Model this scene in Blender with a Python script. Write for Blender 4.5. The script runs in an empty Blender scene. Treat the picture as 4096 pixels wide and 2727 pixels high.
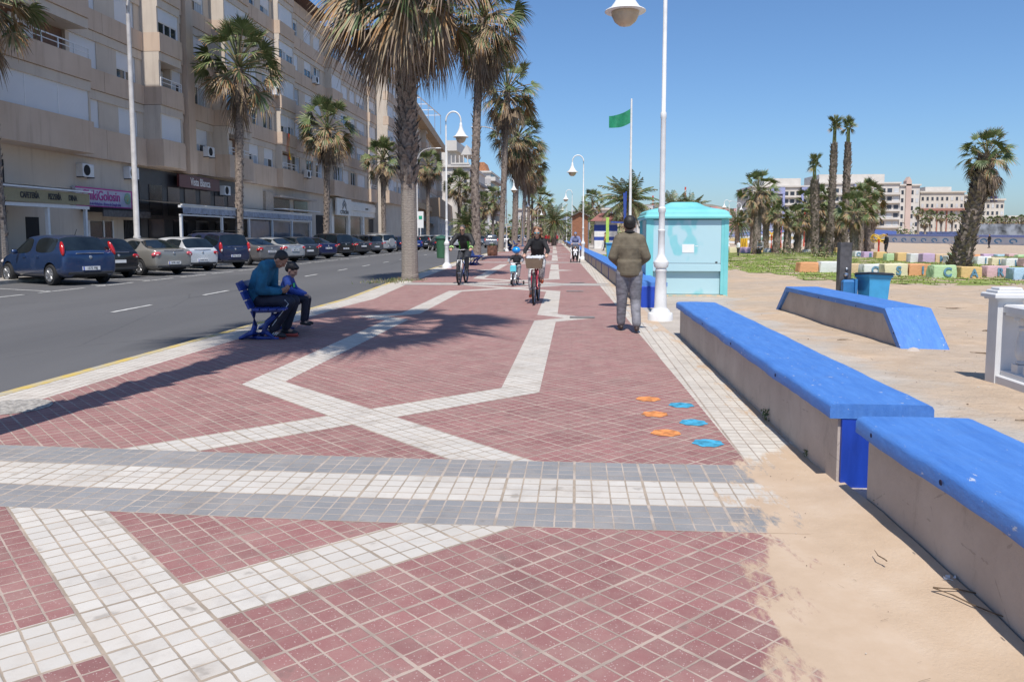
import bpy, bmesh, math, random
from mathutils import Vector, Matrix, noise
R = math.radians
sc = bpy.context.scene
C = sc.collection
# ------------------------------------------------------------------ camera
CAMH = 1.45; PITCH = R(5.0); YAW = R(4.5566); FPX = 800.0; PYC = 304.991
cam = bpy.data.cameras.new('camera'); cam.sensor_width = 36.0; cam.lens = 36.0*FPX/1024
cam.shift_y = -(340.5-PYC)/1024.0
cam.clip_start = .1; cam.clip_end = 6000
co = bpy.data.objects.new('camera', cam); C.objects.link(co)
co.location = (0, 0, CAMH); co.rotation_euler = (R(90)-PITCH, 0, YAW)
sc.camera = co
# ------------------------------------------------------------------ sky and sun
w = bpy.data.worlds.new("World"); sc.world = w; w.use_nodes = True
nt = w.node_tree; sky = nt.nodes.new('ShaderNodeTexSky'); sky.sky_type = 'NISHITA'; sky.sun_disc = False
sky.sun_elevation = R(60); sky.sun_rotation = R(180); sky.altitude = 0; sky.air_density = 1.0; sky.dust_density = .8; sky.ozone_density = 7.5
bg = nt.nodes['Background']; hs = nt.nodes.new('ShaderNodeHueSaturation'); hs.inputs['Saturation'].default_value = 1.0; nt.links.new(sky.outputs[0], hs.inputs['Color']); mx = nt.nodes.new('ShaderNodeMix'); mx.data_type = 'RGBA'; mx.blend_type = 'MULTIPLY'; mx.inputs[0].default_value = 1; mx.inputs[7].default_value = (.90, 1.01, 1.10, 1); nt.links.new(hs.outputs[0], mx.inputs[6]); nt.links.new(mx.outputs[2], bg.inputs[0]); bg.inputs[1].default_value = .112
sl = bpy.data.lights.new('sun', 'SUN'); sl.energy = 4.5; sl.angle = R(.5); sl.color = (1, .955, .89)
so = bpy.data.objects.new('sun', sl); C.objects.link(so); so.rotation_euler = (R(30), 0, R(-.45))
vs = sc.view_settings; vs.view_transform = 'Standard'; vs.look = 'None'; vs.exposure = 0.15; vs.gamma = 1; vs.use_curve_mapping = False

def ray(x, y):          # direction through a point of the photograph (in its own pixels)
    d = Vector(((x/4-512)/FPX, 1, -(y/4-PYC)/FPX))
    c, s = math.cos(PITCH), -math.sin(PITCH)
    v = Vector((d.x, d.y*c-d.z*s, d.y*s+d.z*c))
    c, s = math.cos(YAW), math.sin(YAW)
    return Vector((v.x*c-v.y*s, v.x*s+v.y*c, v.z))
def G(x, y, z=0.0):     # ground point seen there
    r = ray(x, y); t = (z-CAMH)/r.z; return Vector((r.x*t, r.y*t, z))
def AT(x, y, Y):        # point at world depth Y
    r = ray(x, y); t = Y/r.y; return Vector((r.x*t, Y, CAMH+r.z*t))

# ------------------------------------------------------------------ mesh builder
def basis(d):
    d = Vector(d).normalized(); a = Vector((0, 0, 1)) if abs(d.z) < .95 else Vector((1, 0, 0))
    s = d.cross(a).normalized(); return d, s, s.cross(d).normalized()
class MB:
    def __init__(s): s.v = []; s.f = []; s.m = []; s.T = None
    def add(s, vs, fs, mi=0):
        o = len(s.v)
        if s.T is not None: vs = [s.T @ Vector(p) for p in vs]
        s.v += [tuple(p) for p in vs]; s.f += [tuple(i+o for i in f) for f in fs]; s.m += [mi]*len(fs) if isinstance(mi, int) else list(mi)
        return s
    def box(s, x0, x1, y0, y1, z0, z1, mi=0, ch=0):
        if ch:
            c = ch; V = []
            for z, k in ((z0, 0), (z1-c, 0), (z1, c)):
                V += [(x0+k, y0+k, z), (x1-k, y0+k, z), (x1-k, y1-k, z), (x0+k, y1-k, z)]
            F = [(3, 2, 1, 0), (8, 9, 10, 11)]
            for r in (0, 4):
                F += [(r+i, r+(i+1) % 4, r+4+(i+1) % 4, r+4+i) for i in range(4)]
            return s.add(V, F, mi)
        V = [(x0, y0, z0), (x1, y0, z0), (x1, y1, z0), (x0, y1, z0), (x0, y0, z1), (x1, y0, z1), (x1, y1, z1), (x0, y1, z1)]
        return s.add(V, [(3, 2, 1, 0), (4, 5, 6, 7), (0, 1, 5, 4), (1, 2, 6, 5), (2, 3, 7, 6), (3, 0, 4, 7)], mi)
    def tube(s, pts, rad, n=8, mi=0, caps=True):
        pts = [Vector(p) for p in pts]; k = len(pts)
        if not isinstance(rad, (list, tuple)): rad = [rad]*k
        V = []; F = []; prev = None
        for i, p in enumerate(pts):
            d = (pts[min(i+1, k-1)]-pts[max(i-1, 0)])
            if d.length < 1e-9: d = Vector((0, 0, 1))
            d.normalize()
            if prev is None: _, a, b = basis(d)
            else:
                a = (prev-d*prev.dot(d)).normalized(); b = d.cross(a)
            prev = a
            r = rad[i]
            for j in range(n):
                t = 2*math.pi*j/n; V.append(p+a*(r*math.cos(t))+b*(r*math.sin(t)))
        for i in range(k-1):
            for j in range(n):
                F.append((i*n+j, i*n+(j+1) % n, (i+1)*n+(j+1) % n, (i+1)*n+j))
        if caps: F.append(tuple(range(n-1, -1, -1))); F.append(tuple((k-1)*n+j for j in range(n)))
        return s.add(V, F, mi)
    def lathe(s, prof, n=16, c=(0, 0, 0), mi=0, axis=(0, 0, 1)):
        d, a, b = basis(axis); c = Vector(c); V = []; F = []
        for r, z in prof:
            for j in range(n):
                t = 2*math.pi*j/n; V.append(c+d*z+a*(r*math.cos(t))+b*(r*math.sin(t)))
        for i in range(len(prof)-1):
            for j in range(n): F.append((i*n+j, i*n+(j+1) % n, (i+1)*n+(j+1) % n, (i+1)*n+j))
        F.append(tuple(range(n-1, -1, -1))); F.append(tuple((len(prof)-1)*n+j for j in range(n)))
        return s.add(V, F, mi)
    def ball(s, c, rx, ry=None, rz=None, n=10, mi=0, M=None):
        ry = ry or rx; rz = rz or rx; V = []; F = []; h = n//2+1
        for i in range(h+1):
            p = math.pi*i/h
            for j in range(n):
                t = 2*math.pi*j/n; v = Vector((rx*math.sin(p)*math.cos(t), ry*math.sin(p)*math.sin(t), rz*math.cos(p)))
                if M is not None: v = M @ v
                V.append(v+Vector(c))
        for i in range(h):
            for j in range(n): F.append((i*n+j, (i+1)*n+j, (i+1)*n+(j+1) % n, i*n+(j+1) % n))
        return s.add(V, F, mi)
    def prism(s, poly, z0, z1, mi=0, axis='z'):
        k = len(poly)
        def P(a, b, z): return {'z': (a, b, z), 'y': (a, z, b), 'x': (z, a, b)}[axis]
        V = [P(a, b, z0) for a, b in poly]+[P(a, b, z1) for a, b in poly]
        F = [tuple(range(k-1, -1, -1)), tuple(range(k, 2*k))]+[(i, (i+1) % k, k+(i+1) % k, k+i) for i in range(k)]
        return s.add(V, F, mi)
    def beam(s, a, b, w, h, mi=0):   # rectangular bar between two points
        a = Vector(a); b = Vector(b); d, sx, up = basis(b-a); V = []
        for p in (a, b):
            V += [p-sx*w/2-up*h/2, p+sx*w/2-up*h/2, p+sx*w/2+up*h/2, p-sx*w/2+up*h/2]
        return s.add(V, [(3, 2, 1, 0), (4, 5, 6, 7), (0, 1, 5, 4), (1, 2, 6, 5), (2, 3, 7, 6), (3, 0, 4, 7)], mi)
    def build(s, name, mats, parent=None, smooth=False, fix=True):
        me = bpy.data.meshes.new(name); me.from_pydata(s.v, [], s.f)
        if not isinstance(mats, (list, tuple)): mats = [mats]
        for m in mats: me.materials.append(m)
        me.polygons.foreach_set('material_index', s.m)
        if fix:
            bm = bmesh.new(); bm.from_mesh(me); bmesh.ops.remove_doubles(bm, verts=bm.verts, dist=1e-5); bmesh.ops.recalc_face_normals(bm, faces=bm.faces); bm.to_mesh(me); bm.free()
        if smooth:
            me.polygons.foreach_set('use_smooth', [True]*len(me.polygons))
            if smooth is not True: me.set_sharp_from_angle(angle=R(smooth))
        me.update()
        return link(name, me, parent)
def link(name, me, parent=None):
    o = bpy.data.objects.new(name, me); C.objects.link(o)
    if parent: o.parent = parent
    return o
def tag(o, label=None, cat=None, group=None, kind=None):
    if label: o['label'] = label
    if cat: o['category'] = cat
    if group: o['group'] = group
    if kind: o['kind'] = kind
    return o
def thing(name, label, cat, loc=(0, 0, 0), rz=0, group=None):
    o = bpy.data.objects.new(name, None); C.objects.link(o); o.empty_display_size = .2
    o.location = loc; o.rotation_euler = (0, 0, rz); return tag(o, label, cat, group)
def dup(root, loc, rz=None, label=None, scale=None, cat=None):
    r = root.copy(); C.objects.link(r); r.location = loc
    if rz is not None: r.rotation_euler = (0, 0, rz)
    if label: r['label'] = label
    if cat: r['category'] = cat
    if scale: r.scale = (scale, scale, scale) if not isinstance(scale, tuple) else scale
    for ch in list(root.children):
        c = ch.copy(); C.objects.link(c); c.parent = r
        for g in list(ch.children):
            d = g.copy(); C.objects.link(d); d.parent = c
    return r
def struct(o): o['kind'] = 'structure'; return o

# ------------------------------------------------------------------ materials
def N(t, kind, **kw):
    n = t.nodes.new(kind)
    for k, v in kw.items():
        if k in n.bl_rna.properties and k != 'inputs': setattr(n, k, v)
    return n
def L(t, a, b): t.links.new(a, b)
def mixc(t, f, a, b, mode='MIX'):
    n = t.nodes.new('ShaderNodeMix'); n.data_type = 'RGBA'; n.blend_type = mode
    for i, v in ((0, f), (6, a), (7, b)):
        if hasattr(v, 'links'): L(t, v, n.inputs[i])
        elif isinstance(v, (tuple, list)): n.inputs[i].default_value = (*v[:3], 1)
        else: n.inputs[i].default_value = v
    return n.outputs[2]
def math_(t, op, a, b=0.0, c=None, clamp=False):
    n = t.nodes.new('ShaderNodeMath'); n.operation = op; n.use_clamp = clamp
    for i, v in ((0, a), (1, b)) + (((2, c),) if c is not None else ()):
        if hasattr(v, 'links'): L(t, v, n.inputs[i])
        else: n.inputs[i].default_value = v
    return n.outputs[0]
def ramp(t, f, stops):
    n = t.nodes.new('ShaderNodeValToRGB'); e = n.color_ramp.elements
    while len(e) < len(stops): e.new(.5)
    for el, (p, c) in zip(e, stops):
        el.position = p; el.color = (*c, 1) if isinstance(c, (tuple, list)) else (c, c, c, 1)
    L(t, f, n.inputs[0]); return n.outputs[0]
def noise_(t, scale, detail=4, vec=None, rough=.55):
    n = t.nodes.new('ShaderNodeTexNoise'); n.inputs['Scale'].default_value = scale; n.inputs['Detail'].default_value = detail; n.inputs['Roughness'].default_value = rough
    if vec is not None: L(t, vec, n.inputs['Vector'])
    return n.outputs[0]
def coord(t, which='Object'): return t.nodes.new('ShaderNodeTexCoord').outputs[which]
def geo(t): return t.nodes.new('ShaderNodeNewGeometry').outputs['Position']
def mapping(t, vec, scale=(1, 1, 1), rot=(0, 0, 0), loc=(0, 0, 0)):
    n = t.nodes.new('ShaderNodeMapping'); L(t, vec, n.inputs[0]); n.inputs['Scale'].default_value = scale; n.inputs['Rotation'].default_value = rot; n.inputs['Location'].default_value = loc
    return n.outputs[0]
def bump(t, b, height, strength=.3, dist=.01):
    n = t.nodes.new('ShaderNodeBump'); n.inputs['Strength'].default_value = strength; n.inputs['Distance'].default_value = dist
    L(t, height, n.inputs['Height']); L(t, n.outputs[0], b.inputs['Normal'])
def newmat(name):
    m = bpy.data.materials.new(name); m.use_nodes = True; return m, m.node_tree, m.node_tree.nodes['Principled BSDF']
def mat(name, col, rough=.6, var=.15, scale=6, metal=0, bmp=0, bscale=None, bdist=.01, col2=None, coat=0, spec=None, stretch=(1, 1, 1)):
    m, t, b = newmat(name)
    b.inputs['Roughness'].default_value = rough; b.inputs['Metallic'].default_value = metal
    if coat: b.inputs['Coat Weight'].default_value = coat; b.inputs['Coat Roughness'].default_value = .05
    if spec is not None: b.inputs['Specular IOR Level'].default_value = spec
    v = mapping(t, coord(t), stretch)
    n = noise_(t, scale, 5, v)
    c2 = col2 or tuple(max(0, c*(1-var*2)) for c in col); c1 = tuple(min(1, c*(1+var*.5)) for c in col)
    L(t, ramp(t, n, [(.3, c2), (.62, c1)]), b.inputs['Base Color'])
    if bmp: bump(t, b, noise_(t, bscale or scale*6, 5, v), bmp, bdist)
    return m
# ------------------------------------------------------------------ ground
def poly(pts, y):
    if y <= pts[0][0]: return pts[0][1]
    for (a, b), (c, d) in zip(pts, pts[1:]):
        if y <= c: return b+(d-b)*(y-a)/(c-a)
    return pts[-1][1]
KLp = [(-8, -5.2), (18, -5.2), (25, -5.72), (36, -6.3), (48, -6.6), (70, -7.3), (101, -8.6), (150, -12), (230, -20), (420, -45)]
KRp = [(-8, 1.52), (5, 1.52), (8, 1.46), (12, 1.36), (16, 1.28), (24, 1.1), (44, .6), (78, -.3), (151, -2.4), (230, -7), (420, -25)]
FLp = [(-8, -18.4), (90, -18.6), (164, -25), (230, -34), (420, -62)]
KL = lambda y: poly(KLp, y); KR = lambda y: poly(KRp, y); FL = lambda y: poly(FLp, y)
def strip(fa, fb, z, ys, name, m, uv=None, nx=1):
    V = []; F = []
    for y in ys:
        a, b = fa(y), fb(y)
        for i in range(nx+1): V.append((a+(b-a)*i/nx, y, z))
    for i in range(len(ys)-1):
        for j in range(nx):
            p = i*(nx+1)+j; F.append((p, p+1, p+nx+2, p+nx+1))
    return sheet(V, F, name, m, uv)
def sheet(V, F, name, m, uv=None):
    me = bpy.data.meshes.new(name); me.from_pydata(V, [], F); me.materials.append(m)
    if uv:
        l = me.uv_layers.new(name='grid')
        for lp in me.loops:
            v = V[lp.vertex_index]; l.data[lp.index].uv = uv(v[0], v[1])
    me.update(); o = link(name, me); return struct(o)
def sand_mask(t):
    pos = geo(t); sx = t.nodes.new('ShaderNodeSeparateXYZ'); L(t, pos, sx.inputs[0]); X, Y = sx.outputs[0], sx.outputs[1]
    e = math_(t, 'ADD', math_(t, 'MULTIPLY', math_(t, 'MINIMUM', math_(t, 'SUBTRACT', Y, 2.2), 3.0), .13), .66)
    def step(a, b):
        n = t.nodes.new('ShaderNodeMapRange'); n.interpolation_type = 'SMOOTHSTEP'; L(t, Y, n.inputs[0]); n.inputs[1].default_value = a; n.inputs[2].default_value = b; return n.outputs[0]
    e = math_(t, 'ADD', e, math_(t, 'MULTIPLY', step(4.8, 5.7), .42)); e = math_(t, 'SUBTRACT', e, math_(t, 'MULTIPLY', step(10, 15), .45))
    v = mapping(t, pos, (1, .7, 1), (0, 0, .9))
    n1 = noise_(t, 1.6, 3, v); n2 = noise_(t, 9, 6, mapping(t, pos, (1, .35, 1), (0, 0, .9)), .7)
    d = math_(t, 'SUBTRACT', math_(t, 'ADD', X, math_(t, 'ADD', math_(t, 'MULTIPLY', math_(t, 'SUBTRACT', n1, .5), .75), math_(t, 'MULTIPLY', math_(t, 'SUBTRACT', n2, .5), 1.25))), e)
    m = t.nodes.new('ShaderNodeMapRange'); L(t, d, m.inputs[0]); m.inputs[1].default_value = -.06; m.inputs[2].default_value = .09
    return m.outputs[0]
SAND = (.50, .375, .265)
def sandcol(t, pos):
    return ramp(t, noise_(t, 2.2, 8, pos, .65), [(.3, (.44, .325, .225)), (.5, SAND), (.72, (.56, .44, .33))])
def tiles(name, col, grout, speck=0, var=.12, sand=True, rough=.75):
    m, t, b = newmat(name); b.inputs['Roughness'].default_value = rough; b.inputs['Specular IOR Level'].default_value = .35
    uv = t.nodes.new('ShaderNodeUVMap'); uv.uv_map = 'grid'
    s = t.nodes.new('ShaderNodeSeparateXYZ'); L(t, uv.outputs[0], s.inputs[0])
    wob = noise_(t, 25, 2, geo(t)); wv = math_(t, 'MULTIPLY', math_(t, 'SUBTRACT', wob, .5), .06)
    ds = []
    for o in (s.outputs[0], s.outputs[1]):
        o2 = math_(t, 'ADD', o, wv)
        d1 = math_(t, 'ABSOLUTE', math_(t, 'SUBTRACT', math_(t, 'FRACT', math_(t, 'ADD', o2, .5)), .5))
        d4 = math_(t, 'ABSOLUTE', math_(t, 'SUBTRACT', math_(t, 'FRACT', math_(t, 'ADD', math_(t, 'MULTIPLY', o2, .25), .5)), .5))
        d4 = math_(t, 'SUBTRACT', math_(t, 'MULTIPLY', d4, 4), .035)
        ds.append(math_(t, 'MINIMUM', d1, d4))
    d = math_(t, 'MINIMUM', ds[0], ds[1])
    mr = t.nodes.new('ShaderNodeMapRange'); L(t, d, mr.inputs[0]); mr.inputs[1].default_value = .03; mr.inputs[2].default_value = .058
    tile = mr.outputs[0]
    fl = t.nodes.new('ShaderNodeVectorMath'); fl.operation = 'FLOOR'; L(t, uv.outputs[0], fl.inputs[0])
    wn = t.nodes.new('ShaderNodeTexWhiteNoise'); L(t, fl.outputs[0], wn.inputs[0])
    sc4 = t.nodes.new('ShaderNodeVectorMath'); sc4.operation = 'SCALE'; L(t, uv.outputs[0], sc4.inputs[0]); sc4.inputs['Scale'].default_value = .25
    fl4 = t.nodes.new('ShaderNodeVectorMath'); fl4.operation = 'FLOOR'; L(t, sc4.outputs[0], fl4.inputs[0])
    wn4 = t.nodes.new('ShaderNodeTexWhiteNoise'); L(t, fl4.outputs[0], wn4.inputs[0])
    g = geo(t)
    big = noise_(t, .9, 4, g)
    f = math_(t, 'ADD', math_(t, 'MULTIPLY', wn.outputs[0], var), math_(t, 'ADD', math_(t, 'MULTIPLY', wn4.outputs[0], var), math_(t, 'MULTIPLY', big, var*2)))
    br = math_(t, 'ADD', math_(t, 'SUBTRACT', 1, var*1.6), f)
    c = mixc(t, 1, col, br, 'MULTIPLY')
    dust = math_(t, 'MULTIPLY', ramp(t, noise_(t, 3.5, 7, g, .7), [(.42, 0), (.75, 1)]), .36)
    c = mixc(t, dust, c, grout)
    if speck:
        vo = t.nodes.new('ShaderNodeTexVoronoi'); vo.inputs['Scale'].default_value = 95; L(t, g, vo.inputs['Vector'])
        sp = math_(t, 'MULTIPLY', math_(t, 'LESS_THAN', vo.outputs['Distance'], .24), math_(t, 'GREATER_THAN', noise_(t, 60, 1, g), .53))
        c = mixc(t, math_(t, 'MULTIPLY', sp, speck), c, (.62, .52, .48))
    st = noise_(t, 7, 3, g); c = mixc(t, math_(t, 'MULTIPLY', ramp(t, st, [(.64, 0), (.72, 1)]), .32), c, (.09, .075, .065)); st2 = noise_(t, 2.1, 7, g, .72); c = mixc(t, math_(t, 'MULTIPLY', ramp(t, st2, [(.52, 0), (.66, 1)]), .22), c, (.14, .11, .095))
    gc = mixc(t, ramp(t, noise_(t, 5, 4, g), [(.4, 0), (.6, 1)]), grout, tuple(x*.72 for x in grout))
    c = mixc(t, tile, gc, c)
    h = tile
    if sand:
        sm = sand_mask(t); c = mixc(t, sm, c, sandcol(t, g)); h = math_(t, 'MULTIPLY', tile, math_(t, 'SUBTRACT', 1, sm))
    L(t, c, b.inputs['Base Color'])
    bump(t, b, math_(t, 'ADD', h, math_(t, 'MULTIPLY', noise_(t, 160, 3, g), .25)), .5, .004)
    return m
GROUT = (.44, .345, .285)
m_red = tiles('red_paving', (.265, .124, .116), GROUT, .5, .17)
m_white = tiles('white_paving', (.53, .495, .445), (.42, .34, .26), 0, .10)
m_gray = tiles('grey_paving', (.235, .235, .238), (.46, .385, .32), .25, .12)
m_border = tiles('border_paving', (.54, .50, .44), (.40, .33, .27), 0, .10)
T = .0975; Q2 = math.sqrt(2)
uv_far = lambda x, y: ((x+y-4.24)/Q2/T, (y-x-7.65)/Q2/T)
uv_near = lambda x, y: ((x+y-.92)/Q2/T, (y-x-4.17)/Q2/T)
uv_b = lambda x, y: (x/.1, y/.1)
shift = lambda y: 0 if y < 18 else KR(y)-KR(18)
ysN = [-8+i*2 for i in range(6)]+[3.9]
ysF = [5.0, 8, 12, 16, 18, 21, 25, 30, 36, 42, 48, 60, 70, 85, 101, 125, 150, 180, 230, 300, 420]
def bandoff(x): return .028*max(0, -(x+1.0))+.02*max(0, -(x+1.8))**1.0*.6+.015*max(0, x-.3)
# red field: everything inside the borders, split at the cross band
def redL(y): return KL(y)+.47+(.12 if y > 16 else 0)
def redR(y): return KR(y)-.42
ysA = sorted(set([-8, -4, 0, 4]+ysF))
def promenade(ys, uvr):
    V = []; F = []; Mi = []
    for y in ys: V += [(x, y, 0) for x in (KL(y)+.02, redL(y), redL(y)*.5+redR(y)*.5, redR(y), KR(y)+.06)]
    me = bpy.data.meshes.new('promenade_paving')
    for i in range(len(ys)-1):
        for j in range(4): F.append((i*5+j, i*5+j+1, i*5+j+6, i*5+j+5)); Mi.append((1, 0, 0, 1)[j])
    me.from_pydata(V, [], F); me.materials.append(m_red); me.materials.append(m_border); me.polygons.foreach_set('material_index', Mi); l = me.uv_layers.new(name='grid')
    for p in me.polygons:
        for li in p.loop_indices:
            v = V[me.loops[li].vertex_index]; l.data[li].uv = uvr(v[0], v[1]) if p.material_index == 0 else ((v[0]-(1.1 if v[0] > -1 else -5.2))/.1, v[1]/.1)
    struct(link('promenade_paving', me))
promenade([-8, -4, 0, 2, 4.3], uv_near); promenade([4.3]+ysF, uv_far)
def quadsheet(polys, name, m, uv, z=.0006):
    V = []; F = []
    for p in polys:
        F.append(tuple(range(len(V), len(V)+len(p)))); V += [(a, b, z) for a, b in p]
    return sheet(V, F, name, m, uv)
# pale zigzag bands: half a cell, mirrored in y about 14.1 and in x about -1.79 where the figure is symmetric
half = [[(-3.25, 7.49), (-.81, 5.05), (-.27, 5.05), (-2.88, 7.66)], [(-.33, 7.32), (-1.74, 5.91), (-2.0, 6.22), (-.70, 7.52)],
        [(-1.74-.56, 5.91-.56+.0), (-2.6, 5.05), (-3.17, 5.05), (-2.3, 5.92)]]
half = [[(-3.25, 7.49), (-.81, 5.05), (-.27, 5.05), (-2.88, 7.66)],
        [(-.33, 7.32), (-1.435, 6.215), (-1.72, 6.50), (-.70, 7.52)], [(-1.705, 5.945), (-2.6, 5.05), (-3.17, 5.05), (-1.99, 6.23)],
        [(-3.25, 7.49), (-2.88, 7.66), (-2.88, 13.6), (-3.25, 13.44)], [(-.70, 7.52), (-.33, 7.32), (-.33, 13.44), (-.70, 13.6)],
        [(-.33, 13.44), (.33, 14.1), (-.2, 14.1), (-.70, 13.6)], [(-3.25, 13.44), (-2.88, 13.6), (-3.38, 14.1), (-3.91, 14.1)]]
cells = []
for k in range(9):
    for p in half:
        a = [(x+shift(y+19.3*k), y+19.3*k) for x, y in p]; bq = [(x+shift(28.2-y+19.3*k), 28.2-y+19.3*k) for x, y in p[::-1]]
        cells += [a, bq]
quadsheet(cells, 'pale_paving_bands', m_white, uv_far)
quadsheet([[(-3.04, 3.96), (-.92, 1.84), (-.92+.55, 1.84), (-2.49, 3.96)], [(-1.35, 2.82), (-.275, 3.895), (-.845, 3.895), (-1.635, 3.105)], [(-1.625, 2.545), (-1.91, 2.83), (-3.5, 1.24), (-3.5, .67)],
           [(-.92, 1.84), (1.5, -.58), (1.5, -.03), (-.37, 1.84)]], 'pale_paving_bands', m_white, uv_near)
# cross bands grey / pale / grey
def crossband(yc, near):
    rows = [(.60, .23, m_gray, 'grey_paving_band'), (.23, -.20, m_white, 'pale_paving_band'), (-.20, -.57, m_gray, 'grey_paving_band')]
    for a, bb, m, nm in rows:
        V = []; F = []; U = []
        xs = [KL(yc)+.47+i*(KR(yc)-KL(yc)-.44)/24 for i in range(25)]
        for x in xs:
            o = bandoff(x) if near else 0
            for q, v in ((bb, 0), (a, 4)): V.append((x, yc+q+o, .0012)); U.append((x/.1, v))
        F = [(2*i, 2*i+2, 2*i+3, 2*i+1) for i in range(24)]
        me = bpy.data.meshes.new(nm); me.from_pydata(V, [], F); me.materials.append(m); l = me.uv_layers.new(name='grid')
        for lp in me.loops: l.data[lp.index].uv = U[lp.vertex_index]
        struct(link(nm, me))
for k in range(8): crossband(4.45+19.3*k, k == 0)
# painted octagonal dots
m_or = mat('orange_dot', (.72, .27, .08), .7, .3, 14); m_bl = mat('blue_dot', (.06, .36, .55), .7, .3, 14)
for k, (x, y, m) in enumerate([(.65, 7.09, m_or), (.65, 6.48, m_or), (.67, 5.86, m_or), (.91, 6.85, m_bl), (.92, 6.21, m_bl), (.93, 5.59, m_bl)]):
    r = .1; mb = MB(); pts = []
    random.seed(k)
    for i in range(28):
        a = 2*math.pi*i/28; rr = r*(1+.06*random.uniform(-1, 1)+(.10 if (i//2) % 2 else 0)); pts.append((x+rr*math.cos(a), y+rr*math.sin(a)))
    mb.add([(a, b, .0035) for a, b in pts], [tuple(range(28))])
    o = mb.build('painted_dot', m, fix=False); o['kind'] = 'structure'
# road, kerb, gutter
m_asph, t, b = newmat('asphalt'); b.inputs['Roughness'].default_value = .85; g = geo(t)
c = ramp(t, noise_(t, .35, 6, mapping(t, g, (1, .15, 1)), .6), [(.3, (.072, .071, .074)), (.7, (.112, .11, .112))])
pt = noise_(t, .22, 2, mapping(t, g, (1, .3, 1), (0, 0, 0), (7, 3, 0))); c = mixc(t, math_(t, 'MULTIPLY', ramp(t, pt, [(.60, 0), (.62, 1)]), .4), c, (.055, .055, .058))
c = mixc(t, math_(t, 'MULTIPLY', noise_(t, 90, 3, g), .45), c, (.145, .142, .14))
vor = t.nodes.new('ShaderNodeTexVoronoi'); vor.feature = 'DISTANCE_TO_EDGE'; vor.inputs['Scale'].default_value = .28; L(t, mapping(t, g, (1, .5, 1)), vor.inputs['Vector'])
c = mixc(t, math_(t, 'MULTIPLY', math_(t, 'LESS_THAN', math_(t, 'ADD', vor.outputs[0], math_(t, 'MULTIPLY', noise_(t, 6, 4, g), .02)), .013), .5), c, (.05, .05, .052))
L(t, c, b.inputs['Base Color']); bump(t, b, noise_(t, 220, 2, g), .4, .004)
ysR = [-8, 0, 6, 12, 18, 25, 36, 48, 60, 70, 90, 101, 130, 150, 190, 230, 300, 420]
strip(lambda y: FL(y)-.3, lambda y: KL(y)+.05, -.12, ysR, 'road', m_asph, None, 2)
m_gut = mat('gutter_concrete', (.34, .33, .31), .85, .2, 3, bmp=.2)
strip(lambda y: KL(y)-.38, lambda y: KL(y)-.02, -.116, ysR, 'gutter', m_gut)
m_yel, t, b = newmat('kerb_paint'); b.inputs['Roughness'].default_value = .8; g = geo(t)
c = mixc(t, ramp(t, noise_(t, 3, 6, g, .7), [(.42, 0), (.62, 1)]), (.56, .40, .10), (.40, .37, .30)); L(t, c, b.inputs['Base Color'])
m_kerb = mat('kerb_concrete', (.44, .42, .38), .85, .2, 3)
def kerbstrip(f0, f1, z0, z1, m, name):
    mb = MB()
    for a, bq in zip(ysR, ysR[1:]):
        mb.add([(f0(a), a, z0), (f1(a), a, z0), (f1(bq), bq, z0), (f0(bq), bq, z0), (f0(a), a, z1), (f1(a), a, z1), (f1(bq), bq, z1), (f0(bq), bq, z1)], [(4, 5, 6, 7), (0, 1, 5, 4), (1, 2, 6, 5), (2, 3, 7, 6), (3, 0, 4, 7)])
    return struct(mb.build(name, m))
kerbstrip(lambda y: KL(y)-.1, lambda y: KL(y)+.02, -.14, .003, m_yel, 'kerb')
kerbstrip(lambda y: FL(y), lambda y: FL(y)+.14, -.14, .003, m_kerb, 'kerb')
m_line = mat('road_paint', (.62, .61, .58), .7, .25, 8)
mb = MB()
lane = [(8.6, -9.2), (14, -9.35), (20, -9.75), (29, -10.3), (50, -11.3), (80, -13), (110, -15.5)]
for y0 in [12.0-3.6, 15.6, 20.3, 25, 29.9, 35, 40, 45.5, 51, 57, 63, 70, 77, 85, 93, 102]:
    x0 = poly(lane, y0); y1 = y0+(1.75 if y0 > 12 else 3); x1 = poly(lane, y1)
    mb.add([(x0-.05, y0, -.114), (x0+.05, y0, -.114), (x1+.05, y1, -.114), (x1-.05, y1, -.114)], [(0, 1, 2, 3)])
for a, bq, in ((18, 118),):   # parking bay edge line, worn
    y = a
    while y < bq:
        xx = -14.6-.02*(y-18); mb.add([(xx-.05, y, -.114), (xx+.05, y, -.114), (xx+.03, y+2.1, -.114), (xx-.07, y+2.1, -.114)], [(0, 1, 2, 3)])
        mb.add([(xx-4.0, y+2.2, -.114), (xx-4.0, y+2.3, -.114), (xx, y+.6, -.114), (xx, y+.5, -.114)], [(0, 1, 2, 3)]); y += 2.75
struct(mb.build('road_markings', m_line, fix=False))
m_pav = tiles('far_pavement', (.36, .33, .30), (.25, .23, .2), 0, .15, sand=False)
strip(lambda y: -60 if y < 170 else FL(y)-60, lambda y: FL(y)+.02, 0, ysR, 'pavement', m_pav, lambda x, y: (x/.4, y/.4))
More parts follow.
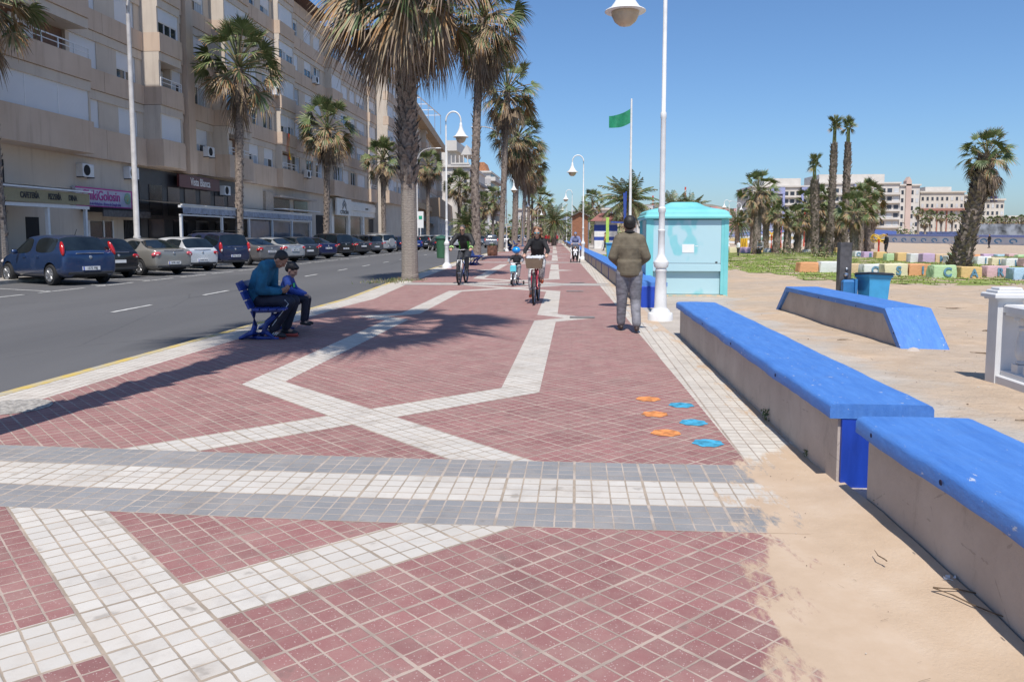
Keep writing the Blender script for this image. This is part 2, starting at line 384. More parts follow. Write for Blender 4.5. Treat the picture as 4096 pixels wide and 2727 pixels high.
# sand, path
m_sand, t, b = newmat('beach_sand'); b.inputs['Roughness'].default_value = .95; b.inputs['Specular IOR Level'].default_value = .1; g = geo(t)
sx = t.nodes.new('ShaderNodeSeparateXYZ'); L(t, g, sx.inputs[0])
c = sandcol(t, g)
c = mixc(t, math_(t, 'MULTIPLY', ramp(t, noise_(t, .5, 5, g), [(.4, 0), (.62, 1)]), .7), c, (.40, .335, .27))
pm = t.nodes.new('ShaderNodeMapRange'); L(t, math_(t, 'ADD', sx.outputs[0], math_(t, 'MULTIPLY', math_(t, 'SUBTRACT', noise_(t, .7, 6, g), .5), 3.2)), pm.inputs[0]); pm.inputs[1].default_value = 3.6; pm.inputs[2].default_value = 3.2
pc = ramp(t, noise_(t, 1.5, 6, g), [(.3, (.40, .37, .33)), (.7, (.50, .465, .42))])
c = mixc(t, math_(t, 'MULTIPLY', pm.outputs[0], .75), c, pc)
deb = math_(t, 'GREATER_THAN', noise_(t, 14, 6, mapping(t, g, (1, 1.4, 1)), .75), .70); c = mixc(t, math_(t, 'MULTIPLY', deb, .55), c, (.2, .13, .075))
L(t, c, b.inputs['Base Color'])
hh = math_(t, 'ADD', noise_(t, 3, 6, g, .65), math_(t, 'MULTIPLY', noise_(t, 40, 3, g), .25)); vf = t.nodes.new('ShaderNodeTexVoronoi'); vf.inputs['Scale'].default_value = 3.2; vf.feature = 'SMOOTH_F1'; L(t, mapping(t, g, (1, .8, 1)), vf.inputs['Vector']); hh = math_(t, 'ADD', hh, math_(t, 'MULTIPLY', vf.outputs[0], .8)); bump(t, b, hh, .9, .07)
def sandz(x, y):
    k = min(1, max(0, (x-2.6)/3)); d = noise.noise(Vector((x*.7, y*.5, 0)))*.05+noise.noise(Vector((x*2.1, y*2.1, 3)))*.022
    far = min(1, max(0, (y-20)/30)); return -.004+k*(d+.0)+k*far*.03
V = []; F = []; xs = []; x = 0
ysS = [-8+i*.5 for i in range(90)]+[37+i*2 for i in range(70)]+[180, 200, 230, 300, 420, 900]
kx = [0, .5, 1, 1.5]+[1.5+.4*i for i in range(1, 60)]+[25.5+3*i for i in range(1, 30)]+[140, 200, 300, 900]
for y in ysS:
    for q in kx:
        x = KR(y)-.05+q; V.append((x, y, sandz(x, y) if x > 1.7 else -.004))
n = len(kx)
for i in range(len(ysS)-1):
    for j in range(n-1): F.append((i*n+j, i*n+j+1, (i+1)*n+j+1, (i+1)*n+j))
o = sheet(V, F, 'sand', m_sand); o.data.polygons.foreach_set('use_smooth', [True]*len(o.data.polygons))
m_earth = mat('earth', (.30, .26, .2), .95, .2, .02)
sheet([(-3000, -30, -.2), (3000, -30, -.2), (3000, 4500, -.2), (-3000, 4500, -.2)], [(0, 1, 2, 3)], 'ground', m_earth)
# sand drifted against the walls: a low real bank
mb = MB(); V = []; F = []
ys = [1+i*.11 for i in range(40)]
for y in ys:
    for j in range(9):
        u = j/8; wd = .42+.06*math.sin(y*2.1); x = 1.56-wd*(1-u)
        V.append((x, y, -.004+.056*u**1.25*(1+.35*noise.noise(Vector((y*2, u*3, 0))))*min(1, max(0, (5.3-y)/1.2))))
for i in range(len(ys)-1):
    for j in range(8): F.append((i*9+j, i*9+j+1, (i+1)*9+j+1, (i+1)*9+j))
m_drift, t, b = newmat('drift_sand'); b.inputs['Roughness'].default_value = .95; g = geo(t); L(t, sandcol(t, g), b.inputs['Base Color']); bump(t, b, noise_(t, 60, 5, g, .7), .5, .01)
o = sheet(V, F, 'sand_drift', m_drift)
# grass lawn: mound + blades as one stuff object
gp = [G(2905, 1082), G(3060, 1092), G(3200, 1115), G(3500, 1133), G(3800, 1139), G(4180, 1138), G(4300, 1060), G(4100, 1030), G(3700, 1016), G(3450, 1010), G(3300, 1004), G(3150, 999), G(3000, 1000), G(2905, 1010), G(2700, 1003), G(2430, 1008), G(2420, 1030), G(2560, 1052), G(2620, 1070)]
def inside(x, y):
    c_ = False; k = len(gp)
    for i in range(k):
        a, b_ = gp[i], gp[i-1]
        if (a.y > y) != (b_.y > y) and x < (b_.x-a.x)*(y-a.y)/(b_.y-a.y)+a.x: c_ = not c_
    return c_
m_grass = mat('grass_green', (.20, .27, .045), .9, .12, 1.2, col2=(.25, .27, .08)); m_dry = mat('grass_dry', (.34, .28, .15), .9, .2, 2)
rng_ = random.Random(2); random.seed(5); mb = MB(); cell = .8; cnt = 0
y = 24.0
while y < 82:
    x = 1.5
    while x < 34:
        if inside(x, y):
            z = sandz(x, y)+.006; mb.add([(x-.42, y-.42, z), (x+.42, y-.42, z), (x+.42, y+.42, z), (x-.42, y+.42, z)], [(0, 1, 2, 3)], 0)
            dens = 26 if y < 45 else 10
            if (y < 29 or y > 78) and rng_.random() < .35: dens //= 3
            for k in range(dens):
                a, bq = x+random.uniform(-.4, .4), y+random.uniform(-.4, .4); h_ = random.uniform(.02, .065); w_ = random.uniform(.012, .04); an = random.uniform(0, 3.14); ca, sa = math.cos(an)*w_, math.sin(an)*w_; lx, ly = random.uniform(-.05, .05), random.uniform(-.05, .05)
                edge = (y < 29.5 and random.random() < .45) or random.random() < .12
                mb.add([(a-ca, bq-sa, z), (a+ca, bq+sa, z), (a+lx, bq+ly, z+h_)], [(0, 1, 2)], 1 if edge else 0)
        x += cell
    y += cell
tag(mb.build('grass', [m_grass, m_dry], fix=False), 'green lawn with dry straw edges beside the painted blocks', 'grass', kind='stuff')
# ------------------------------------------------------------------ low walls, benches, balustrade, kiosk, lamps
m_blue, t, b = newmat('blue_paint'); b.inputs['Roughness'].default_value = .55; o_ = coord(t)
c = ramp(t, noise_(t, 7, 7, mapping(t, o_, (2.6, .35, 1)), .75), [(.3, (.045, .155, .47)), (.7, (.085, .235, .60))])
c = mixc(t, math_(t, 'MULTIPLY', math_(t, 'GREATER_THAN', noise_(t, 22, 5, mapping(t, o_, (1, .6, 1)), .7), .665), .75), c, (.55, .56, .58))
c = mixc(t, math_(t, 'MULTIPLY', ramp(t, noise_(t, 5, 5, o_, .7), [(.5, 0), (.8, 1)]), .3), c, (.09, .17, .36))
L(t, c, b.inputs['Base Color']); bump(t, b, math_(t, 'ADD', noise_(t, 9, 5, mapping(t, o_, (1, .4, 1))), math_(t, 'MULTIPLY', noise_(t, 70, 3, mapping(t, o_, (3, .6, 1))), .3)), .55, .012)
m_dblue = mat('blue_end_paint', (.012, .055, .40), .5, .25, 5, bmp=.5, bscale=18, stretch=(1, 1, .3))
m_conc, t, b = newmat('wall_render'); b.inputs['Roughness'].default_value = .9; o_ = coord(t)
c = ramp(t, noise_(t, 1.6, 7, o_, .65), [(.3, (.40, .335, .29)), (.7, (.52, .455, .40))])
c = mixc(t, math_(t, 'MULTIPLY', ramp(t, noise_(t, 6, 6, mapping(t, o_, (1, 1, .5)), .75), [(.55, 0), (.72, 1)]), .5), c, (.24, .20, .17))
vo = t.nodes.new('ShaderNodeTexVoronoi'); vo.feature = 'DISTANCE_TO_EDGE'; vo.inputs['Scale'].default_value = 1.7; L(t, mapping(t, o_, (1, .8, 1.3)), vo.inputs['Vector'])
c = mixc(t, math_(t, 'MULTIPLY', math_(t, 'LESS_THAN', math_(t, 'ADD', vo.outputs[0], math_(t, 'MULTIPLY', math_(t, 'ABSOLUTE', math_(t, 'SUBTRACT', noise_(t, 3, 4, o_), .5)), .3)), .008), .3), c, (.16, .13, .11))
L(t, c, b.inputs['Base Color']); bump(t, b, noise_(t, 30, 6, o_, .7), .45, .01)
m_met = mat('weathered_metal', (.13, .125, .13), .5, .25, 6, metal=.6)
m_white_p = mat('white_paint', (.74, .73, .70), .45, .06, 3)
m_hole = mat('hole_dark', (.01, .012, .05), .9, 0)
def slab(x0, x1, y0, y1, z0, z1, seed=0, n=26):   # painted coping with a soft, slightly uneven arris
    mb = MB(); V = []; F = []; prof = [(0, 0), (0, .72), (.05, .92), (.13, 1), (.5, 1.03), (.87, 1), (.95, .92), (1, .72), (1, 0)]
    for i in range(n+1):
        y = y0+(y1-y0)*i/n
        for u, v in prof:
            x = x0+(x1-x0)*(u if u not in (.05, .13, .87, .95) else {.05: .018, .13: .06, .87: .94, .95: .982}[u])
            d = (noise.noise(Vector((y*1.7, u*3, seed)))*.009+noise.noise(Vector((y*7, u*3, seed)))*.004)
            V.append((x+d*(1 if u < .2 else 0), y, z0+(z1-z0)*v+d*.7))
    k = len(prof)
    for i in range(n):
        for j in range(k): F.append((i*k+j, (i+1)*k+j, (i+1)*k+(j+1) % k, i*k+(j+1) % k))
    F.append(tuple(range(k-1, -1, -1))); F.append(tuple(n*k+j for j in range(k)))
    return mb.add(V, F)
def lowwall(label, y0, y1, x0=1.55, wd=.56, curve=False, holes=(), endblue=None):
    if not curve:
        t_ = thing('low_wall', label, 'wall', (x0, y0, 0), 0, 'blue topped low walls along the promenade')
        mb = MB(); mb.box(.03, wd-.03, 0 if endblue is None else .012, y1-y0, -.15, .40); mb.build('wall_body', m_conc, t_)
        slab(-.03, wd+.02, -.02, y1-y0+.02, .40, .485, y0, int((y1-y0)*14)+4).build('coping', m_blue, t_, smooth=50)
        if endblue: mb = MB(); mb.box(.045, wd-.0, -.016, .30, -.1, .405, 0, .01); mb.build('end_panel', m_dblue, t_)
        for hy in holes: hb = MB(); hb.lathe([(.012, 0), (.012, .004)], 10, (-.0335, hy-y0, .437), 0, (-1, 0, 0)); hb.build('drip_hole', m_hole, t_)
        return t_
    t_ = thing('low_wall', label, 'wall', (0, 0, 0), 0, 'blue topped low walls along the promenade')
    ys = [y0+(y1-y0)*i/60 for i in range(61)]
    for nm, a, bb, z0, z1, m in (('wall_body', .06, wd, -.15, .42, m_conc), ('coping', 0, wd+.05, .42, .50, m_blue)):
        mb = MB()
        for p, q in zip(ys, ys[1:]):
            xa, xb = KR(p), KR(q)
            mb.add([(xa+a, p, z0), (xa+bb, p, z0), (xb+bb, q, z0), (xb+a, q, z0), (xa+a, p, z1), (xa+bb, p, z1), (xb+bb, q, z1), (xb+a, q, z1)], [(4, 5, 6, 7), (0, 1, 5, 4), (2, 3, 7, 6), (3, 0, 4, 7)]+([(3, 2, 1, 0)]))
        mb.build(nm, m, t_, fix=True)
    mb = MB(); p = ys[0]; mb.box(KR(p)+.05, KR(p)+wd+.03, p-.02, p+.2, -.1, .425, 0, .01); mb.build('end_panel', m_dblue, t_)
    mb = MB(); yy = y0+2.0
    while yy < y1-2: mb.box(KR(yy)+.045, KR(yy)+.07, yy, yy+.07, 0, .42); yy += 4.2
    mb.build('blue_stripe', m_dblue, t_)
    return t_
lowwall('low concrete wall with thick blue coping, nearest to the camera at the right edge', -1.5, 4.34, 1.54, .56, holes=(4.13, 3.35, 2.6))
lowwall('blue topped low wall in the middle, starting beside the foot of the big white lamp post', 4.68, 11.75, 1.49, .53, holes=(5.9, 7.6, 9.3), endblue=True)
lowwall('very long blue topped low wall curving away behind the walking man', 16.3, 140, 0, .52, curve=True)
# trapezoid bench by the sand
t_ = thing('concrete_bench', 'isolated blue concrete bench with two sloping ends standing in the sand', 'bench', (4.18, 10.45, 0), R(2.2))
A = [(0, -.15), (5.75, -.15), (5.0, .40), (.62, .40)]
mb = MB(); mb.prism([(y, z) for y, z in A], .03, .53, 0, 'x'); mb.build('bench_body', m_conc, t_)
mb = MB(); pr = [(-.12, -.16), (.02, -.16), (.655, .40), (4.97, .40), (5.72, -.16), (5.86, -.16), (5.05, .485), (.60, .485)]
V = []; F = []; cs = [(0, 0), (0, 1)]; xs = [-.02, 0, .2, .38, .57, .59]
outer = [(-.12, -.16), (.24, .165), (.60, .485), (2.0, .49), (3.5, .485), (5.05, .485), (5.86, -.16)]; inner = [(.0, -.16), (.33, .115), (.655, .40), (2.0, .40), (3.5, .40), (4.97, .40), (5.72, -.16)]
for i, x in enumerate(xs):
    e = .012 if i in (0, 5) else 0
    V += [(x, y+(0 if k else 0), z-e) for k, (y, z) in enumerate(outer)]+[(x, y, z) for y, z in inner]
k = 7
for i in range(5):
    for j in range(6):
        F.append((i*14+j, i*14+j+1, (i+1)*14+j+1, (i+1)*14+j)); F.append((i*14+7+j, (i+1)*14+7+j, (i+1)*14+8+j, i*14+8+j))
    F.append((i*14, (i+1)*14, (i+1)*14+7, i*14+7)); F.append((i*14+6, i*14+13, (i+1)*14+13, (i+1)*14+6))
for j in range(6): F.append((j, j+7, j+8, j+1)); F.append((70+j, 70+j+1, 70+j+8, 70+j+7))
mb.add(V, F); mb.build('coping', m_blue, t_)
for hy, hz in ((.3, .2), (1.6, .44), (3.2, .44)): mb = MB(); mb.lathe([(.012, 0), (.012, .004)], 10, (-.0215, hy, hz-.02), 0, (-1, 0, 0)); mb.build('drip_hole', m_hole, t_)
mb = MB(); mb.ball((.06, -.10, -.02), .09, .045, .07, 8); mb.build('chipped_corner', m_conc, t_)
# balustrade
m_bal = mat('balustrade_paint', (.64, .64, .64), .6, .05, 4, bmp=.1, bscale=25)
t_ = thing('balustrade', 'white balustrade with corner post and turned balusters standing in the sand', 'balustrade', (4.11, 8.17, 0))
mb = MB(); mb.box(.02, .26, 0, .18, -.1, .82, 0, 0); mb.build('post', m_bal, t_)
mb = MB(); mb.box(-.01, .29, -.03, .21, .82, .84); mb.box(-.035, .315, -.055, .235, .842, .885, 0, .012); mb.box(0, .28, -.02, .20, .887, .915, 0, .01); mb.box(.03, .25, .01, .17, .917, .94, 0, .01); mb.build('post_cap', m_bal, t_)
mb = MB(); mb.box(.07, .25, -3.9, -.002, .70, .78, 0, .02); mb.box(.09, .23, -3.9, -.012, .668, .698); mb.build('hand_rail', m_bal, t_)
mb = MB(); mb.box(.03, .25, -3.9, -.002, -.1, .08, 0, .01); mb.box(.07, .23, -3.9, -.012, .082, .125); mb.build('plinth', m_bal, t_)
for i in range(18):
    y = -.20-.205*i; mb = MB(); mb.box(.10, .22, y-.055, y+.055, .125, .215)
    mb.lathe([(.03, .215), (.048, .225), (.048, .24), (.03, .25), (.056, .30), (.062, .35), (.05, .43), (.032, .52), (.03, .545), (.045, .555), (.045, .575), (.03, .585), (.052, .62), (.055, .64)], 14, (.16, y, 0))
    mb.box(.10, .22, y-.055, y+.055, .64, .664); mb.build('baluster', m_bal, t_, smooth=40)
# kiosk
m_teal, t, b = newmat('kiosk_teal'); b.inputs['Roughness'].default_value = .4; L(t, ramp(t, noise_(t, 1.4, 6, coord(t)), [(.35, (.17, .54, .55)), (.65, (.23, .61, .61))]), b.inputs['Base Color'])
m_panel, t, b = newmat('kiosk_panel_paint'); b.inputs['Roughness'].default_value = .45; o_ = coord(t)
f = ramp(t, noise_(t, 1.1, 3, mapping(t, o_, (1, 1, .55), (0, 0, 0), (3.2, 0, 1.3)), .5), [(.56, 0), (.585, 1)]); f2 = noise_(t, 6, 4, o_)
c = mixc(t, f, (.42, .62, .66), (.20, .55, .58)); c = mixc(t, math_(t, 'MULTIPLY', f2, .35), c, (.48, .66, .70)); L(t, c, b.inputs['Base Color'])
m_paper = mat('paper_white', (.8, .8, .8), .7, .02)
m_rust = mat('worn_orange_edge', (.62, .42, .25), .8, .5, 9, col2=(.3, .5, .48))
KY = 19.35
t_ = thing('kiosk', 'turquoise boarded-up kiosk with domed roof and a blank white notice on its shutter', 'kiosk', (1.72, KY, 0))
W_, D_ = 1.83, 2.0
mb = MB(); mb.box(0, W_, .10, D_, .03, 1.83); mb.box(0, W_, .03, .1, .6, 1.83); mb.build('wall', m_panel, t_)
for x in (0, W_):
    for y in (-.02, D_-.09): mb = MB(); mb.box(x-.05, x+.05, y, y+.11, 0, 1.83, 0); mb.build('corner_post', m_teal, t_)
for x in (.051, W_-.121): mb = MB(); mb.box(x, x+.07, -.012, .05, .05, 1.83); mb.build('trim', m_teal, t_)
mb = MB(); mb.box(.115, W_-.125, -.01, .028, .79, 1.815); mb.build('shutter', m_panel, t_)
mb = MB(); mb.box(.115, W_-.125, -.03, .028, .60, .775, 0, .01); mb.build('counter_front', m_panel, t_)
mb = MB(); mb.box(.13, W_-.13, .07, .098, .05, .592); mb.build('lower_panel', m_panel, t_)
mb = MB(); mb.box(.80, 1.08, -.016, -.0115, 1.04, 1.24); mb.build('notice', m_paper, t_)
mb = MB(); mb.box(.115, W_-.125, -.014, -.0101, .776, .789); mb.build('shutter_gap', m_hole, t_); mb = MB(); mb.box(.115, W_-.125, -.014, -.0101, 1.815, 1.829); mb.build('shutter_gap', m_hole, t_)
for lx in (.30, W_-.25): mb = MB(); mb.box(lx, lx+.05, -.03, -.0301+.0195, .80, .83); mb.build('latch', m_met, t_)
mb = MB(); mb.box(1.10, 1.17, -.0135, -.0101, 1.19, 1.205); mb.build('tape', m_paper, t_)
mb = MB(); mb.box(-.06, W_+.06, -.03, .06, 0, .035); mb.build('base_edge', m_rust, t_)
mb = MB(); V = []; F = []
lv = [(0.07, 1.835, .05), (.11, 1.86, .05), (.11, 1.90, .05), (.07, 1.93, .06), (.06, 2.0, .10), (.0, 2.05, .15), (-.12, 2.08, .2), (-.28, 2.115, .2), (-.42, 2.16, .2), (-.52, 2.22, .16), (-.60, 2.255, .12), (-.70, 2.262, .1)]
for e, z, rr in lv:
    x0, x1, y0, y1 = -e, W_+e, -e, D_+e
    for cx, cy, a0 in ((x1-rr, y1-rr, 0), (x0+rr, y1-rr, 90), (x0+rr, y0+rr, 180), (x1-rr, y0+rr, 270)):
        for q in range(4): a = R(a0+30*q); V.append((cx+rr*math.cos(a), cy+rr*math.sin(a), z))
for i in range(len(lv)-1):
    for j in range(16): F.append((i*16+j, i*16+(j+1) % 16, (i+1)*16+(j+1) % 16, (i+1)*16+j))
F.append(tuple(range(15, -1, -1))); F.append(tuple((len(lv)-1)*16+j for j in range(16)))
mb.add(V, F); mb.build('roof', m_teal, t_, smooth=35)
# street lamps: white post with swan neck and bell shade
m_lampw = mat('lamp_white_paint', (.76, .755, .74), .4, .06, 5)
m_glass_l = mat('lamp_bowl', (.52, .42, .30), .35, .1, 4)
def bell_lamp():
    t_ = thing('street_lamp', '', 'street lamp')
    mb = MB(); P = [(.215, -.1), (.215, .10), (.205, .12), (.165, .14), (.155, .17), (.11, .21), (.105, .26), (.1, .5), (.088, .82), (.1, .84), (.1, .86), (.092, .87), (.092, .895), (.115, .91), (.12, .925), (.128, .97), (.128, 1.0), (.105, 1.03), (.068, 1.10), (.060, 1.14), (.055, 1.5), (.061, 1.51), (.061, 1.54), (.053, 1.55), (.051, 1.83), (.064, 1.85), (.064, 1.91), (.049, 1.93), (.043, 3.4), (.050, 3.42), (.050, 3.5), (.036, 3.52), (.033, 5.65)]
    P = [(r, z if z < 3.3 else z+.9*(z-3.3)/2.35*0) for r, z in P]
    mb.lathe(P, 20); mb.build('post', m_lampw, t_, smooth=35)
    mb = MB(); pts = [(0, 0, 5.6)]+[(-.33+.33*math.cos(R(a)), 0, 5.8+.36*math.sin(R(a))) for a in range(0, 181, 12)]+[(-.66, 0, 5.72)]
    mb.tube(pts, .034, 10); mb.build('neck', m_lampw, t_, smooth=50)
    mb = MB(); mb.lathe([(.03, .56), (.055, .53), (.06, .45), (.075, .38), (.12, .26), (.19, .14), (.25, .06), (.335, .015), (.345, 0), (.33, -.012), (.24, -.005)][::-1], 24, (-.66, 0, 5.17)); mb.build('lamp_shade', m_lampw, t_, smooth=50)
    mb = MB(); mb.lathe([(.01, -.24), (.10, -.225), (.18, -.16), (.225, -.07), (.232, -.008)], 20, (-.66, 0, 5.17)); mb.build('lamp_bowl', m_glass_l, t_, smooth=60)
    return t_
GL = 'white swan-neck lamps along the promenade'
lp = bell_lamp(); lp.location = (1.455, 13.85, 0); lp['label'] = 'big white swan-neck street lamp in front of the turquoise kiosk'; lp['group'] = GL
dup(lp, (.42, 48, 0), 0, 'white swan-neck lamp rising behind the far blue wall above the stroller')
dup(lp, (AT(2288, 900, 84).x, 84, 0), 0, 'white swan-neck lamp left of the brown wooden hut')
dup(lp, (AT(2267, 900, 119).x, 119, 0), 0, 'small far white lamp just left of the lamp by the brown hut')
dup(lp, (AT(2327, 900, 160).x, 160, 0), 0, 'tiny white lamp seen just above the white board by the hut')
dup(lp, (AT(2345, 900, 175).x, 175, 0), R(180), 'tiny white lamp facing right above the white board')
l1 = dup(lp, (-5.72, 35.3, 0), R(180), 'white swan-neck lamp beside the green litter bin, left of the cycling man', scale=(1.0, 1.0, 1.11))
dup(lp, (AT(2026, 900, 72).x, 72, 0), R(180), 'white swan-neck lamp with loudspeakers among the middle row of palms', scale=(1, 1, 1.06))
dup(lp, (AT(2090, 900, 105).x, 105, 0), R(180), 'white lamp half hidden behind the third palm trunk')
dup(lp, (AT(2151, 900, 147).x, 147, 0), R(180), 'small white lamp right of the palm row, above the cycling woman')
dup(lp, (AT(2158, 900, 190).x, 190, 0), R(180), 'smallest white lamp above the cycling woman')
for x, y, d in ((2915, 0, 110), (2945, 0, 120)):
    dup(lp, (AT(x, 900, d).x, d, 0), R(180 if x > 2930 else 0), 'far white lamp right of the kiosk, '+('left' if x < 2930 else 'right')+' one of a close pair')
# tall road lamps with curved arm
m_galv = mat('grey_pole_paint', (.52, .50, .49), .5, .1, 4)
def road_lamp(label, loc, rz, sgn=1):
    t_ = thing('road_lamp', label, 'street lamp', loc, rz, 'tall road lamps')
    mb = MB(); mb.lathe([(.16, -.1), (.16, .05), (.13, .06), (.125, 1.1), (.14, 1.12), (.14, 1.2), (.11, 1.25), (.075, 9.5)], 12); mb.build('post', m_galv, t_, smooth=40)
    mb = MB(); pts = [(0, 0, 9.4), (0, 0, 9.8), (.12, 0, 10.5), (.45, 0, 11.1), (.95, 0, 11.45), (1.6, 0, 11.6), (2.2, 0, 11.62)]; mb.tube(pts, [.075, .07, .065, .06, .055, .05, .045], 8); mb.build('arm', m_galv, t_, smooth=50)
    mb = MB(); mb.ball((2.55, 0, 11.60), .42, .16, .09, 12); mb.build('lamp_head', m_lampw, t_, smooth=True)
    return t_
road_lamp('tall grey road lamp post in front of the apartment facade, behind the silver brown saloon', (AT(548, 933, 34.3).x, 34.3, 0), 0).scale = (1.15, 1.15, 1.16)
rl = road_lamp('tall curved road lamp right of the nearest palm trunk', (AT(1670, 925, 94).x, 94, 0), 0)
road_lamp('tall road lamp behind the third palm with its arm reaching left over the road', (-7.0, 76, 0), R(180))
road_lamp('far road lamp with thin curved arm left of the white far board', (AT(2150, 925, 200).x, 200, 0), R(180))
road_lamp('far grey road lamp on the embankment right of the kiosk', (AT(2953, 960, 245).x, 245, 0), R(180))
# flag pole
m_flag = mat('green_flag', (.015, .24, .12), .7, .1, 6); FX = AT(2520, 900, 36).x
t_ = thing('flagpole', 'white beach flagpole behind the walking man', 'flagpole', (FX, 36, 0))
mb = MB(); mb.lathe([(.075, -.1), (.07, 1), (.055, 4), (.038, 7.4), (.0, 7.42)], 12); mb.build('pole', m_lampw, t_, smooth=40)
mb = MB(); V = []; F = []
for i in range(19):
    u = i/18
    for j in range(9):
        v = j/8; hh = .62-.10*u; V.append((FX-.05-.92*u, 36+.10*math.sin(u*7+v)*(.3+u)+.02, 6.98-.22*u-.13*math.sin(u*2.6)-(1-v)*hh))
for i in range(18):
    for j in range(8): F.append((i*9+j, i*9+j+1, (i+1)*9+j+1, (i+1)*9+j))
mb.add(V, F); tag(mb.build('flag', m_flag, smooth=True, fix=False), 'plain green flag flying from the white flagpole', 'flag')
# far bins etc
def bin_(label, loc, col, bodyh=.8, wx=.48, wy=.5, lidcol=None, cat='bin'):
    m = mat('plastic_bin', col, .45, .06, 5); ml = mat('plastic_lid', lidcol or tuple(c*.7 for c in col), .45, .06, 5)
    t_ = thing('wheelie_bin', label, cat, loc)
    mb = MB(); V = []; F = []
    for z, k in ((.06, .82), (.5, .92), (bodyh-.05, 1.0), (bodyh-.045, 1.08), (bodyh, 1.08)):
        a, bq = wx/2*k, wy/2*k; V += [(-a, -bq, z), (a, -bq, z), (a, bq, z), (-a, bq, z)]
    for i in range(4):
        for j in range(4): F.append((i*4+j, i*4+(j+1) % 4, (i+1)*4+(j+1) % 4, (i+1)*4+j))
    F += [(3, 2, 1, 0), (16, 17, 18, 19)]; mb.add(V, F); mb.build('bin_body', m, t_)
    mb = MB(); mb.box(-wx*.56, wx*.56, -wy*.6, wy*.58, bodyh+.002, bodyh+.05, 0, .03); mb.build('lid', ml, t_)
    for s in (-1, 1): mb = MB(); mb.lathe([(.09, -.025), (.09, .025)], 14, (s*wx*.38, wy*.45, .09), 0, (1, 0, 0)); mb.build('wheel', m_hole, t_)
    return t_
p = G(3455, 1150)
t_ = thing('shower_post', 'dark square metal post standing in the sand beside the blue wheelie bin', 'post', (5.72, 17.6, 0))
mb = MB(); mb.box(-.13, .11, -.11, .11, -.1, 1.30, 0); mb.build('post', m_met, t_)
mb = MB(); mb.ball((-.0, -.12, .62), .05, .05, .05, 10); mb.ball((.01, -.12, .74), .035, .035, .035, 8); mb.build('tap', mat('chrome', (.6, .6, .6), .25, .05, metal=1), t_)
bb_ = bin_('blue wheelie bin with black lid standing in the sand by a metal post', (6.22, 17.3, 0), (.05, .30, .56), .62, .50, .5, (.02, .022, .03)); bb_.rotation_euler = (R(-4), R(3), R(12))
mb = MB(); mb.box(-.13, .12, -.14, .02, .0, .50, 0, .04); mb.box(.09, .14, -.2, .1, .0, .52); o = mb.build('litter_basket', mat('basket_blue', (.025, .16, .40), .5, .1)); o.location = (5.73, 17.40, .02); tag(o, 'small blue basket fixed low at the foot of the metal post', 'basket')
bin_('small blue bin behind the far blue wall near the hut', (1.95, 44, 0), (.06, .32, .6), 1.0, .6, .6)
t_ = thing('litter_bin', 'green litter bin hanging beside the white lamp left of the cycling man', 'bin', (-6.05, 35.9, 0))
m_gb = mat('green_bin', (.045, .13, .07), .5, .1); mb = MB(); mb.lathe([(.19, .42), (.22, .44), (.25, 1.25), (.27, 1.26), (.27, 1.3), (.23, 1.3), (.22, 1.2)], 20); mb.build('bin_body', m_gb, t_, smooth=40)
mb = MB(); mb.lathe([(.29, 1.30), (.29, 1.33), (.2, 1.42), (.05, 1.46)], 20); mb.build('lid', mat('green_lid', (.03, .1, .07), .5, .1), t_, smooth=40)
mb = MB(); mb.box(.12, .24, -.1, .1, -.02, .5); mb.build('foot', m_met, t_)
# planter with agave-like plant
t_ = thing('planter', 'rusty brown barrel planter with spiky green plant by the kerb', 'planter', (-6.0, 57.5, 0))
mb = MB(); mb.lathe([(.33, 0), (.37, .05), (.38, .35), (.36, .68), (.34, .70), (.31, .70), (.31, .6)], 20); mb.build('pot', mat('rust_pot', (.20, .09, .055), .75, .35, 5), t_, smooth=40)
m_leaf = mat('leaf_green', (.08, .13, .04), .6, .3, 8)
random.seed(3); mb = MB()
for i in range(46):
    a = random.uniform(0, 6.28); e = random.uniform(.5, 1.4); l = random.uniform(.25, .5); d = Vector((math.cos(a)*math.cos(e), math.sin(a)*math.cos(e), math.sin(e))); s_ = Vector((-math.sin(a), math.cos(a), 0))*.03; p0 = Vector((math.cos(a)*.12, math.sin(a)*.12, .62))
    mb.add([p0-s_, p0+s_, p0+d*l], [(0, 1, 2)])
mb.build('plant', m_leaf, t_, fix=False)
# painted letter blocks
BC = {'orange': (.68, .28, .08), 'white': (.70, .70, .68), 'tan': (.62, .42, .22), 'cream': (.68, .60, .36), 'green': (.42, .60, .30), 'amber': (.66, .42, .12), 'pink': (.62, .36, .38), 'blue': (.34, .52, .66), 'lilac': (.50, .33, .52)}
BC = {k_: tuple(v_*.82+.09 for v_ in c_) for k_, c_ in BC.items()}; BM = {}
for k_, c_ in BC.items():
    m, t, b = newmat('block_'+k_); b.inputs['Roughness'].default_value = .85; o_ = coord(t)
    c = mixc(t, math_(t, 'MULTIPLY', math_(t, 'GREATER_THAN', noise_(t, 5, 6, o_, .7), .64), .6), c_, (.62, .58, .5)); L(t, c, b.inputs['Base Color']); bump(t, b, noise_(t, 12, 5, o_), .7, .03); BM[k_] = m
m_letter = mat('letter_paint', (.12, .26, .38), .8, .3, 9)
fontc = None
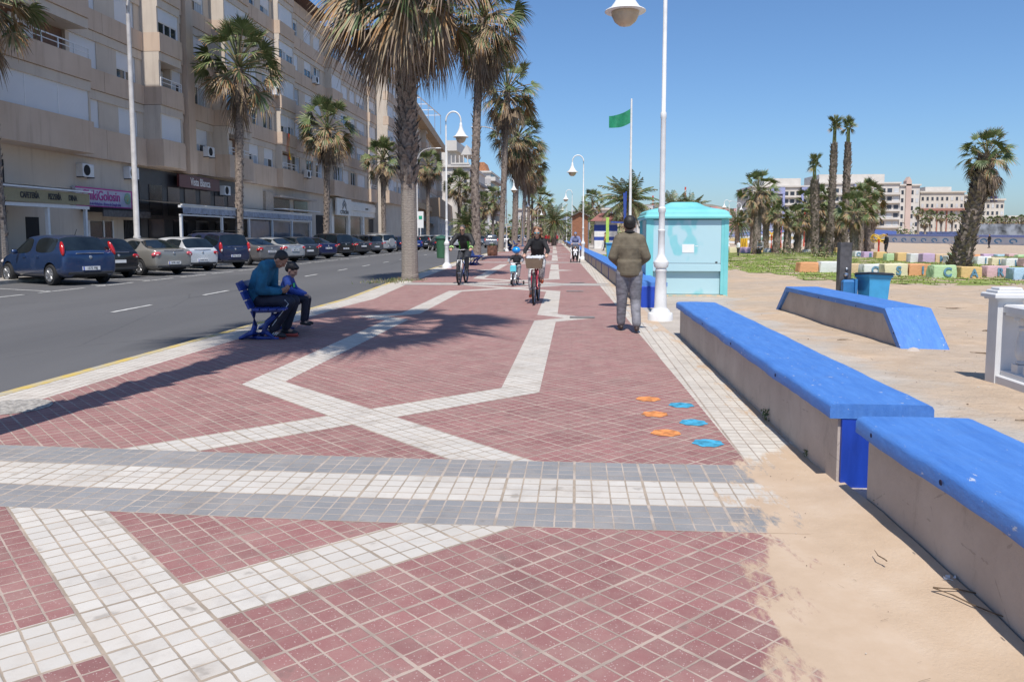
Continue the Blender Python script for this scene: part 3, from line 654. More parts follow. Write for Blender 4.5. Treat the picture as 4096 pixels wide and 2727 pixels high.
def text_mesh(txt, size, name='lettering', m=None, parent=None, depth=.0, align='CENTER', sx=1.0, bold=0.0):
    cu = bpy.data.curves.new('txt', 'FONT'); cu.body = txt; cu.size = size; cu.align_x = align; cu.align_y = 'CENTER'; cu.extrude = depth; cu.offset = bold
    ob = bpy.data.objects.new('txt', cu); C.objects.link(ob); dg = bpy.context.evaluated_depsgraph_get(); dg.update()
    me = bpy.data.meshes.new_from_object(ob.evaluated_get(dg)); bpy.data.objects.remove(ob); bpy.data.curves.remove(cu)
    for v in me.vertices: v.co.x *= sx
    me.materials.clear(); me.materials.append(m); me.name = name
    return link(name, me, parent)
rng = random.Random(11)
NUM = 0
def block(x0, x1, yb, h_px, col, letter=None, lab=''):
    a, bq = G(x0, yb), G(x1, yb); wd = (bq-a).length; c_ = (a+bq)/2; d = math.atan2(bq.y-a.y, bq.x-a.x); sc_ = c_.y/3200; h_ = h_px*sc_
    dep = max(.5, wd*.6); zg = sandz(c_.x, c_.y)
    mb = MB(); n = 7; V = []; F = []
    def P(u, v, w_):  # superellipsoid-like rounded block
        x, y, z = [math.copysign(abs(q)**.55, q) for q in (u, v, w_)]; return Vector((x, y, z))
    mb.box(-1, 1, -1, 1, -1, 1)
    bm = bmesh.new(); me = bpy.data.meshes.new('block')
    bmesh.ops.create_cube(bm, size=2); bmesh.ops.bevel(bm, geom=bm.edges[:], offset=.15, segments=3, affect='EDGES', profile=.6); bmesh.ops.subdivide_edges(bm, edges=bm.edges[:], cuts=1, use_grid_fill=True)
    sd = rng.uniform(0, 50)
    for v in bm.verts:
        k = 1-.07*(v.co.z+1)/2*rng.uniform(.7, 1.3); v.co.x *= k; v.co += v.normal*noise.noise(v.co*1.5+Vector((sd, 0, 0)))*.13
        v.co = Vector((v.co.x*wd/2*1.0, v.co.y*dep/2+dep/2, (v.co.z+1)/2*(h_+.1)-.1))
    bm.to_mesh(me); bm.free(); me.materials.append(BM[col]); me.polygons.foreach_set('use_smooth', [True]*len(me.polygons))
    t_ = link('painted_block', me); t_.location = (c_.x, c_.y, zg); t_.rotation_euler = (0, 0, d)
    tag(t_, lab, 'block', 'painted concrete blocks on the beach')
    if letter:
        lt = text_mesh(letter, h_*.95, 'letter', m_letter, t_, .01, bold=.012); lt.rotation_euler = (R(90), 0, 0); lt.location = (.08*wd, -.02-.015*dep, h_*.44)
R1 = [(3197, 3280, 1089, 40, 'orange', None), (3280, 3366, 1090, 42, 'white', None), (3402, 3452, 1092, 38, 'tan', None), (3453, 3535, 1100, 43, 'white', 'O'), (3536, 3634, 1103, 48, 'cream', 'S'), (3636, 3728, 1103, 44, 'orange', 'I'), (3733, 3828, 1112, 49, 'green', 'C'), (3843, 3932, 1112, 46, 'amber', 'A'), (3946, 4038, 1110, 44, 'pink', 'R'), (4055, 4140, 1117, 45, 'blue', 'A')]
desc1 = ['leftmost plain orange block of the front row', 'plain white block right of the orange one in the front row', 'tan block half hidden by the metal post', 'white block with letter O in the front row', 'cream block with letter S', 'orange block with letter I', 'green block with letter C', 'amber block with letter A, next to the green one', 'pink block with letter R in the front row', 'pale blue block with letter A at the right edge']
for r, l_ in zip(R1, desc1): block(*r, lab=l_)
R2 = [(2917, 2958, 1011, 22, 'cream', None, 'cream block nearest the kiosk in the second row'), (2960, 3003, 1012, 22, 'lilac', None, 'lilac block near the kiosk behind the lawn'), (3012, 3058, 1009, 16, 'amber', None, 'low amber block behind the lawn'), (3058, 3098, 1010, 16, 'white', 'J', 'white lettered block behind the lawn palms'), (3155, 3197, 1010, 16, 'cream', 'A', 'cream block with letter A behind the lawn'), (3215, 3250, 1009, 13, 'white', None, 'low white block between the lawn palm trunks'), (3345, 3372, 1012, 20, 'amber', None, 'amber block peeking out left of the metal post'),
      (3420, 3444, 1027, 22, 'white', 'O', 'white block with letter right of the metal post, second row'), (3455, 3499, 1030, 22, 'lilac', 'E', 'lilac block with letter E'), (3505, 3549, 1034, 24, 'amber', None, 'amber block right of the lilac E block'), (3546, 3588, 1042, 28, 'green', None, 'green washed block in the middle row'), (3590, 3640, 1044, 32, 'amber', None, 'wide amber block left of the white and lilac pair'),
      (3641, 3688, 1050, 34, 'white', None, 'plain white block left of the lilac one'), (3689, 3741, 1052, 34, 'lilac', None, 'plain lilac block left of the letter M'), (3742, 3790, 1052, 34, 'tan', 'M', 'tan block with letter M'), (3791, 3818, 1054, 28, 'white', 'E', 'white block with letter E at the leaning palm'), (3866, 3907, 1058, 30, 'orange', 'L', 'orange block with letter L right of the leaning palm'), (3908, 3965, 1060, 32, 'white', 'I', 'white block with letter I'), (3966, 4024, 1061, 28, 'cream', 'L', 'cream block with letter L'), (4025, 4092, 1066, 32, 'white', 'L', 'white block with letter L near the right edge'), (4093, 4150, 1068, 32, 'pink', 'A', 'pink block with letter A cut by the right edge')]
for r in R2: block(*r[:6], lab=r[6])
R3 = [(3800, 3835, 1022, 10, 'green'), (3870, 3925, 1027, 11, 'orange'), (3935, 3985, 1027, 10, 'lilac'), (3990, 4030, 1028, 9, 'blue'), (4035, 4070, 1029, 11, 'pink'), (4072, 4120, 1030, 9, 'green')]
for r in R3: block(*r, lab={3800: 'low green block of the farthest row behind the leaning palm', 3870: 'low orange block of the farthest row', 3935: 'low lilac block of the farthest row', 3990: 'low pale blue block of the farthest row', 4035: 'low pink block of the farthest row', 4072: 'low green block of the farthest row at the right edge'}[r[0]])
# playground, boardwalk litter
m_y = mat('yellow_paint', (.72, .45, .04), .5, .1); m_r = mat('red_paint', (.55, .05, .02), .5, .1); m_bp = mat('light_blue_paint', (.12, .35, .6), .5, .1)
def exerciser(x, yb, sc_, lab, kind):
    p = G(x, yb); t_ = thing('exercise_machine', lab, 'exercise machine', (p.x, p.y, 0), rng.uniform(0, 3), 'outdoor exercise machines on the beach')
    mb = MB()
    if kind == 0:
        mb.tube([(0, 0, 0), (0, 0, 1.1*sc_)], .1, 10, 1); [mb.tube([(math.cos(a)*.55*sc_+.0, math.sin(a)*.3, 1.25*sc_+math.sin(a*2)*.2) for a in [R(q*30) for q in range(13)]], .05, 6) for _ in (0,)]
        for s in (-1, 1): mb.tube([(s*.35+math.cos(R(q*30))*.33, 0, 1.2*sc_+math.sin(R(q*30))*.33) for q in range(13)], .045, 6)
    elif kind == 1:
        for s in (-.5, 0, .5): mb.box(s-.13, s+.13, -.1, .1, 0, 1.1*sc_, 0, .04); mb.box(s-.09, s+.09, -.12, -.1, .3, .9*sc_, 1)
    else:
        mb.tube([(0, 0, 0), (0, 0, 3.0*sc_)], .09, 10, 1); mb.tube([(-.4, 0, 2.2*sc_), (.5, 0, 2.6*sc_)], .05, 6, 0); mb.tube([(-.3, 0, 1.6*sc_), (.45, 0, 1.2*sc_)], .05, 6, 0)
    mb.build('machine_frame', [m_y, m_r], t_)
exerciser(3085, 992, 1.3, 'yellow wheel exercise machine behind the lawn palms', 0); exerciser(2975, 990, 1.0, 'orange and yellow stools of the playground near the kiosk', 1); exerciser(3514, 1010, 1.0, 'yellow double-wheel exercise machine in the open sand', 0); exerciser(3437, 1008, .8, 'yellow and red exercise machine right of the metal post', 0); exerciser(3215, 985, 1.5, 'tall red climbing pole among the lawn palms', 2); exerciser(3123, 990, 1.1, 'small red exercise machine between palm trunks', 2)
# twigs and litter near the camera
m_twig = mat('dry_twig', (.13, .085, .05), .9, .3, 20); m_foil = mat('foil_scrap', (.7, .7, .72), .35, .1)
def twig(px, lab, l=.35, a=0, n=3):
    p = G(*px); mb = MB(); r_ = random.Random(px[0])
    for k in range(n):
        q = Vector((p.x, p.y, .010 if p.x < 1.3 else (.055 if p.x < 1.6 else sandz(p.x, p.y)+.008))); pts = [q.copy()]; ang = a+r_.uniform(-.5, .5)
        for i in range(6): ang += r_.uniform(-.5, .5); q = q+Vector((math.cos(ang), math.sin(ang), r_.uniform(-.02, .05)))*l/6; pts.append(q.copy())
        mb.tube(pts, [.004, .0035, .003, .003, .002, .002, .001], 4)
    tag(mb.build('twig', m_twig), lab, 'twig', 'twigs and seaweed lying about')
twig((3730, 2400), 'long thin twig on the sand drift by the nearest wall', .5, -.5, 2); twig((4060, 1680), 'dark stick on the path beyond the nearest wall', .3, .1, 2); twig((3880, 1405), 'dry branch on the sand left of the balustrade', .45, -.3, 4); twig((3930, 1318), 'seaweed tuft beside the balustrade post', .35, .2, 7); twig((3785, 1230), 'small seaweed tuft on the sand behind the sloping bench', .4, .4, 5); twig((3350, 1360), 'small twig in the sand in front of the sloping bench', .2, .4, 2); twig((3545, 2290), 'short twig on the sand drift', .12, 1.9, 1)
p = G(3792, 2358); mb = MB(); r_ = random.Random(4)
for i in range(9): q = p+Vector((r_.uniform(-.02, .02), r_.uniform(-.015, .015), .03+r_.uniform(0, .02))); mb.add([q, q+Vector((r_.uniform(-.03, .03), .01, .012)), q+Vector((.01, r_.uniform(-.03, .03), .01))], [(0, 1, 2)])
tag(mb.build('foil_scrap', m_foil, fix=False), 'crumpled silver foil scrap lying by the foot of the nearest wall', 'litter')
def weed(px, lab, k=1.0):
    p = G(*px); mb = MB(); r_ = random.Random(px[0]); p.x = max(p.x, 1.46)
    for i in range(60):
        a = r_.uniform(0, 6.28); rr = r_.uniform(0, .07)*k; q = Vector((p.x+math.cos(a)*rr*.6, p.y+math.sin(a)*rr*1.2, r_.uniform(.01, .10)*k)); s = .014*k; v = Vector((r_.uniform(-1, 1), r_.uniform(-1, 1), r_.uniform(0, 1))).normalized()*s; u = Vector((r_.uniform(-1, 1), r_.uniform(-1, 1), r_.uniform(-1, 1))).normalized()*s*.6
        mb.add([q-v, q+u, q+v, q-u], [(0, 1, 2, 3)])
    tag(mb.build('weed', m_leaf, fix=False), lab, 'weed', 'weeds at the foot of the walls')
weed((3062, 1680), 'green weed at the foot of the middle wall', .9); weed((3225, 1828), 'low weed at the near end of the middle wall', .5); weed((3530, 2055), 'leafy weed at the foot of the nearest wall', 1.0); weed((4070, 2545), 'weed at the foot of the wall in the lower right corner', .5)
# manhole covers
m_iron = mat('cast_iron', (.40, .37, .33), .7, .3, 30, bmp=.5)
mb = MB(); mb.lathe([(.31, .0015), (.31, .0085), (.29, .0085), (.285, .007)], 28, (-4.76, 6.32, 0))
for i in range(-4, 5):
    w_ = math.sqrt(.28**2-(i*.06)**2); mb.box(-4.76-w_, -4.76+w_, 6.32+i*.06-.012, 6.32+i*.06+.012, -.001, .009)
struct(mb.build('manhole_cover', m_iron))
for (x, y) in ((.12, 14.15), (.05, 24.6), (-.02, 20.8)): mb = MB(); mb.box(x-.22, x+.22, y-.13, y+.13, .0082, .0122); struct(mb.build('drain_cover', mat('drain_grey', (.22, .2, .19), .7, .2, 20)))

# small debris scattered over the sand
rd = random.Random(31); mb = MB()
for i in range(800):
    Y = rd.uniform(4, 30)**1.0; X = rd.uniform(2.3, 4+Y*.5) if i > 110 else rd.uniform(1.0, 1.5); Y = Y if i > 110 else rd.uniform(2.2, 5); zz = sandz(X, Y)+.004 if X > 1.7 else .006
    a = rd.uniform(0, 3.14); k = rd.uniform(.003, .013) if i > 110 else rd.uniform(.001, .004); p = Vector((X, Y, zz))
    if rd.random() < .45: d = Vector((math.cos(a), math.sin(a), rd.uniform(-.05, .15)))*k*rd.uniform(2, 7); n_ = Vector((-math.sin(a), math.cos(a), 0))*k*.18; mb.add([p-d-n_, p-d+n_, p+d+n_+Vector((0, 0, .004)), p+d-n_+Vector((0, 0, .004))], [(0, 1, 2, 3)], 0)
    else: mb.ball(p, k, k*rd.uniform(.6, 1), k*.5, 5, rd.choice((0, 1, 2)))
tag(mb.build('beach_debris', [m_twig, mat('pebble', (.35, .3, .25), .8, .3, 30), mat('shell_white', (.6, .58, .54), .6, .1)], fix=False), 'bits of twig, shell and pebble scattered over the sand', 'debris', kind='stuff')
# ------------------------------------------------------------------ palms
m_trunk, t, b = newmat('palm_trunk_bark'); b.inputs['Roughness'].default_value = .9; o_ = coord(t)
wv = t.nodes.new('ShaderNodeTexWave'); wv.bands_direction = 'Z'; wv.inputs['Scale'].default_value = 4.2; wv.inputs['Distortion'].default_value = 9; wv.inputs['Detail'].default_value = 3; wv.inputs['Detail Scale'].default_value = 3; L(t, o_, wv.inputs['Vector'])
c = mixc(t, wv.outputs[0], (.25, .21, .18), (.33, .285, .24)); c = mixc(t, math_(t, 'MULTIPLY', noise_(t, 14, 5, mapping(t, o_, (1, 1, .4))), .6), c, (.25, .21, .175)); L(t, c, b.inputs['Base Color'])
bump(t, b, math_(t, 'ADD', wv.outputs[0], noise_(t, 30, 4, mapping(t, o_, (1, 1, .3)))), .45, .02)
m_boot = mat('palm_leaf_base', (.26, .21, .175), .9, .35, 11, col2=(.095, .072, .06))
m_green = mat('palm_green', (.10, .135, .042), .55, .35, 3, col2=(.05, .075, .026)); m_lgreen = mat('palm_light_green', (.18, .205, .085), .5, .25, 4)
m_tan = mat('palm_straw', (.34, .265, .165), .8, .25, 6, col2=(.22, .15, .085)); m_dead = mat('palm_dead_leaf', (.23, .17, .125), .9, .35, 5, col2=(.12, .08, .055))
m_orange_t = mat('palm_orange_tip', (.34, .19, .08), .8, .3, 6)
PM = [m_green, m_lgreen, m_tan, m_dead, m_orange_t]
def frond(mb, rnd, c, az, el, pet, R_, kind, droop=.5, wind=(0, 0), nb=20, open_=1.0):
    d = Vector((math.cos(az)*math.cos(el), math.sin(az)*math.cos(el), math.sin(el))); g = Vector((wind[0], wind[1], -1))
    # petiole, bending under its weight
    p0 = Vector(c); p1 = p0+d*pet*.55; d2 = (d+g*.22*droop).normalized(); p2 = p1+d2*pet*.45
    mi_p = 3 if kind == 'dead' else (1 if rnd.random() < .6 else 2)
    mb.tube([p0, p1, p2], [.022, .016, .011], 3, mi_p, caps=False)
    d3 = (d2+g*.28*droop).normalized(); side = d3.cross(Vector((0, 0, 1)))
    if side.length < .1: side = Vector((-math.sin(az), math.cos(az), 0))
    side.normalize(); roll = rnd.uniform(-1.1, 1.1); up = side.cross(d3); side = (side*math.cos(roll)+up*math.sin(roll)).normalized(); up = side.cross(d3).normalized()
    spread = R(rnd.uniform(75, 100))*open_; base = {'live': 0, 'old': 2, 'dead': 3}[kind]
    for i in range(nb):
        k = (i+.5)/nb*2-1; a = k*spread; dl = (d3*math.cos(a)+side*math.sin(a)+up*(.22*abs(k)+rnd.uniform(-.05, .05))).normalized(); ln = R_*(1-.28*k*k)*rnd.uniform(.88, 1.08)
        q = p2; w0 = R_*spread*2/nb*.30; pts = []
        per = (side*math.cos(a)-d3*math.sin(a)).normalized()
        dr = droop*(1.25 if kind != 'live' else .8)*rnd.uniform(.6, 1.5)
        for tt in (0, .45, .75, 1.0):
            pos = p2+dl*ln*tt+g*(ln*.42*dr*tt**2.6); wv_ = w0*(.12 if tt == 0 else (1.0 if tt == .45 else (.55 if tt == .75 else .04))); zz = up*(w0*.25*(1 if i % 2 else -1) if tt == .45 else 0)
            pts += [pos-per*wv_+zz, pos+per*wv_-zz]
        if kind == 'live': m = 0 if rnd.random() < .72 else 1; mt = rnd.choice((m, m, 2, 1, 4))
        elif kind == 'old': m = rnd.choice((0, 2, 2, 1, 4)); mt = rnd.choice((2, 3, 4))
        else: m = rnd.choice((3, 3, 3, 2)); mt = m
        mb.add(pts, [(0, 1, 3, 2), (2, 3, 5, 4), (4, 5, 7, 6)], [m, m, mt])
def fan_crown(seed, R_, nlive=44, nold=22, ndead=26, skirt=1.0, nb=20, windx=0.0, spike=0):
    rnd = random.Random(seed); mb = MB(); c = Vector((0, 0, 0))
    for i in range(nlive):
        az = i*2.39996+rnd.uniform(-.3, .3); u = i/nlive; el = R(82-85*u+rnd.uniform(-10, 10)); frond(mb, rnd, c+Vector((0, 0, .35*(1-u)*R_*.3)), az, el, R_*rnd.uniform(.50, .70), R_*rnd.uniform(.34, .44), 'live', .35+.75*u, (windx, 0), nb)
    for i in range(nold):
        az = i*2.39996+rnd.uniform(-.4, .4); u = i/max(1, nold); el = R(5-50*u+rnd.uniform(-10, 10)); frond(mb, rnd, c-Vector((0, 0, .05*R_)), az, el, R_*rnd.uniform(.46, .64), R_*rnd.uniform(.33, .43), 'old', 1.0, (windx, 0), nb)
    for i in range(ndead):
        az = i*2.39996+rnd.uniform(-.4, .4); u = i/max(1, ndead); el = R(-40-42*u+rnd.uniform(-8, 8)); frond(mb, rnd, c-Vector((0, 0, (.1+.35*u*skirt)*R_)), az, el, R_*rnd.uniform(.25, .5)*skirt, R_*rnd.uniform(.35, .5), 'dead', 1.1, (windx*.5, 0), nb-4, .55)
    for i in range(spike):   # dry flower stalks
        az = rnd.uniform(0, 6.28); l = R_*rnd.uniform(.7, 1.05); pts = [Vector((0, 0, 0))]; d = Vector((math.cos(az), math.sin(az), .55)).normalized()
        for q in range(6): d = (d+Vector((0, 0, -.26))).normalized(); pts.append(pts[-1]+d*l/6)
        mb.tube(pts, [.018, .016, .012, .01, .008, .006, .004], 4, 2, caps=False)
    me_o = mb.build('crown', PM, fix=False); me = me_o.data; bpy.data.objects.remove(me_o); return me
def trunk(pts, rads, boots=0, z0=0, z1=1, bl=.16, seed=1, bout=.5):
    rnd = random.Random(seed); mb = MB(); P = []; Rr = []; n = 26
    def at(u):
        s = u*(len(pts)-1); i = min(int(s), len(pts)-2); f = s-i; a, b_ = Vector(pts[i]), Vector(pts[i+1]); return a+(b_-a)*f, rads[i]+(rads[i+1]-rads[i])*f
    for i in range(n+1):
        p, r = at(i/n); P.append(p); Rr.append(r*(1+.05*noise.noise(Vector((i*.9, seed, 0)))))
    mb.tube(P, Rr, 14, 0); H = P[-1].z-P[0].z
    if boots:
        for i in range(n):
            if (i+.5)/n > z0+.02*math.sin(i): mb.m[i*14:(i+1)*14] = [1]*14
    for i in range(boots):
        u = z0+(z1-z0)*((i+rnd.random())/boots); p, r = at(u); a = i*2.4+rnd.uniform(-.25, .25); o = Vector((math.cos(a), math.sin(a), 0)); s = Vector((-math.sin(a), math.cos(a), 0)); l = bl*rnd.uniform(.6, 1.4); wd = bl*.42*rnd.uniform(.7, 1.3); ou = bout*rnd.uniform(.3, 1.5)
        a0 = p+o*(r*.86); tip = a0+(o*ou+Vector((0, 0, 1))).normalized()*l+s*rnd.uniform(-.3, .3)*wd; mid = a0+(tip-a0)*.5+o*.02
        mb.add([a0-s*wd-Vector((0, 0, l*.3)), a0+s*wd-Vector((0, 0, l*.3)), mid+s*wd*.75, mid-s*wd*.75, tip+s*wd*.25, tip-s*wd*.25, mid-o*.05], [(0, 1, 2, 3), (3, 2, 4, 5), (0, 3, 6), (1, 6, 2)], 1)
    return mb
def palm(label, base, top, R_, crown_me, r0=.24, r1=.17, boots=160, bz=(.3, 1), group='fan palms', name='fan_palm', rz=0, lean=0, bl=.16, bend=0, sc_z=1, bout=.5, rads=None, cscale=None):
    base = Vector(base); top = Vector(top); d = top-base; t_ = thing(name, label, 'palm tree', base, 0, group)
    m1 = Vector((0, 0, 0))+d*.33+Vector((bend, 0, 0)); m2 = d*.66+Vector((bend*.8, 0, 0)); pts = [(0, 0, -.2), (0, 0, .25), m1, m2, d*.92, d]; rr = rads or [r0*1.35, r0*1.1, r0, (r0+r1)/2, r1, r1*.95]
    trunk(pts, rr, boots, bz[0], bz[1], bl, int(abs(base.x*7+base.y)), bout).build('trunk', [m_trunk, m_boot], t_, fix=False)
    c = link('crown', crown_me, t_); c.location = d; c.rotation_euler = (0, R(lean), rz); k = cscale or R_; c.scale = (k, k, k*sc_z)
    return t_
cA = fan_crown(1, 1.0, 36, 14, 13, .8, 22, -.12, 0); cB = fan_crown(2, 1.0, 30, 16, 15, .9, 20, -.1, 6); cC = fan_crown(3, 1.0, 28, 12, 12, .8, 16, -.1, 3)
cP1 = None; cBig = fan_crown(7, 1.0, 36, 26, 34, 1.0, 26, -.18, 0); cLow = fan_crown(9, 1.0, 30, 14, 14, .7, 12, -.08, 0); cShag = fan_crown(12, 1.0, 34, 10, 30, 1.2, 18, .22, 0)
def big_crown():
    rnd = random.Random(44); mb = MB(); c = Vector((0, 0, 0))
    for i in range(44):
        u = i/44; az = i*2.39996+rnd.uniform(-.3, .3); frond(mb, rnd, c+Vector((0, 0, .1*(1-u))), az, R(80-72*u+rnd.uniform(-9, 9)), rnd.uniform(.48, .6), rnd.uniform(.36, .46), 'live', .4+.7*u, (-.15, 0), 26)
    for i in range(26):
        u = i/26; az = i*2.39996+rnd.uniform(-.4, .4); frond(mb, rnd, c-Vector((0, 0, .03+.05*u)), az, R(14-46*u+rnd.uniform(-10, 10)), rnd.uniform(.46, .62), rnd.uniform(.34, .44), 'old' if rnd.random() < .75 else 'dead', 1.05, (-.22, 0), 26)
    for i in range(22):
        u = i/22; az = i*2.39996+rnd.uniform(-.4, .4); frond(mb, rnd, c-Vector((0, 0, .06+.10*u)), az, R(-28-34*u+rnd.uniform(-8, 8)), rnd.uniform(.36, .5), rnd.uniform(.32, .42), 'dead', 1.15, (-.1, 0), 22, .6)
    for az, z, l in ((-.35, -.22, .42), (-.8, -.26, .40), (2.6, -.2, .34), (-1.5, -.3, .36), (.1, -.15, .45), (-2.0, -.28, .3)):
        frond(mb, rnd, c-Vector((0, 0, -z)), az, R(-58), .16, l, 'dead', 1.3, (.1, 0), 22, .35)
    o = mb.build('crown', PM, fix=False); me = o.data; bpy.data.objects.remove(o); return me
cP1 = big_crown()
# palms along the promenade kerb
b1 = (-5.36, 25.6, 0)
palm('biggest palm with smooth lower trunk and heavy skirt of dead fronds, in the middle foreground', b1, (-5.42, 25.6, 9.4), 3.4, cP1, boots=520, bz=(.40, .99), bl=.30, rz=.0, group='fan palms along the promenade', bout=.8, rads=[.30, .27, .24, .26, .33, .34])
def mid(x, yb, Y, xc, yc, R_, cr, lab, rz, **k):
    b_ = AT(x, 940, Y); tp = AT(xc, yc, Y); return palm(lab, (b_.x, Y, 0), (tp.x, Y, tp.z), R_, cr, rz=rz, group='fan palms along the promenade', **k)
mid(1908, 0, 46, 1932, 75, 3.0, cBig, 'tall palm with leaning shaggy trunk behind the big palm', 2.0, boots=330, bz=(.22, .98), bl=.22, r0=.23, r1=.22, bend=-.25)
mid(2003, 0, 71, 2030, 370, 3.35, cB, 'third tall palm of the promenade row', 1.2, boots=260, bz=(.3, .98), bl=.2, r0=.24, r1=.26)
mid(2058, 0, 100, 2068, 560, 4.0, cBig, 'fourth palm of the promenade row with windswept crown', 3.0, boots=200, bz=(.25, .98), bl=.26, r0=.36, r1=.36)
mid(2088, 0, 128, 2106, 650, 3.9, cB, 'fifth palm of the promenade row', .2, boots=120, bz=(.3, 1), bl=.25, r0=.3, r1=.28)
mid(2112, 0, 150, 2118, 690, 3.8, cA, 'sixth palm of the promenade row, farther and lower', 1.7, boots=100, bl=.25, r0=.28)
mid(2130, 0, 172, 2128, 705, 3.6, cC, 'seventh palm of the promenade row, partly hidden', 4.0, boots=80, bl=.25, r0=.28)
mid(2165, 0, 170, 2160, 812, 3.8, cC, 'lower far palm right of the promenade row', 2.0, boots=60, bl=.25, r0=.28)
# the palm out of frame whose shadow falls across the paving
palm('palm standing just outside the left edge, throwing the long trunk shadow', (-4.46, 4.7, 0), (-3.7, 4.9, 13.2), 3.0, cB, boots=300, bz=(.3, 1), bl=.22, r0=.2, r1=.24, group='fan palms along the promenade', rads=[.26, .22, .20, .27, .30, .28])
# palms on the far pavement
for x, Y, xc, yc, R_, cr, rz, lab in ((2, 26.2, -75, -10, 2.1, cB, 1, 'palm cut by the left edge before the cafeteria'), (955, 45.1, 955, 270, 2.95, cA, .3, 'palm with grey-green bushy crown rising before the dark restaurant front'), (1303, 61.2, 1310, 520, 2.65, cB, 2.2, 'palm before the car showroom'), (1535, 78.5, 1532, 640, 2.4, cA, 4, 'palm left of the biggest trunk, before the street end of the block'), (1712, 103, 1712, 668, 2.4, cB, 5, 'palm seen right of the biggest trunk'), (1835, 125, 1838, 745, 2.9, cA, 1.4, 'palm in front of the white apartment building')):
    b_ = AT(x, 940, Y); tp = AT(xc, yc, Y); palm(lab, (b_.x, Y, 0), (tp.x, Y, tp.z), R_, cr, boots=230 if Y < 90 else 120, bz=(.28, 1), bl=.17, r0=.22, r1=.24, rz=rz, group='fan palms on the far pavement')
for x, Y, yc, R_, lab in ((1935, 150, 820, 2.7, 'small far palm left of the tall leaning trunk'), (1972, 160, 800, 3.0, 'small far palm below the banded apartment building'), (1880, 140, 850, 2.6, 'low far palm beside the white building'), (2370, 130, 812, 2.4, 'solitary fan palm behind the white information board')):
    b_ = AT(x, 940, Y); tp = AT(x, yc, Y); palm(lab, (b_.x, Y, 0), (tp.x, Y, tp.z), R_, cC, boots=40, bl=.2, r0=.25, rz=x, group='far fan palms')
# palms on the lawn: leaning one, tied ones and the cluster
b_ = G(3835, 1080); tp = AT(3950, 640, b_.y)
palm('leaning shaggy palm alone on the sand at the right', (b_.x, b_.y, 0), (AT(3948, 630, b_.y).x, b_.y, AT(3948, 630, b_.y).z), 1.22, cShag, boots=620, bz=(.02, .99), bl=.27, rz=.3, bend=.0, group='palms on the beach', bout=1.1, rads=[.44, .38, .30, .28, .26, .2], sc_z=1.0)
def tied(lab, x, yb, yt, xt, Y, wdt=.24):
    bx = AT(x, yb, Y); tp = AT(xt, yt, Y); t_ = thing('tied_palm', lab, 'palm tree', (bx.x, Y, 0), 0, 'tall palms with tied up crowns')
    d = Vector((tp.x-bx.x, 0, tp.z)); hgt = tp.z; k = 1-2.3/hgt
    trunk([(0, 0, -.2), d*.3, d*.6, d*k], [wdt*1.15, wdt, wdt*1.15, wdt*.8], 420, .02, .98, .24, int(x), .6).build('trunk', [m_trunk, m_boot], t_, fix=False)
    rnd = random.Random(x); mb = MB(); a = d*k; dn = d.normalized()
    for i in range(26): az = rnd.uniform(0, 6.28); o = Vector((math.cos(az), math.sin(az), 0)); mb.tube([a+o*.12, a+dn*.9+o*.10, a+dn*1.15+o*.16], [.03, .025, .02], 4, rnd.choice((0, 1, 1)), caps=False)
    for i in range(54):
        az = rnd.uniform(0, 6.28); o = Vector((math.cos(az), math.sin(az), 0)); p = a+dn*rnd.uniform(.95, 1.6)+o*rnd.uniform(.05, .15); el = R(rnd.uniform(35, 88)) if i < 44 else R(rnd.uniform(-60, 10))
        frond(mb, rnd, p, az, el, .12, rnd.uniform(.35, .6), 'live' if i < 48 else 'old', .3, (0, 0), 9, .35)
    mb.build('crown', PM, t_, fix=False)
tied('left one of the two tallest palms with tied tufted crown', 3318, 1020, 440, 3343, 60, .19); tied('right one of the two tallest palms with tied tufted crown', 3375, 1015, 445, 3397, 63, .21); tied('shorter palm with tied crown left of the two tallest', 3262, 1005, 597, 3257, 62, .26)
cl = [(3028, 985, 770, 2.2, 62), (3062, 985, 830, 2.1, 75), (3010, 985, 850, 1.9, 80), (3105, 1010, 862, 1.4, 66), (3148, 1000, 893, 1.1, 66), (3190, 985, 880, 1.8, 68), (3235, 985, 830, 2.3, 70), (3300, 1010, 880, 1.8, 70), (3350, 1010, 900, 1.6, 74), (3415, 1015, 850, 2.0, 57), (3440, 1000, 800, 2.0, 70), (3468, 1000, 790, 2.3, 72), (3485, 990, 860, 1.8, 86), (3275, 990, 800, 1.9, 72)]
names = ['leftmost big palm of the lawn cluster', 'palm just right of the leftmost in the lawn cluster', 'low bushy palm behind the leftmost of the lawn cluster', 'short trunked palm in the left half of the lawn cluster', 'smallest palm with round dark crown in the lawn cluster', 'palm between the red pole and the small round one', 'broad palm left of the tied one', 'low palm between the two tallest trunks and the tied one', 'low palm between the two tallest trunks', 'palm right behind the metal post', 'palm behind and right of the metal post', 'high crowned palm at the right end of the lawn cluster', 'low palm at the far right of the lawn cluster', 'palm right behind the tied shorter one']
for (x, yb, yc, R_, Y), lab in zip(cl, names):
    b_ = AT(x, 940, Y); tp = AT(x+6, yc, Y); palm(lab, (b_.x, Y, 0), (tp.x, Y, tp.z), R_*.80, [cLow, cC, cLow][x % 3], boots=190, bz=(.05, 1), bl=.22, r0=.27, r1=.25, rz=x*.7, group='palm cluster on the lawn')
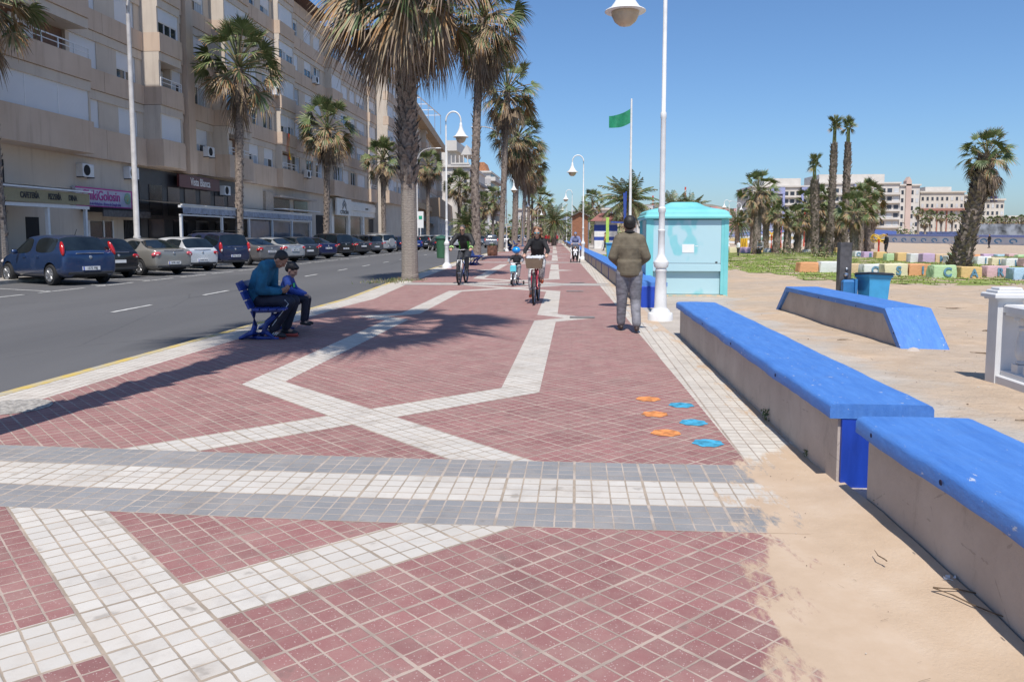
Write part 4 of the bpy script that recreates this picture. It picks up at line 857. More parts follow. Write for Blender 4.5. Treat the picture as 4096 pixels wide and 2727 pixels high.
for i, (x, yc, Y) in enumerate([(3672, 850, 190), (3720, 858, 200), (3700, 890, 195), (3765, 868, 200), (3808, 872, 205), (3852, 868, 205), (3918, 880, 210), (3960, 885, 215), (3990, 882, 215), (4022, 880, 220), (4052, 885, 220), (4085, 878, 215)]):
    b_ = AT(x, 940, Y); tp = AT(x, yc, Y); palm('small palm before the distant beach apartments, number counted left to right' if 0 else 'small far palm lining the seafront beyond the mural wall', (b_.x, Y, 1), (tp.x, Y, tp.z), 1.5, cLow, boots=0, r0=.25, rz=i, group='far seafront palms')
# date palms
def date_crown(seed, n=60, nb=26, live=.8):
    rnd = random.Random(seed); mb = MB()
    for i in range(n):
        u = i/n; az = i*2.39996+rnd.uniform(-.2, .2); el = R(80-118*u+rnd.uniform(-8, 8)); d = Vector((math.cos(az)*math.cos(el), math.sin(az)*math.cos(el), math.sin(el))); p = Vector((0, 0, 0)); pts = [p.copy()]; ln = rnd.uniform(.85, 1.05)*(1 if u < .85 else .8)
        for q in range(10): d = (d+Vector((-.02, 0, -.10-.05*u))).normalized(); p = p+d*ln/10; pts.append(p.copy())
        m = 3 if u > .86 else (0 if rnd.random() < .6 else 1)
        mb.tube(pts, [.014]*4+[.009]*4+[.004]*3, 3, m, caps=False)
        sd = Vector((-math.sin(az), math.cos(az), 0))
        for j in range(nb):
            f = .18+.82*j/nb; s_ = f*10; a = int(min(s_, 9)); q = pts[a].lerp(pts[a+1], s_-a); t_d = (pts[a+1]-pts[a]).normalized(); upv = sd.cross(t_d)
            for sg in (-1, 1):
                dl = (sd*sg*.8+t_d*.65+upv*rnd.uniform(-.1, .35)+Vector((0, 0, -.2))).normalized(); l2 = .24*math.sin(math.pi*min(.95, f*.9+.08))*rnd.uniform(.8, 1.1); w_ = t_d*.010
                mb.add([q-w_, q+w_, q+dl*l2*.6+w_*.9-Vector((0, 0, .004)), q+dl*l2-Vector((0, 0, .02))], [(0, 1, 2), (0, 2, 3)], m if rnd.random() < .85 else 2)
    for i in range(14):
        az = rnd.uniform(0, 6.28); mb.tube([(0, 0, 0), (math.cos(az)*.12, math.sin(az)*.12, .08), (math.cos(az)*.2, math.sin(az)*.2, -.05)], [.03, .03, .02], 5, 4)
    o = mb.build('crown', PM, fix=False); me = o.data; bpy.data.objects.remove(o); return me
dA = date_crown(21); dB = date_crown(22, 50, 20)
def dpalm(x, yc, Y, R_, me, lab, rz=0):
    b_ = AT(x, 940, Y); tp = AT(x, yc, Y); t_ = thing('date_palm', lab, 'palm tree', (b_.x, Y, 0), 0, 'date palms')
    trunk([(0, 0, -.2), (0, 0, tp.z*.5), (0, 0, tp.z)], [.38, .33, .38], 120, 0, 1, .24, int(x), .4).build('trunk', [m_trunk, m_boot], t_, fix=False)
    c = link('crown', me, t_); c.location = (0, 0, tp.z); c.scale = (R_,)*3; c.rotation_euler = (0, 0, rz)
dpalm(2512, 808, 88, 3.9, dA, 'large feathery date palm behind the walking man and flagpole', .4)
dpalm(2216, 890, 112, 3.6, dB, 'round date palm with orange stalks right of the cycling woman', 2)
dpalm(2690, 840, 100, 3.2, dB, 'date palm whose fronds show above the left of the kiosk roof', 1)
dpalm(2762, 845, 105, 2.9, dA, 'date palm whose fronds show above the right of the kiosk roof', 3)
dpalm(1865, 905, 125, 3.4, dA, 'low date palm behind the cycling man', 5)
dpalm(1910, 918, 135, 2.6, dB, 'low date palm right of the cycling man, behind parked cars', 2)
dpalm(2330, 880, 125, 3.0, dA, 'dark date palm behind the far white lamps', 2.6); dpalm(2950, 898, 120, 3.2, dB, 'low date palm between the kiosk and the lawn cluster', .8)
dpalm(2400, 905, 118, 2.6, dB, 'date palm behind the information board', 4)
# shrubs between palms
def shrub(x, yb, s_, lab, seed, Y=None, m=None, n=260):
    p = G(x, yb) if Y is None else Vector((AT(x, 940, Y).x, Y, 0)); rnd = random.Random(seed); mb = MB()
    for i in range(n):
        v = Vector((rnd.gauss(0, .38), rnd.gauss(0, .38), abs(rnd.gauss(0, .42)))); q = p+v*s_; k = .11*s_; a = Vector((rnd.uniform(-1, 1), rnd.uniform(-1, 1), rnd.uniform(-.3, 1))).normalized()*k; c_ = Vector((rnd.uniform(-1, 1), rnd.uniform(-1, 1), rnd.uniform(-1, 1))).normalized()*k*.5
        mb.add([q-a, q+c_, q+a, q-c_], [(0, 1, 2, 3)], rnd.choice((0, 0, 1, 2)) if m is None else m)
    tag(mb.build('shrub', [m_green, m_lgreen, m_tan], fix=False), lab, 'shrub', 'shrubs on the lawn' if Y is None else 'far shrubs')
shrub(3135, 1022, .9, 'spiky light shrub among the trunks at the left of the lawn', 1, n=150); shrub(3290, 1030, .8, 'round dark shrub at the foot of the two tallest palms', 2); shrub(3245, 1018, .6, 'small shrub left of the two tallest palms', 3, n=120); shrub(3950, 975, 1.6, 'round dark bush on the far sand right of the leaning palm', 4, n=160)
for i, (x, Y, s_) in enumerate([(2090, 210, 5), (2130, 230, 6), (2180, 200, 4.5), (2260, 160, 4), (2300, 150, 4.5), (2360, 150, 4), (2420, 150, 4), (2450, 140, 3.5), (2030, 220, 5.5), (1990, 215, 5), (3620, 235, 4)]): shrub(x, 0, s_, 'dark green far bush in the mass of greenery at the end of the promenade' if x < 2900 else 'far bush before the ramp and apartments', 20+i, Y, n=420)

def tuft(x, y, lab, seed, s_=.35, n=130):
    rnd = random.Random(seed); mb = MB()
    for i in range(n):
        a = rnd.uniform(0, 6.28); r = abs(rnd.gauss(0, .6))*s_+.2; q = Vector((x+math.cos(a)*r, y+math.sin(a)*r, .004)); h_ = rnd.uniform(.04, .13); w_ = .012; an = rnd.uniform(0, 3)
        mb.add([q+Vector((math.cos(an)*w_, math.sin(an)*w_, 0)), q-Vector((math.cos(an)*w_, math.sin(an)*w_, 0)), q+Vector((rnd.uniform(-.05, .05), rnd.uniform(-.05, .05), h_))], [(0, 1, 2)], rnd.choice((0, 1, 1, 2)))
    tag(mb.build('grass_tuft', [m_green, m_lgreen, m_tan], fix=False), lab, 'grass tuft', 'grass tufts at the palm feet')
tuft(-5.55, 25.4, 'grass tuft at the foot of the biggest palm', 1, .5, 260); tuft(-5.9, 24.2, 'grass strip on the kerb before the biggest palm', 5, .45, 200); tuft(-5.95, 46, 'grass tuft at the foot of the tall leaning palm', 2, .4); tuft(-6.6, 71, 'grass tuft at the foot of the third palm', 3, .4)
# ------------------------------------------------------------------ apartment row on the left
def facmat(name, c1, c2, c3):
    m, t, b = newmat(name); b.inputs['Roughness'].default_value = .9; o_ = coord(t)
    c = ramp(t, noise_(t, .5, 5, o_), [(.3, c1), (.7, c2)])
    st = noise_(t, 2.4, 6, mapping(t, o_, (1, 1, .10)), .7); c = mixc(t, math_(t, 'MULTIPLY', ramp(t, st, [(.52, 0), (.72, 1)]), .45), c, c3)
    L(t, c, b.inputs['Base Color']); bump(t, b, noise_(t, 25, 5, o_), .25, .01); return m
m_span = facmat('facade_panel', (.53, .40, .30), (.62, .485, .38), (.33, .225, .165)); m_wallf = facmat('facade_wall', (.53, .455, .38), (.62, .54, .455), (.34, .27, .22))
m_shut, t, b = newmat('roller_shutter'); b.inputs['Roughness'].default_value = .5; o_ = coord(t)
wv = t.nodes.new('ShaderNodeTexWave'); wv.bands_direction = 'Z'; wv.inputs['Scale'].default_value = 6.5; L(t, o_, wv.inputs['Vector'])
L(t, mixc(t, math_(t, 'MULTIPLY', noise_(t, 1.3, 3, o_), .5), (.70, .71, .73), (.60, .61, .64)), b.inputs['Base Color']); bump(t, b, wv.outputs[0], .5, .012)
m_frame = mat('window_frame_white', (.74, .74, .75), .4, .04)
m_glass, t, b = newmat('window_glass'); b.inputs['Roughness'].default_value = .06; b.inputs['Specular IOR Level'].default_value = .8
L(t, ramp(t, noise_(t, .7, 2, coord(t)), [(.4, (.02, .028, .035)), (.62, (.07, .09, .10))]), b.inputs['Base Color'])
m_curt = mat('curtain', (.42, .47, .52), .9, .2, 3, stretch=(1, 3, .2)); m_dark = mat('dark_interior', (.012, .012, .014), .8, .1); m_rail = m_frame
m_brown = mat('brown_recess', (.20, .12, .09), .9, .15, 2)
WM = [m_frame, m_glass, m_shut, m_curt, m_dark]
rf = random.Random(77)
def window(par, x, u0, u1, z0, z1, style, nm='window'):
    mb = MB(); f = .05; w_ = u1-u0
    if style == 'auto': style = rf.choice('sshhgghs')
    sh = {'s': 1.0, 'h': rf.uniform(.35, .65), 'g': rf.choice((0, 0, .15)), 'b': 0}[style]; zs = z1-(z1-z0)*sh
    if sh < .98:
        mb.box(x-.03, x-.012, u0, u1, z0, zs, 1)
        if rf.random() < .45: cu = rf.choice((0, 1)); a = u0+f if cu else u0+w_/2; mb.box(x-.012, x-.006, a, a+w_/2-f, z0+f, zs-.02, 3)
        mb.box(x-.012, x+.03, u0, u0+f, z0, zs, 0); mb.box(x-.012, x+.03, u1-f, u1, z0, zs, 0); mb.box(x-.012, x+.03, u0+f, u1-f, z0, z0+f, 0); mb.box(x-.012, x+.03, u0+f, u1-f, zs-f, zs, 0)
        k = max(2, int(round(w_/.75)))
        for i in range(1, k): uu = u0+w_*i/k; mb.box(x-.012, x+.027, uu-.025, uu+.025, z0+f, zs-f, 0)
        if zs-z0 > 1 and rf.random() < .5: mb.box(x-.012, x+.025, u0+f, u1-f, z0+.42, z0+.47, 0)
    if sh > 0: mb.box(x-.01, x+.045, u0, u1, zs, z1, 2); mb.box(x-.01, x+.06, u0-.03, u0, z0, z1, 0); mb.box(x-.01, x+.06, u1, u1+.03, z0, z1, 0)
    return mb.build(nm, WM, par, fix=False)
def railing(par, x, u0, u1, z, h_=.42):
    mb = MB(); mb.box(x-.02, x+.02, u0, u1, z+h_, z+h_+.045); mb.box(x-.015, x+.015, u0, u1, z+h_*.5, z+h_*.5+.03); n = max(2, int((u1-u0)/.9))
    for i in range(n+1): uu = u0+(u1-u0)*i/n; mb.box(x-.02, x+.02, uu-.02, uu+.02, z, z+h_)
    return mb.build('railing', m_rail, par)
def building(label, x, y, rz, length, z0, nf, fh, wins, bays, cat='apartment building', top=.9, depth=12, start_skip=()):
    """local: y along the street, facade plane x=0 facing +x"""
    t_ = thing('apartment_building', label, cat, (x, y, 0), rz, None); H = z0+nf*fh
    wb = MB(); wb.box(-depth, -.30, 0, length, 0, H+.3); wb.build('wall', m_wallf, t_)
    sp = MB(); occupied = [(a, b_) for a, b_, *_ in bays]
    def segs(a, b_):   # street frontage not taken by bays
        cur = a; out = []
        for p, q in sorted(occupied):
            if p > cur: out.append((cur, min(p, b_)))
            cur = max(cur, q)
        if cur < b_: out.append((cur, b_))
        return out
    for f in range(nf+1):
        z = z0+f*fh
        for a, b_ in segs(0, length):
            u = a
            while u < b_-.05:
                v = min(b_, u+2.6); sp.box(-.30, rf.uniform(-.004, .004), u+.012, v-.012, z+(.02 if f else -.42), z+(.95 if f < nf else top), 0); u = v
            if f < nf: sp.box(-.30, -.07, a, b_, z+fh-.42, z+fh-.0, 1)
    piers = []
    for f in range(nf):
        z = z0+f*fh
        for a, b_ in segs(0, length):
            ws = sorted([w_ for w_ in wins if w_[0] >= a and w_[1] <= b_]); cur = a
            for w_ in ws: sp.box(-.30, -.13, cur, w_[0]-.04, z+.95, z+fh-.42, 1); cur = w_[1]+.04
            sp.box(-.30, -.13, cur, b_, z+.95, z+fh-.42, 1)
    for a, b_, p, st in bays:
        fl0 = 0
        for f in range(nf+1):
            z = z0+f*fh; sty = st[min(f, len(st)-1)] if f < nf else 'top'
            if sty == '-' : sp.box(-.3, -.0, a, b_, z, z+fh, 0); continue
            sp.box(-.30, p, a, b_, z+(.02 if f else -.42), z+(.95 if f < nf else top), 0)
            if f < nf:
                sp.box(-.30, p-.07, a, b_, z+fh-.42, z+fh, 1)
                if sty in 'b':
                    sp.box(-.30, p-.1, a, a+.2, z+.95, z+fh-.42, 1)
                    mbk = MB(); mbk.box(-.299, -.28, a+.2, b_, z+.95, z+fh-.42); mbk.build('balcony_recess', m_brown, t_)
                    window(t_, -.25, (a+b_)/2-.2, (a+b_)/2+1.1, z+.3, z+2.1, 'h', 'balcony_door'); railing(t_, p-.06, a+.08, b_-.08, z+.95)
                else:
                    sp.box(-.30, p-.12, a, a+.12, z+.95, z+fh-.42, 1); sp.box(-.30, p-.12, b_-.12, b_, z+.95, z+fh-.42, 1)
                    n = max(1, int(round((b_-a)/1.9)))
                    for i in range(n): window(t_, p-.2, a+.14+(b_-a-.28)*i/n+.03, a+.14+(b_-a-.28)*(i+1)/n-.03, z+.95, z+fh-.42, sty)
    sp.build('facade_panels', [m_span, m_wallf], t_)
    for f in range(nf):
        for w_ in wins: window(t_, -.22, w_[0], w_[1], z0+f*fh+.95, z0+f*fh+fh-.42, w_[2][f % len(w_[2])] if len(w_) > 2 else 'auto')
    rb = MB(); rb.box(-depth+.2, -.5, .3, length-.3, H+.3, H+.5); rb.build('roof', m_conc, t_)
    return t_
FH = 2.66; Z1 = 5.42
Y0A = 14.0
wl = lambda L_, o: [(a-o, b_-o, *s) for a, b_, *s in L_]
building('nearest beige apartment block on the left, ending at the full-height pier', -22, Y0A, 0, 30.4, Z1, 5, FH, wl([(19, 21.0), (24.6, 26.2), (34.2, 36.1, 'ss'), (37.8, 39.4, 'shsgs')], Y0A),
         wl([(16, 18.6, 1.0, 'sbsg'), (27.6, 33.9, 1.0, 'sbbgs'), (40.0, 42.3, .9, 'sbhsg'), (42.3, 43.5, .35, 'shgs')], Y0A))
mb = MB(); mb.box(-22.6, -21.45, 43.55, 44.35, 4.9, 20.0); o = mb.build('facade_pier', m_span); o.parent = bpy.data.objects['apartment_building']; o.matrix_parent_inverse = Matrix.Translation((22, -Y0A, 0))
building('long beige apartment block in the middle of the row, with the restaurant and showroom below', -22, 44.4, 0, 42.6, Z1, 5, FH, wl([(45.4, 47.1, 'hgshs'), (53.4, 54.9, 'hgsgh'), (56, 57.6, 'hggsh'), (61.7, 63.4, 'gsgs'), (65, 66.6, 'gghhs'), (67.4, 69, 'ggsgs'), (75, 77.2), (78.1, 79.7), (80.5, 83.3)], 44.4),
         wl([(47.9, 51.5, .9, 'bgsss'), (58.1, 61.2, .45, 'bhshs'), (70.2, 73.3, .6, 'ggbsg'), (84.2, 86.8, .3, 'bhshs')], 44.4))
building('far end of the beige apartment row with a sunlit white-shuttered corner', -20.7, 87, 0, 12, Z1, 5, FH, [(4.0, 5.5), (6.4, 7.8), (8.8, 10.2)], [(0, 2.9, .3, 'sshss')])
tD = building('brown apartment block with projecting tan eaves beyond the beige row', -22, 99.2, R(5.2), 62, 6.2, 4, 3.0, [(2+4.3*i, 3.6+4.3*i) for i in range(13)], [(28, 31, .8, 'gbgb'), (58, 61, .8, 'gggg')], top=.3)
mb = MB(); mb.box(-12, 1.3, -.3, 62.5, 18.1, 19.4); mb.box(-.3, .9, 0, 62, 5.4, 6.2); mb.build('eaves', mat('tan_render', (.50, .36, .23), .85, .1, 1), tD)
for i in range(11):
    u = 1.5+5.4*i; window(tD, -.2, u, u+3.6, .4, 3.2, 'b', 'shop_window')
    if i % 2 == 0: mb = MB(); mb.add([(-.3, u-.3, 3.9), (1.3, u-.3, 3.3), (1.3, u+4.4, 3.3), (-.3, u+4.4, 3.9), (1.3, u-.3, 3.0), (1.3, u+4.4, 3.0)], [(0, 1, 2, 3), (1, 4, 5, 2)]); mb.build('shop_awning', (m_conc if i % 4 else mat('awning_red', (.35, .03, .035), .8, .1)), tD, fix=False)
# low shop podium beyond, terraces on the roof
t_ = thing('shop_podium', 'low tan shop building with pale lower walls beyond the brown block', 'building', (-24.5, 135, 0), R(6)); mb = MB(); mb.box(-8, 1.5, 0, 62, 4.6, 7.8); mb.build('upper_wall', mat('tan_wall', (.42, .31, .22), .85, .1), t_); mb = MB(); mb.box(-8, 1.2, 0, 62, 0, 4.598); mb.build('lower_wall', mat('pale_wall', (.52, .50, .48), .85, .15, .5), t_)
for i in range(9): window(t_, 1.24, 3+6.4*i, 6.5+6.4*i, .6, 3.6, 'b', 'shop_window')
# rooftop pergola frames and terrace
mb = MB()
for a in range(8): mb.box(-24.0, -23.9, 100+6*a, 100.1+6*a, 19.2, 22.4)
mb.box(-24.02, -23.88, 100, 142, 22.4, 22.5); mb.box(-27, -26.9, 100, 142, 22.4, 22.5)
for a in range(8): mb.box(-27, -24, 100+6*a, 100.1+6*a, 22.5, 22.6)
o = mb.build('pergola', m_frame); tag(o, 'white metal pergola frame on the roof of the brown block', 'pergola')
mb = MB(); mb.add([(-23, 56, 20.2), (-21.2, 60, 20.0), (-21.2, 69.5, 20.0), (-23, 71, 20.2), (-25, 63, 21.3)], [(0, 1, 4), (1, 2, 4), (2, 3, 4), (3, 0, 4), (3, 2, 1, 0)]); tag(mb.build('roof_canopy', mat('brown_tile', (.14, .07, .05), .8, .2, 12)), 'dark brown roof canopy on top of the middle apartment block', 'canopy')
# --- air conditioners
def aircon(x, u, z, lab):
    t_ = thing('air_conditioner', lab, 'air conditioner', (x, u, z), 0, 'air conditioners on the facade')
    mb = MB(); mb.box(0, .32, -.42, .42, 0, .58, 0, .02); mb.build('casing', m_frame, t_); mb = MB(); mb.lathe([(.24, 0), (.24, .012)], 20, (.321, -.1, .29), 0, (1, 0, 0)); mb.build('fan_grille', m_dark, t_); [MB().box(0, .36, s-.02, s+.02, -.05, 0).build('bracket', m_met, t_) for s in (-.38, .38)]
aircon(-22.3, 34.9, 4.08, 'white air conditioner above the left end of the pink sweet shop sign'); aircon(-22.3, 38.7, 4.25, 'white air conditioner above the right end of the pink sweet shop sign'); aircon(-22.1, 49.0, 3.95, 'white air conditioner at the right end of the dark red restaurant sign')
for u, z, lab in ((46.7, 6.1, 'at first floor level above the restaurant'), (64.3, 6.1, 'at first floor level above the showroom side'), (57.9, 11.6, 'on the third floor of the middle block'), (66.9, 14.1, 'on the fourth floor of the middle block')): aircon(-22.0, u, z, 'small white air conditioner '+lab)
# --- ground floor dark doors and shop fronts (attached to the blocks as their own things)
def shopfront(lab, items):
    t_ = thing('shop', lab, 'shop', (-22.3, items[0][1], 0)); oy = items[0][1]
    for nm, u0, u1, z0, z1, m, d in items: mb = MB(); mb.box(0, d, u0-oy, u1-oy, z0, z1); mb.build(nm, m, t_)
    return t_
m_black = mat('black_cladding', (.02, .02, .028), .35, .2, 2); m_shopg = mat('dark_shop_glass', (.03, .03, .035), .12, .3, 1.2); m_beige = mat('beige_pier', (.42, .35, .29), .9, .1)
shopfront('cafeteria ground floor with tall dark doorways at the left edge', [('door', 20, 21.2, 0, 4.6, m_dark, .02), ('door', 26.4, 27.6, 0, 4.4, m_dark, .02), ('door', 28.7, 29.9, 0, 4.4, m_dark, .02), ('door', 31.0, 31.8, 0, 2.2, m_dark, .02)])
shopfront('sweet shop ground floor with a white framed glass door and barred window', [('door', 35.2, 37.1, 0, 2.1, m_shopg, .03), ('door_frame', 35.15, 35.25, 0, 2.15, m_frame, .06), ('door_frame', 36.3, 36.4, 0, 2.15, m_frame, .06), ('door_frame', 37.05, 37.15, 0, 2.15, m_frame, .06), ('window', 38.1, 39.0, .7, 2.2, m_dark, .03)]+[('window_bar', 38.15+.13*i, 38.17+.13*i, .7, 2.2, m_met, .06) for i in range(7)])
shopfront('black clad restaurant front with tall dark windows behind the white terrace', [('cladding', 39.5, 52.2, 0, 4.9, m_black, .10)]+[('window', 40.4+1.9*i, 41.7+1.9*i, 2.5, 4.1, m_shopg, .13) for i in range(6)]+[('door', 40.2+2.6*i, 41.8+2.6*i, 0, 2.3, m_shopg, .13) for i in range(4)])
shopfront('beige and grey shop with folded awning frame between restaurant and showroom', [('panel', 56.0, 57.5, 0, 4.6, m_beige, .2), ('window', 57.7, 61.2, 2.6, 4.2, m_shopg, .05), ('window', 62.2, 65.4, 2.6, 4.2, m_shopg, .05), ('door', 57.7, 61.2, 0, 2.3, m_shopg, .05), ('door', 62.2, 64.8, 0, 2.3, m_dark, .05), ('door', 67.6, 70.2, 0, 3.2, m_dark, .05), ('awning_box', 57.5, 65.8, 4.25, 4.4, m_conc, .7), ('awning_bar', 57.5, 65.8, 3.35, 3.42, m_frame, 1.0)])
shopfront('white car showroom front with big windows', [('fascia', 71.4, 87.5, 3.35, 4.75, m_white_p, .25)]+[('pier', 71.4+5.3*i, 72.1+5.3*i, 0, 3.349, m_white_p, .22) for i in range(4)]+[('window', 72.3+5.3*i, 76.4+5.3*i, .3, 3.2, m_shopg, .06) for i in range(3)])
shopfront('ground floor of the row end with red and green shop panels', [('shop_panel', 88.2, 91, 2.8, 4.3, mat('green_panel', (.03, .25, .12), .6, .1), 1.2), ('window', 89, 98, 0, 3.4, m_shopg, 1.15), ('shop_panel', 93, 98.5, 2.4, 3.2, mat('red_panel', (.45, .03, .04), .6, .1), 1.25)])
m_bluesh = mat('shop_dark_wall', (.10, .10, .12), .6, .2)
# --- signs
def sign(name, lab, x, u0, u1, z0, z1, board_m, words, d=.14):
    t_ = thing(name, lab, 'sign', (x, u0, z0)); mb = MB(); mb.box(-d, 0, 0, u1-u0, 0, z1-z0); mb.build('board', board_m, t_)
    for txt, size, uc, zc, m, sx in words:
        o = text_mesh(txt, size, 'lettering', m, t_, .006, sx=sx, bold=.008); o.rotation_euler = (R(90), 0, R(90)); o.location = (.012, uc-u0, zc-z0)
    return t_
m_gold = mat('sign_olive', (.34, .29, .17), .7, .05); m_ink = mat('ink_black', (.015, .015, .02), .5, 0); m_pinkb = mat('sign_pale_pink', (.60, .56, .66), .5, .08, 2); m_mag = mat('ink_magenta', (.55, .04, .28), .5, .05); m_redb = mat('sign_dark_red', (.09, .022, .025), .4, .1); m_wl = mat('ink_white', (.6, .6, .62), .5, .02); m_vio = mat('ink_violet', (.25, .15, .45), .5, .05)
cafe = sign('cafe_sign', 'long olive cafeteria sign on the front of the terrace awning at the left edge', -19.75, 20, 31.35, 2.66, 3.12, m_gold, [('CAFETERÍA', .30, 27.75, 2.89, m_ink, .68), ('PIZZERÍA', .30, 29.15, 2.89, m_ink, .62), ('DINA', .30, 30.25, 2.89, m_ink, .72)])
sw = sign('sweet_shop_sign', 'pale pink and white sweet shop sign with magenta lettering', -22.05, 34.0, 38.5, 2.76, 3.62, m_pinkb, [('ChikiGolosin', .62, 35.95, 3.26, m_mag, .92), ('Tienda de Golosinas - Fiestas de Cumpleaños', .16, 36.1, 2.90, m_vio, .95)])
mb = MB(); mb.lathe([(.28, 0), (.28, .01)], 24, (.01, 4.1, .48), 0, (1, 0, 0)); mb.build('round_emblem', mat('emblem_green', (.12, .35, .3), .5, .5, 9, col2=(.5, .35, .08)), sw)
mb = MB(); mb.box(.0, .02, 0, 4.5, .80, .86); mb.box(.0, .02, 0, 4.5, 0, .05); mb.box(0, .02, 4.44, 4.5, .05, .8); mb.build('border', m_mag, sw)
mb = MB(); mb.box(-22.2, -21.2, 34.6, 38.6, 2.52, 2.70); mb.box(-21.22, -21.16, 34.6, 38.6, 2.30, 2.6, 1); tag(mb.build('shop_awning', [mat('awning_black', (.015, .014, .014), .8, .1), m_met]), 'small black awning under the pink sweet shop sign', 'awning')
sign('restaurant_sign', 'dark red restaurant sign with pale lettering over the black front', -21.8, 42.9, 47.9, 4.12, 4.82, m_redb, [('Vista Blanca', .62, 45.4, 4.47, m_wl, .82)])
t_ = sign('showroom_sign', 'white car showroom sign with grey double chevron emblem', -21.6, 71.4, 76.2, 3.3, 4.85, m_white_p, [('CITROËN', .46, 73.8, 3.58, m_ink, 1.35)])
mb = MB()
for k in (0, .34):
    for s in (-1, 1): mb.prism([(2.4, .95+k), (2.4, 1.15+k), (2.4+s*.62, .70+k), (2.4+s*.62, .50+k)][::s], .005, .03, 0, 'x')
mb.build('chevron_emblem', mat('emblem_grey', (.12, .13, .15), .4, .1), t_)
sign('showroom_band_sign', 'white band sign over the showroom windows with small dark word', -21.95, 76.8, 87.4, 3.9, 4.5, m_white_p, [('comercial', .3, 83.2, 4.2, m_ink, 1.0)])
# --- terraces
def terrace(lab, x0, x1, us, zr, scal=False):
    t_ = thing('terrace_pergola', lab, 'terrace', (x1, us[0], 0))
    for u in us: mb = MB(); mb.box(-.06, .06, u-us[0]-.06, u-us[0]+.06, 0, zr-.45); mb.build('post', m_frame, t_)
    mb = MB(); L_ = us[-1]-us[0]; mb.box(-.08, .08, -.1, L_+.1, zr-.12, zr-.0); mb.box(-.05, .05, -.1, L_+.1, zr-.52, zr-.44)
    mb.build('front_beam', m_frame, t_)
    mb = MB(); n = int(L_/2.2)
    for i in range(n): a = L_*i/n; mb.add([(x0-x1, a, zr+.28), (.15, a, zr+.10), (.15, a+L_/n-.06, zr+.05), (x0-x1, a+L_/n-.06, zr+.22)], [(0, 1, 2, 3)]); mb.box(-.0, .16, a, a+L_/n-.06, zr+.0, zr+.06)
    mb.build('awning_roof', m_white_p, t_, fix=False)
    mb = MB(); k = 90
    for i in range(k): a = L_*i/k; mb.add([(.10, a, zr-.10), (.10, a+L_/k, zr-.10), (.10+(.03 if i % 2 else 0), a+L_/k, zr-.42+(.0 if i % 4 < 2 else .04)), (.10+(.03 if i % 2 == 0 else 0), a, zr-.42)], [(0, 1, 2, 3)])
    mb.build('valance', mat('valance_fabric', (.36, .38, .44), .8, .2, 4), t_, fix=False)
    return t_
terrace('white terrace frame with glass panels in front of the black restaurant', -22, -19.6, [38.6, 43.2, 46.9, 50.6, 54.2, 58.2], 2.95)
t_ = thing('cafe_terrace', 'white and olive terrace frame carrying the cafeteria sign at the left edge', 'terrace', (-19.9, 20, 0))
for u in (0, 4.4, 8.9, 11.25): mb = MB(); mb.box(-.06, .06, u-.06, u+.06, 0, 2.6); mb.build('post', m_frame, t_)
mb = MB(); mb.box(-.1, .1, -.1, 11.4, 2.5, 2.62); mb.box(-.05, .25, -.1, 11.45, 3.16, 3.22); mb.build('front_beam', m_frame, t_); mb = MB()
for i in range(6): mb.add([(-2.1, i*1.9, 3.35), (.1, i*1.9, 3.28), (.1, i*1.9+1.8, 3.26), (-2.1, i*1.9+1.8, 3.4)], [(0, 1, 2, 3)])
mb.build('awning_roof', m_white_p, t_, fix=False)
for u0, u1, lab in ((47.1, 50.4, 'left'), (50.8, 54.0, 'middle'), (54.4, 58.0, 'right')): mb = MB(); mb.box(-19.68, -19.66, u0, u1, .05, 2.35); tag(mb.build('terrace_screen', mat('tinted_screen', (.09, .11, .15), .15, .3, .6)), 'tinted glass screen, '+lab+' one of the white terrace', 'screen', 'glass screens of the terrace')
mb = MB(); V = []; F = []
for i in range(9):
    u = i/8
    for j in range(3): V.append((-21.45+.05*math.sin(u*5+j), 59.0+.28*j/2+.22*u*u, 9.0-1.9*u))
for i in range(8):
    for j in range(2): F.append((i*3+j, i*3+j+1, i*3+j+4, i*3+j+3))
mb.add(V, F, [0, 1]*8); o = mb.build('flag', [mat('flag_red', (.5, .02, .02), .8, 0), mat('flag_yellow', (.65, .42, .02), .8, 0)], fix=False); tag(o, 'red and yellow flag hanging from a balcony of the middle block', 'flag')
# white blank board on the pavement near the tree
sg = thing('pharmacy_sign', 'small white square sign with green emblem behind the curved lamp pole', 'sign', (AT(1682, 875, 92).x, 92, 0)); mb = MB(); mb.box(-.35, .35, -.03, .03, 2.3, 4.2); mb.build('board', m_paper, sg); mb = MB(); mb.box(-.2, .2, -.05, -.03, 3.3, 3.7); mb.build('emblem', mat('emblem_teal', (.02, .35, .2), .5, 0), sg); mb = MB(); mb.box(-.05, .05, -.03, .03, 0, 2.3); mb.build('post', m_frame, sg)

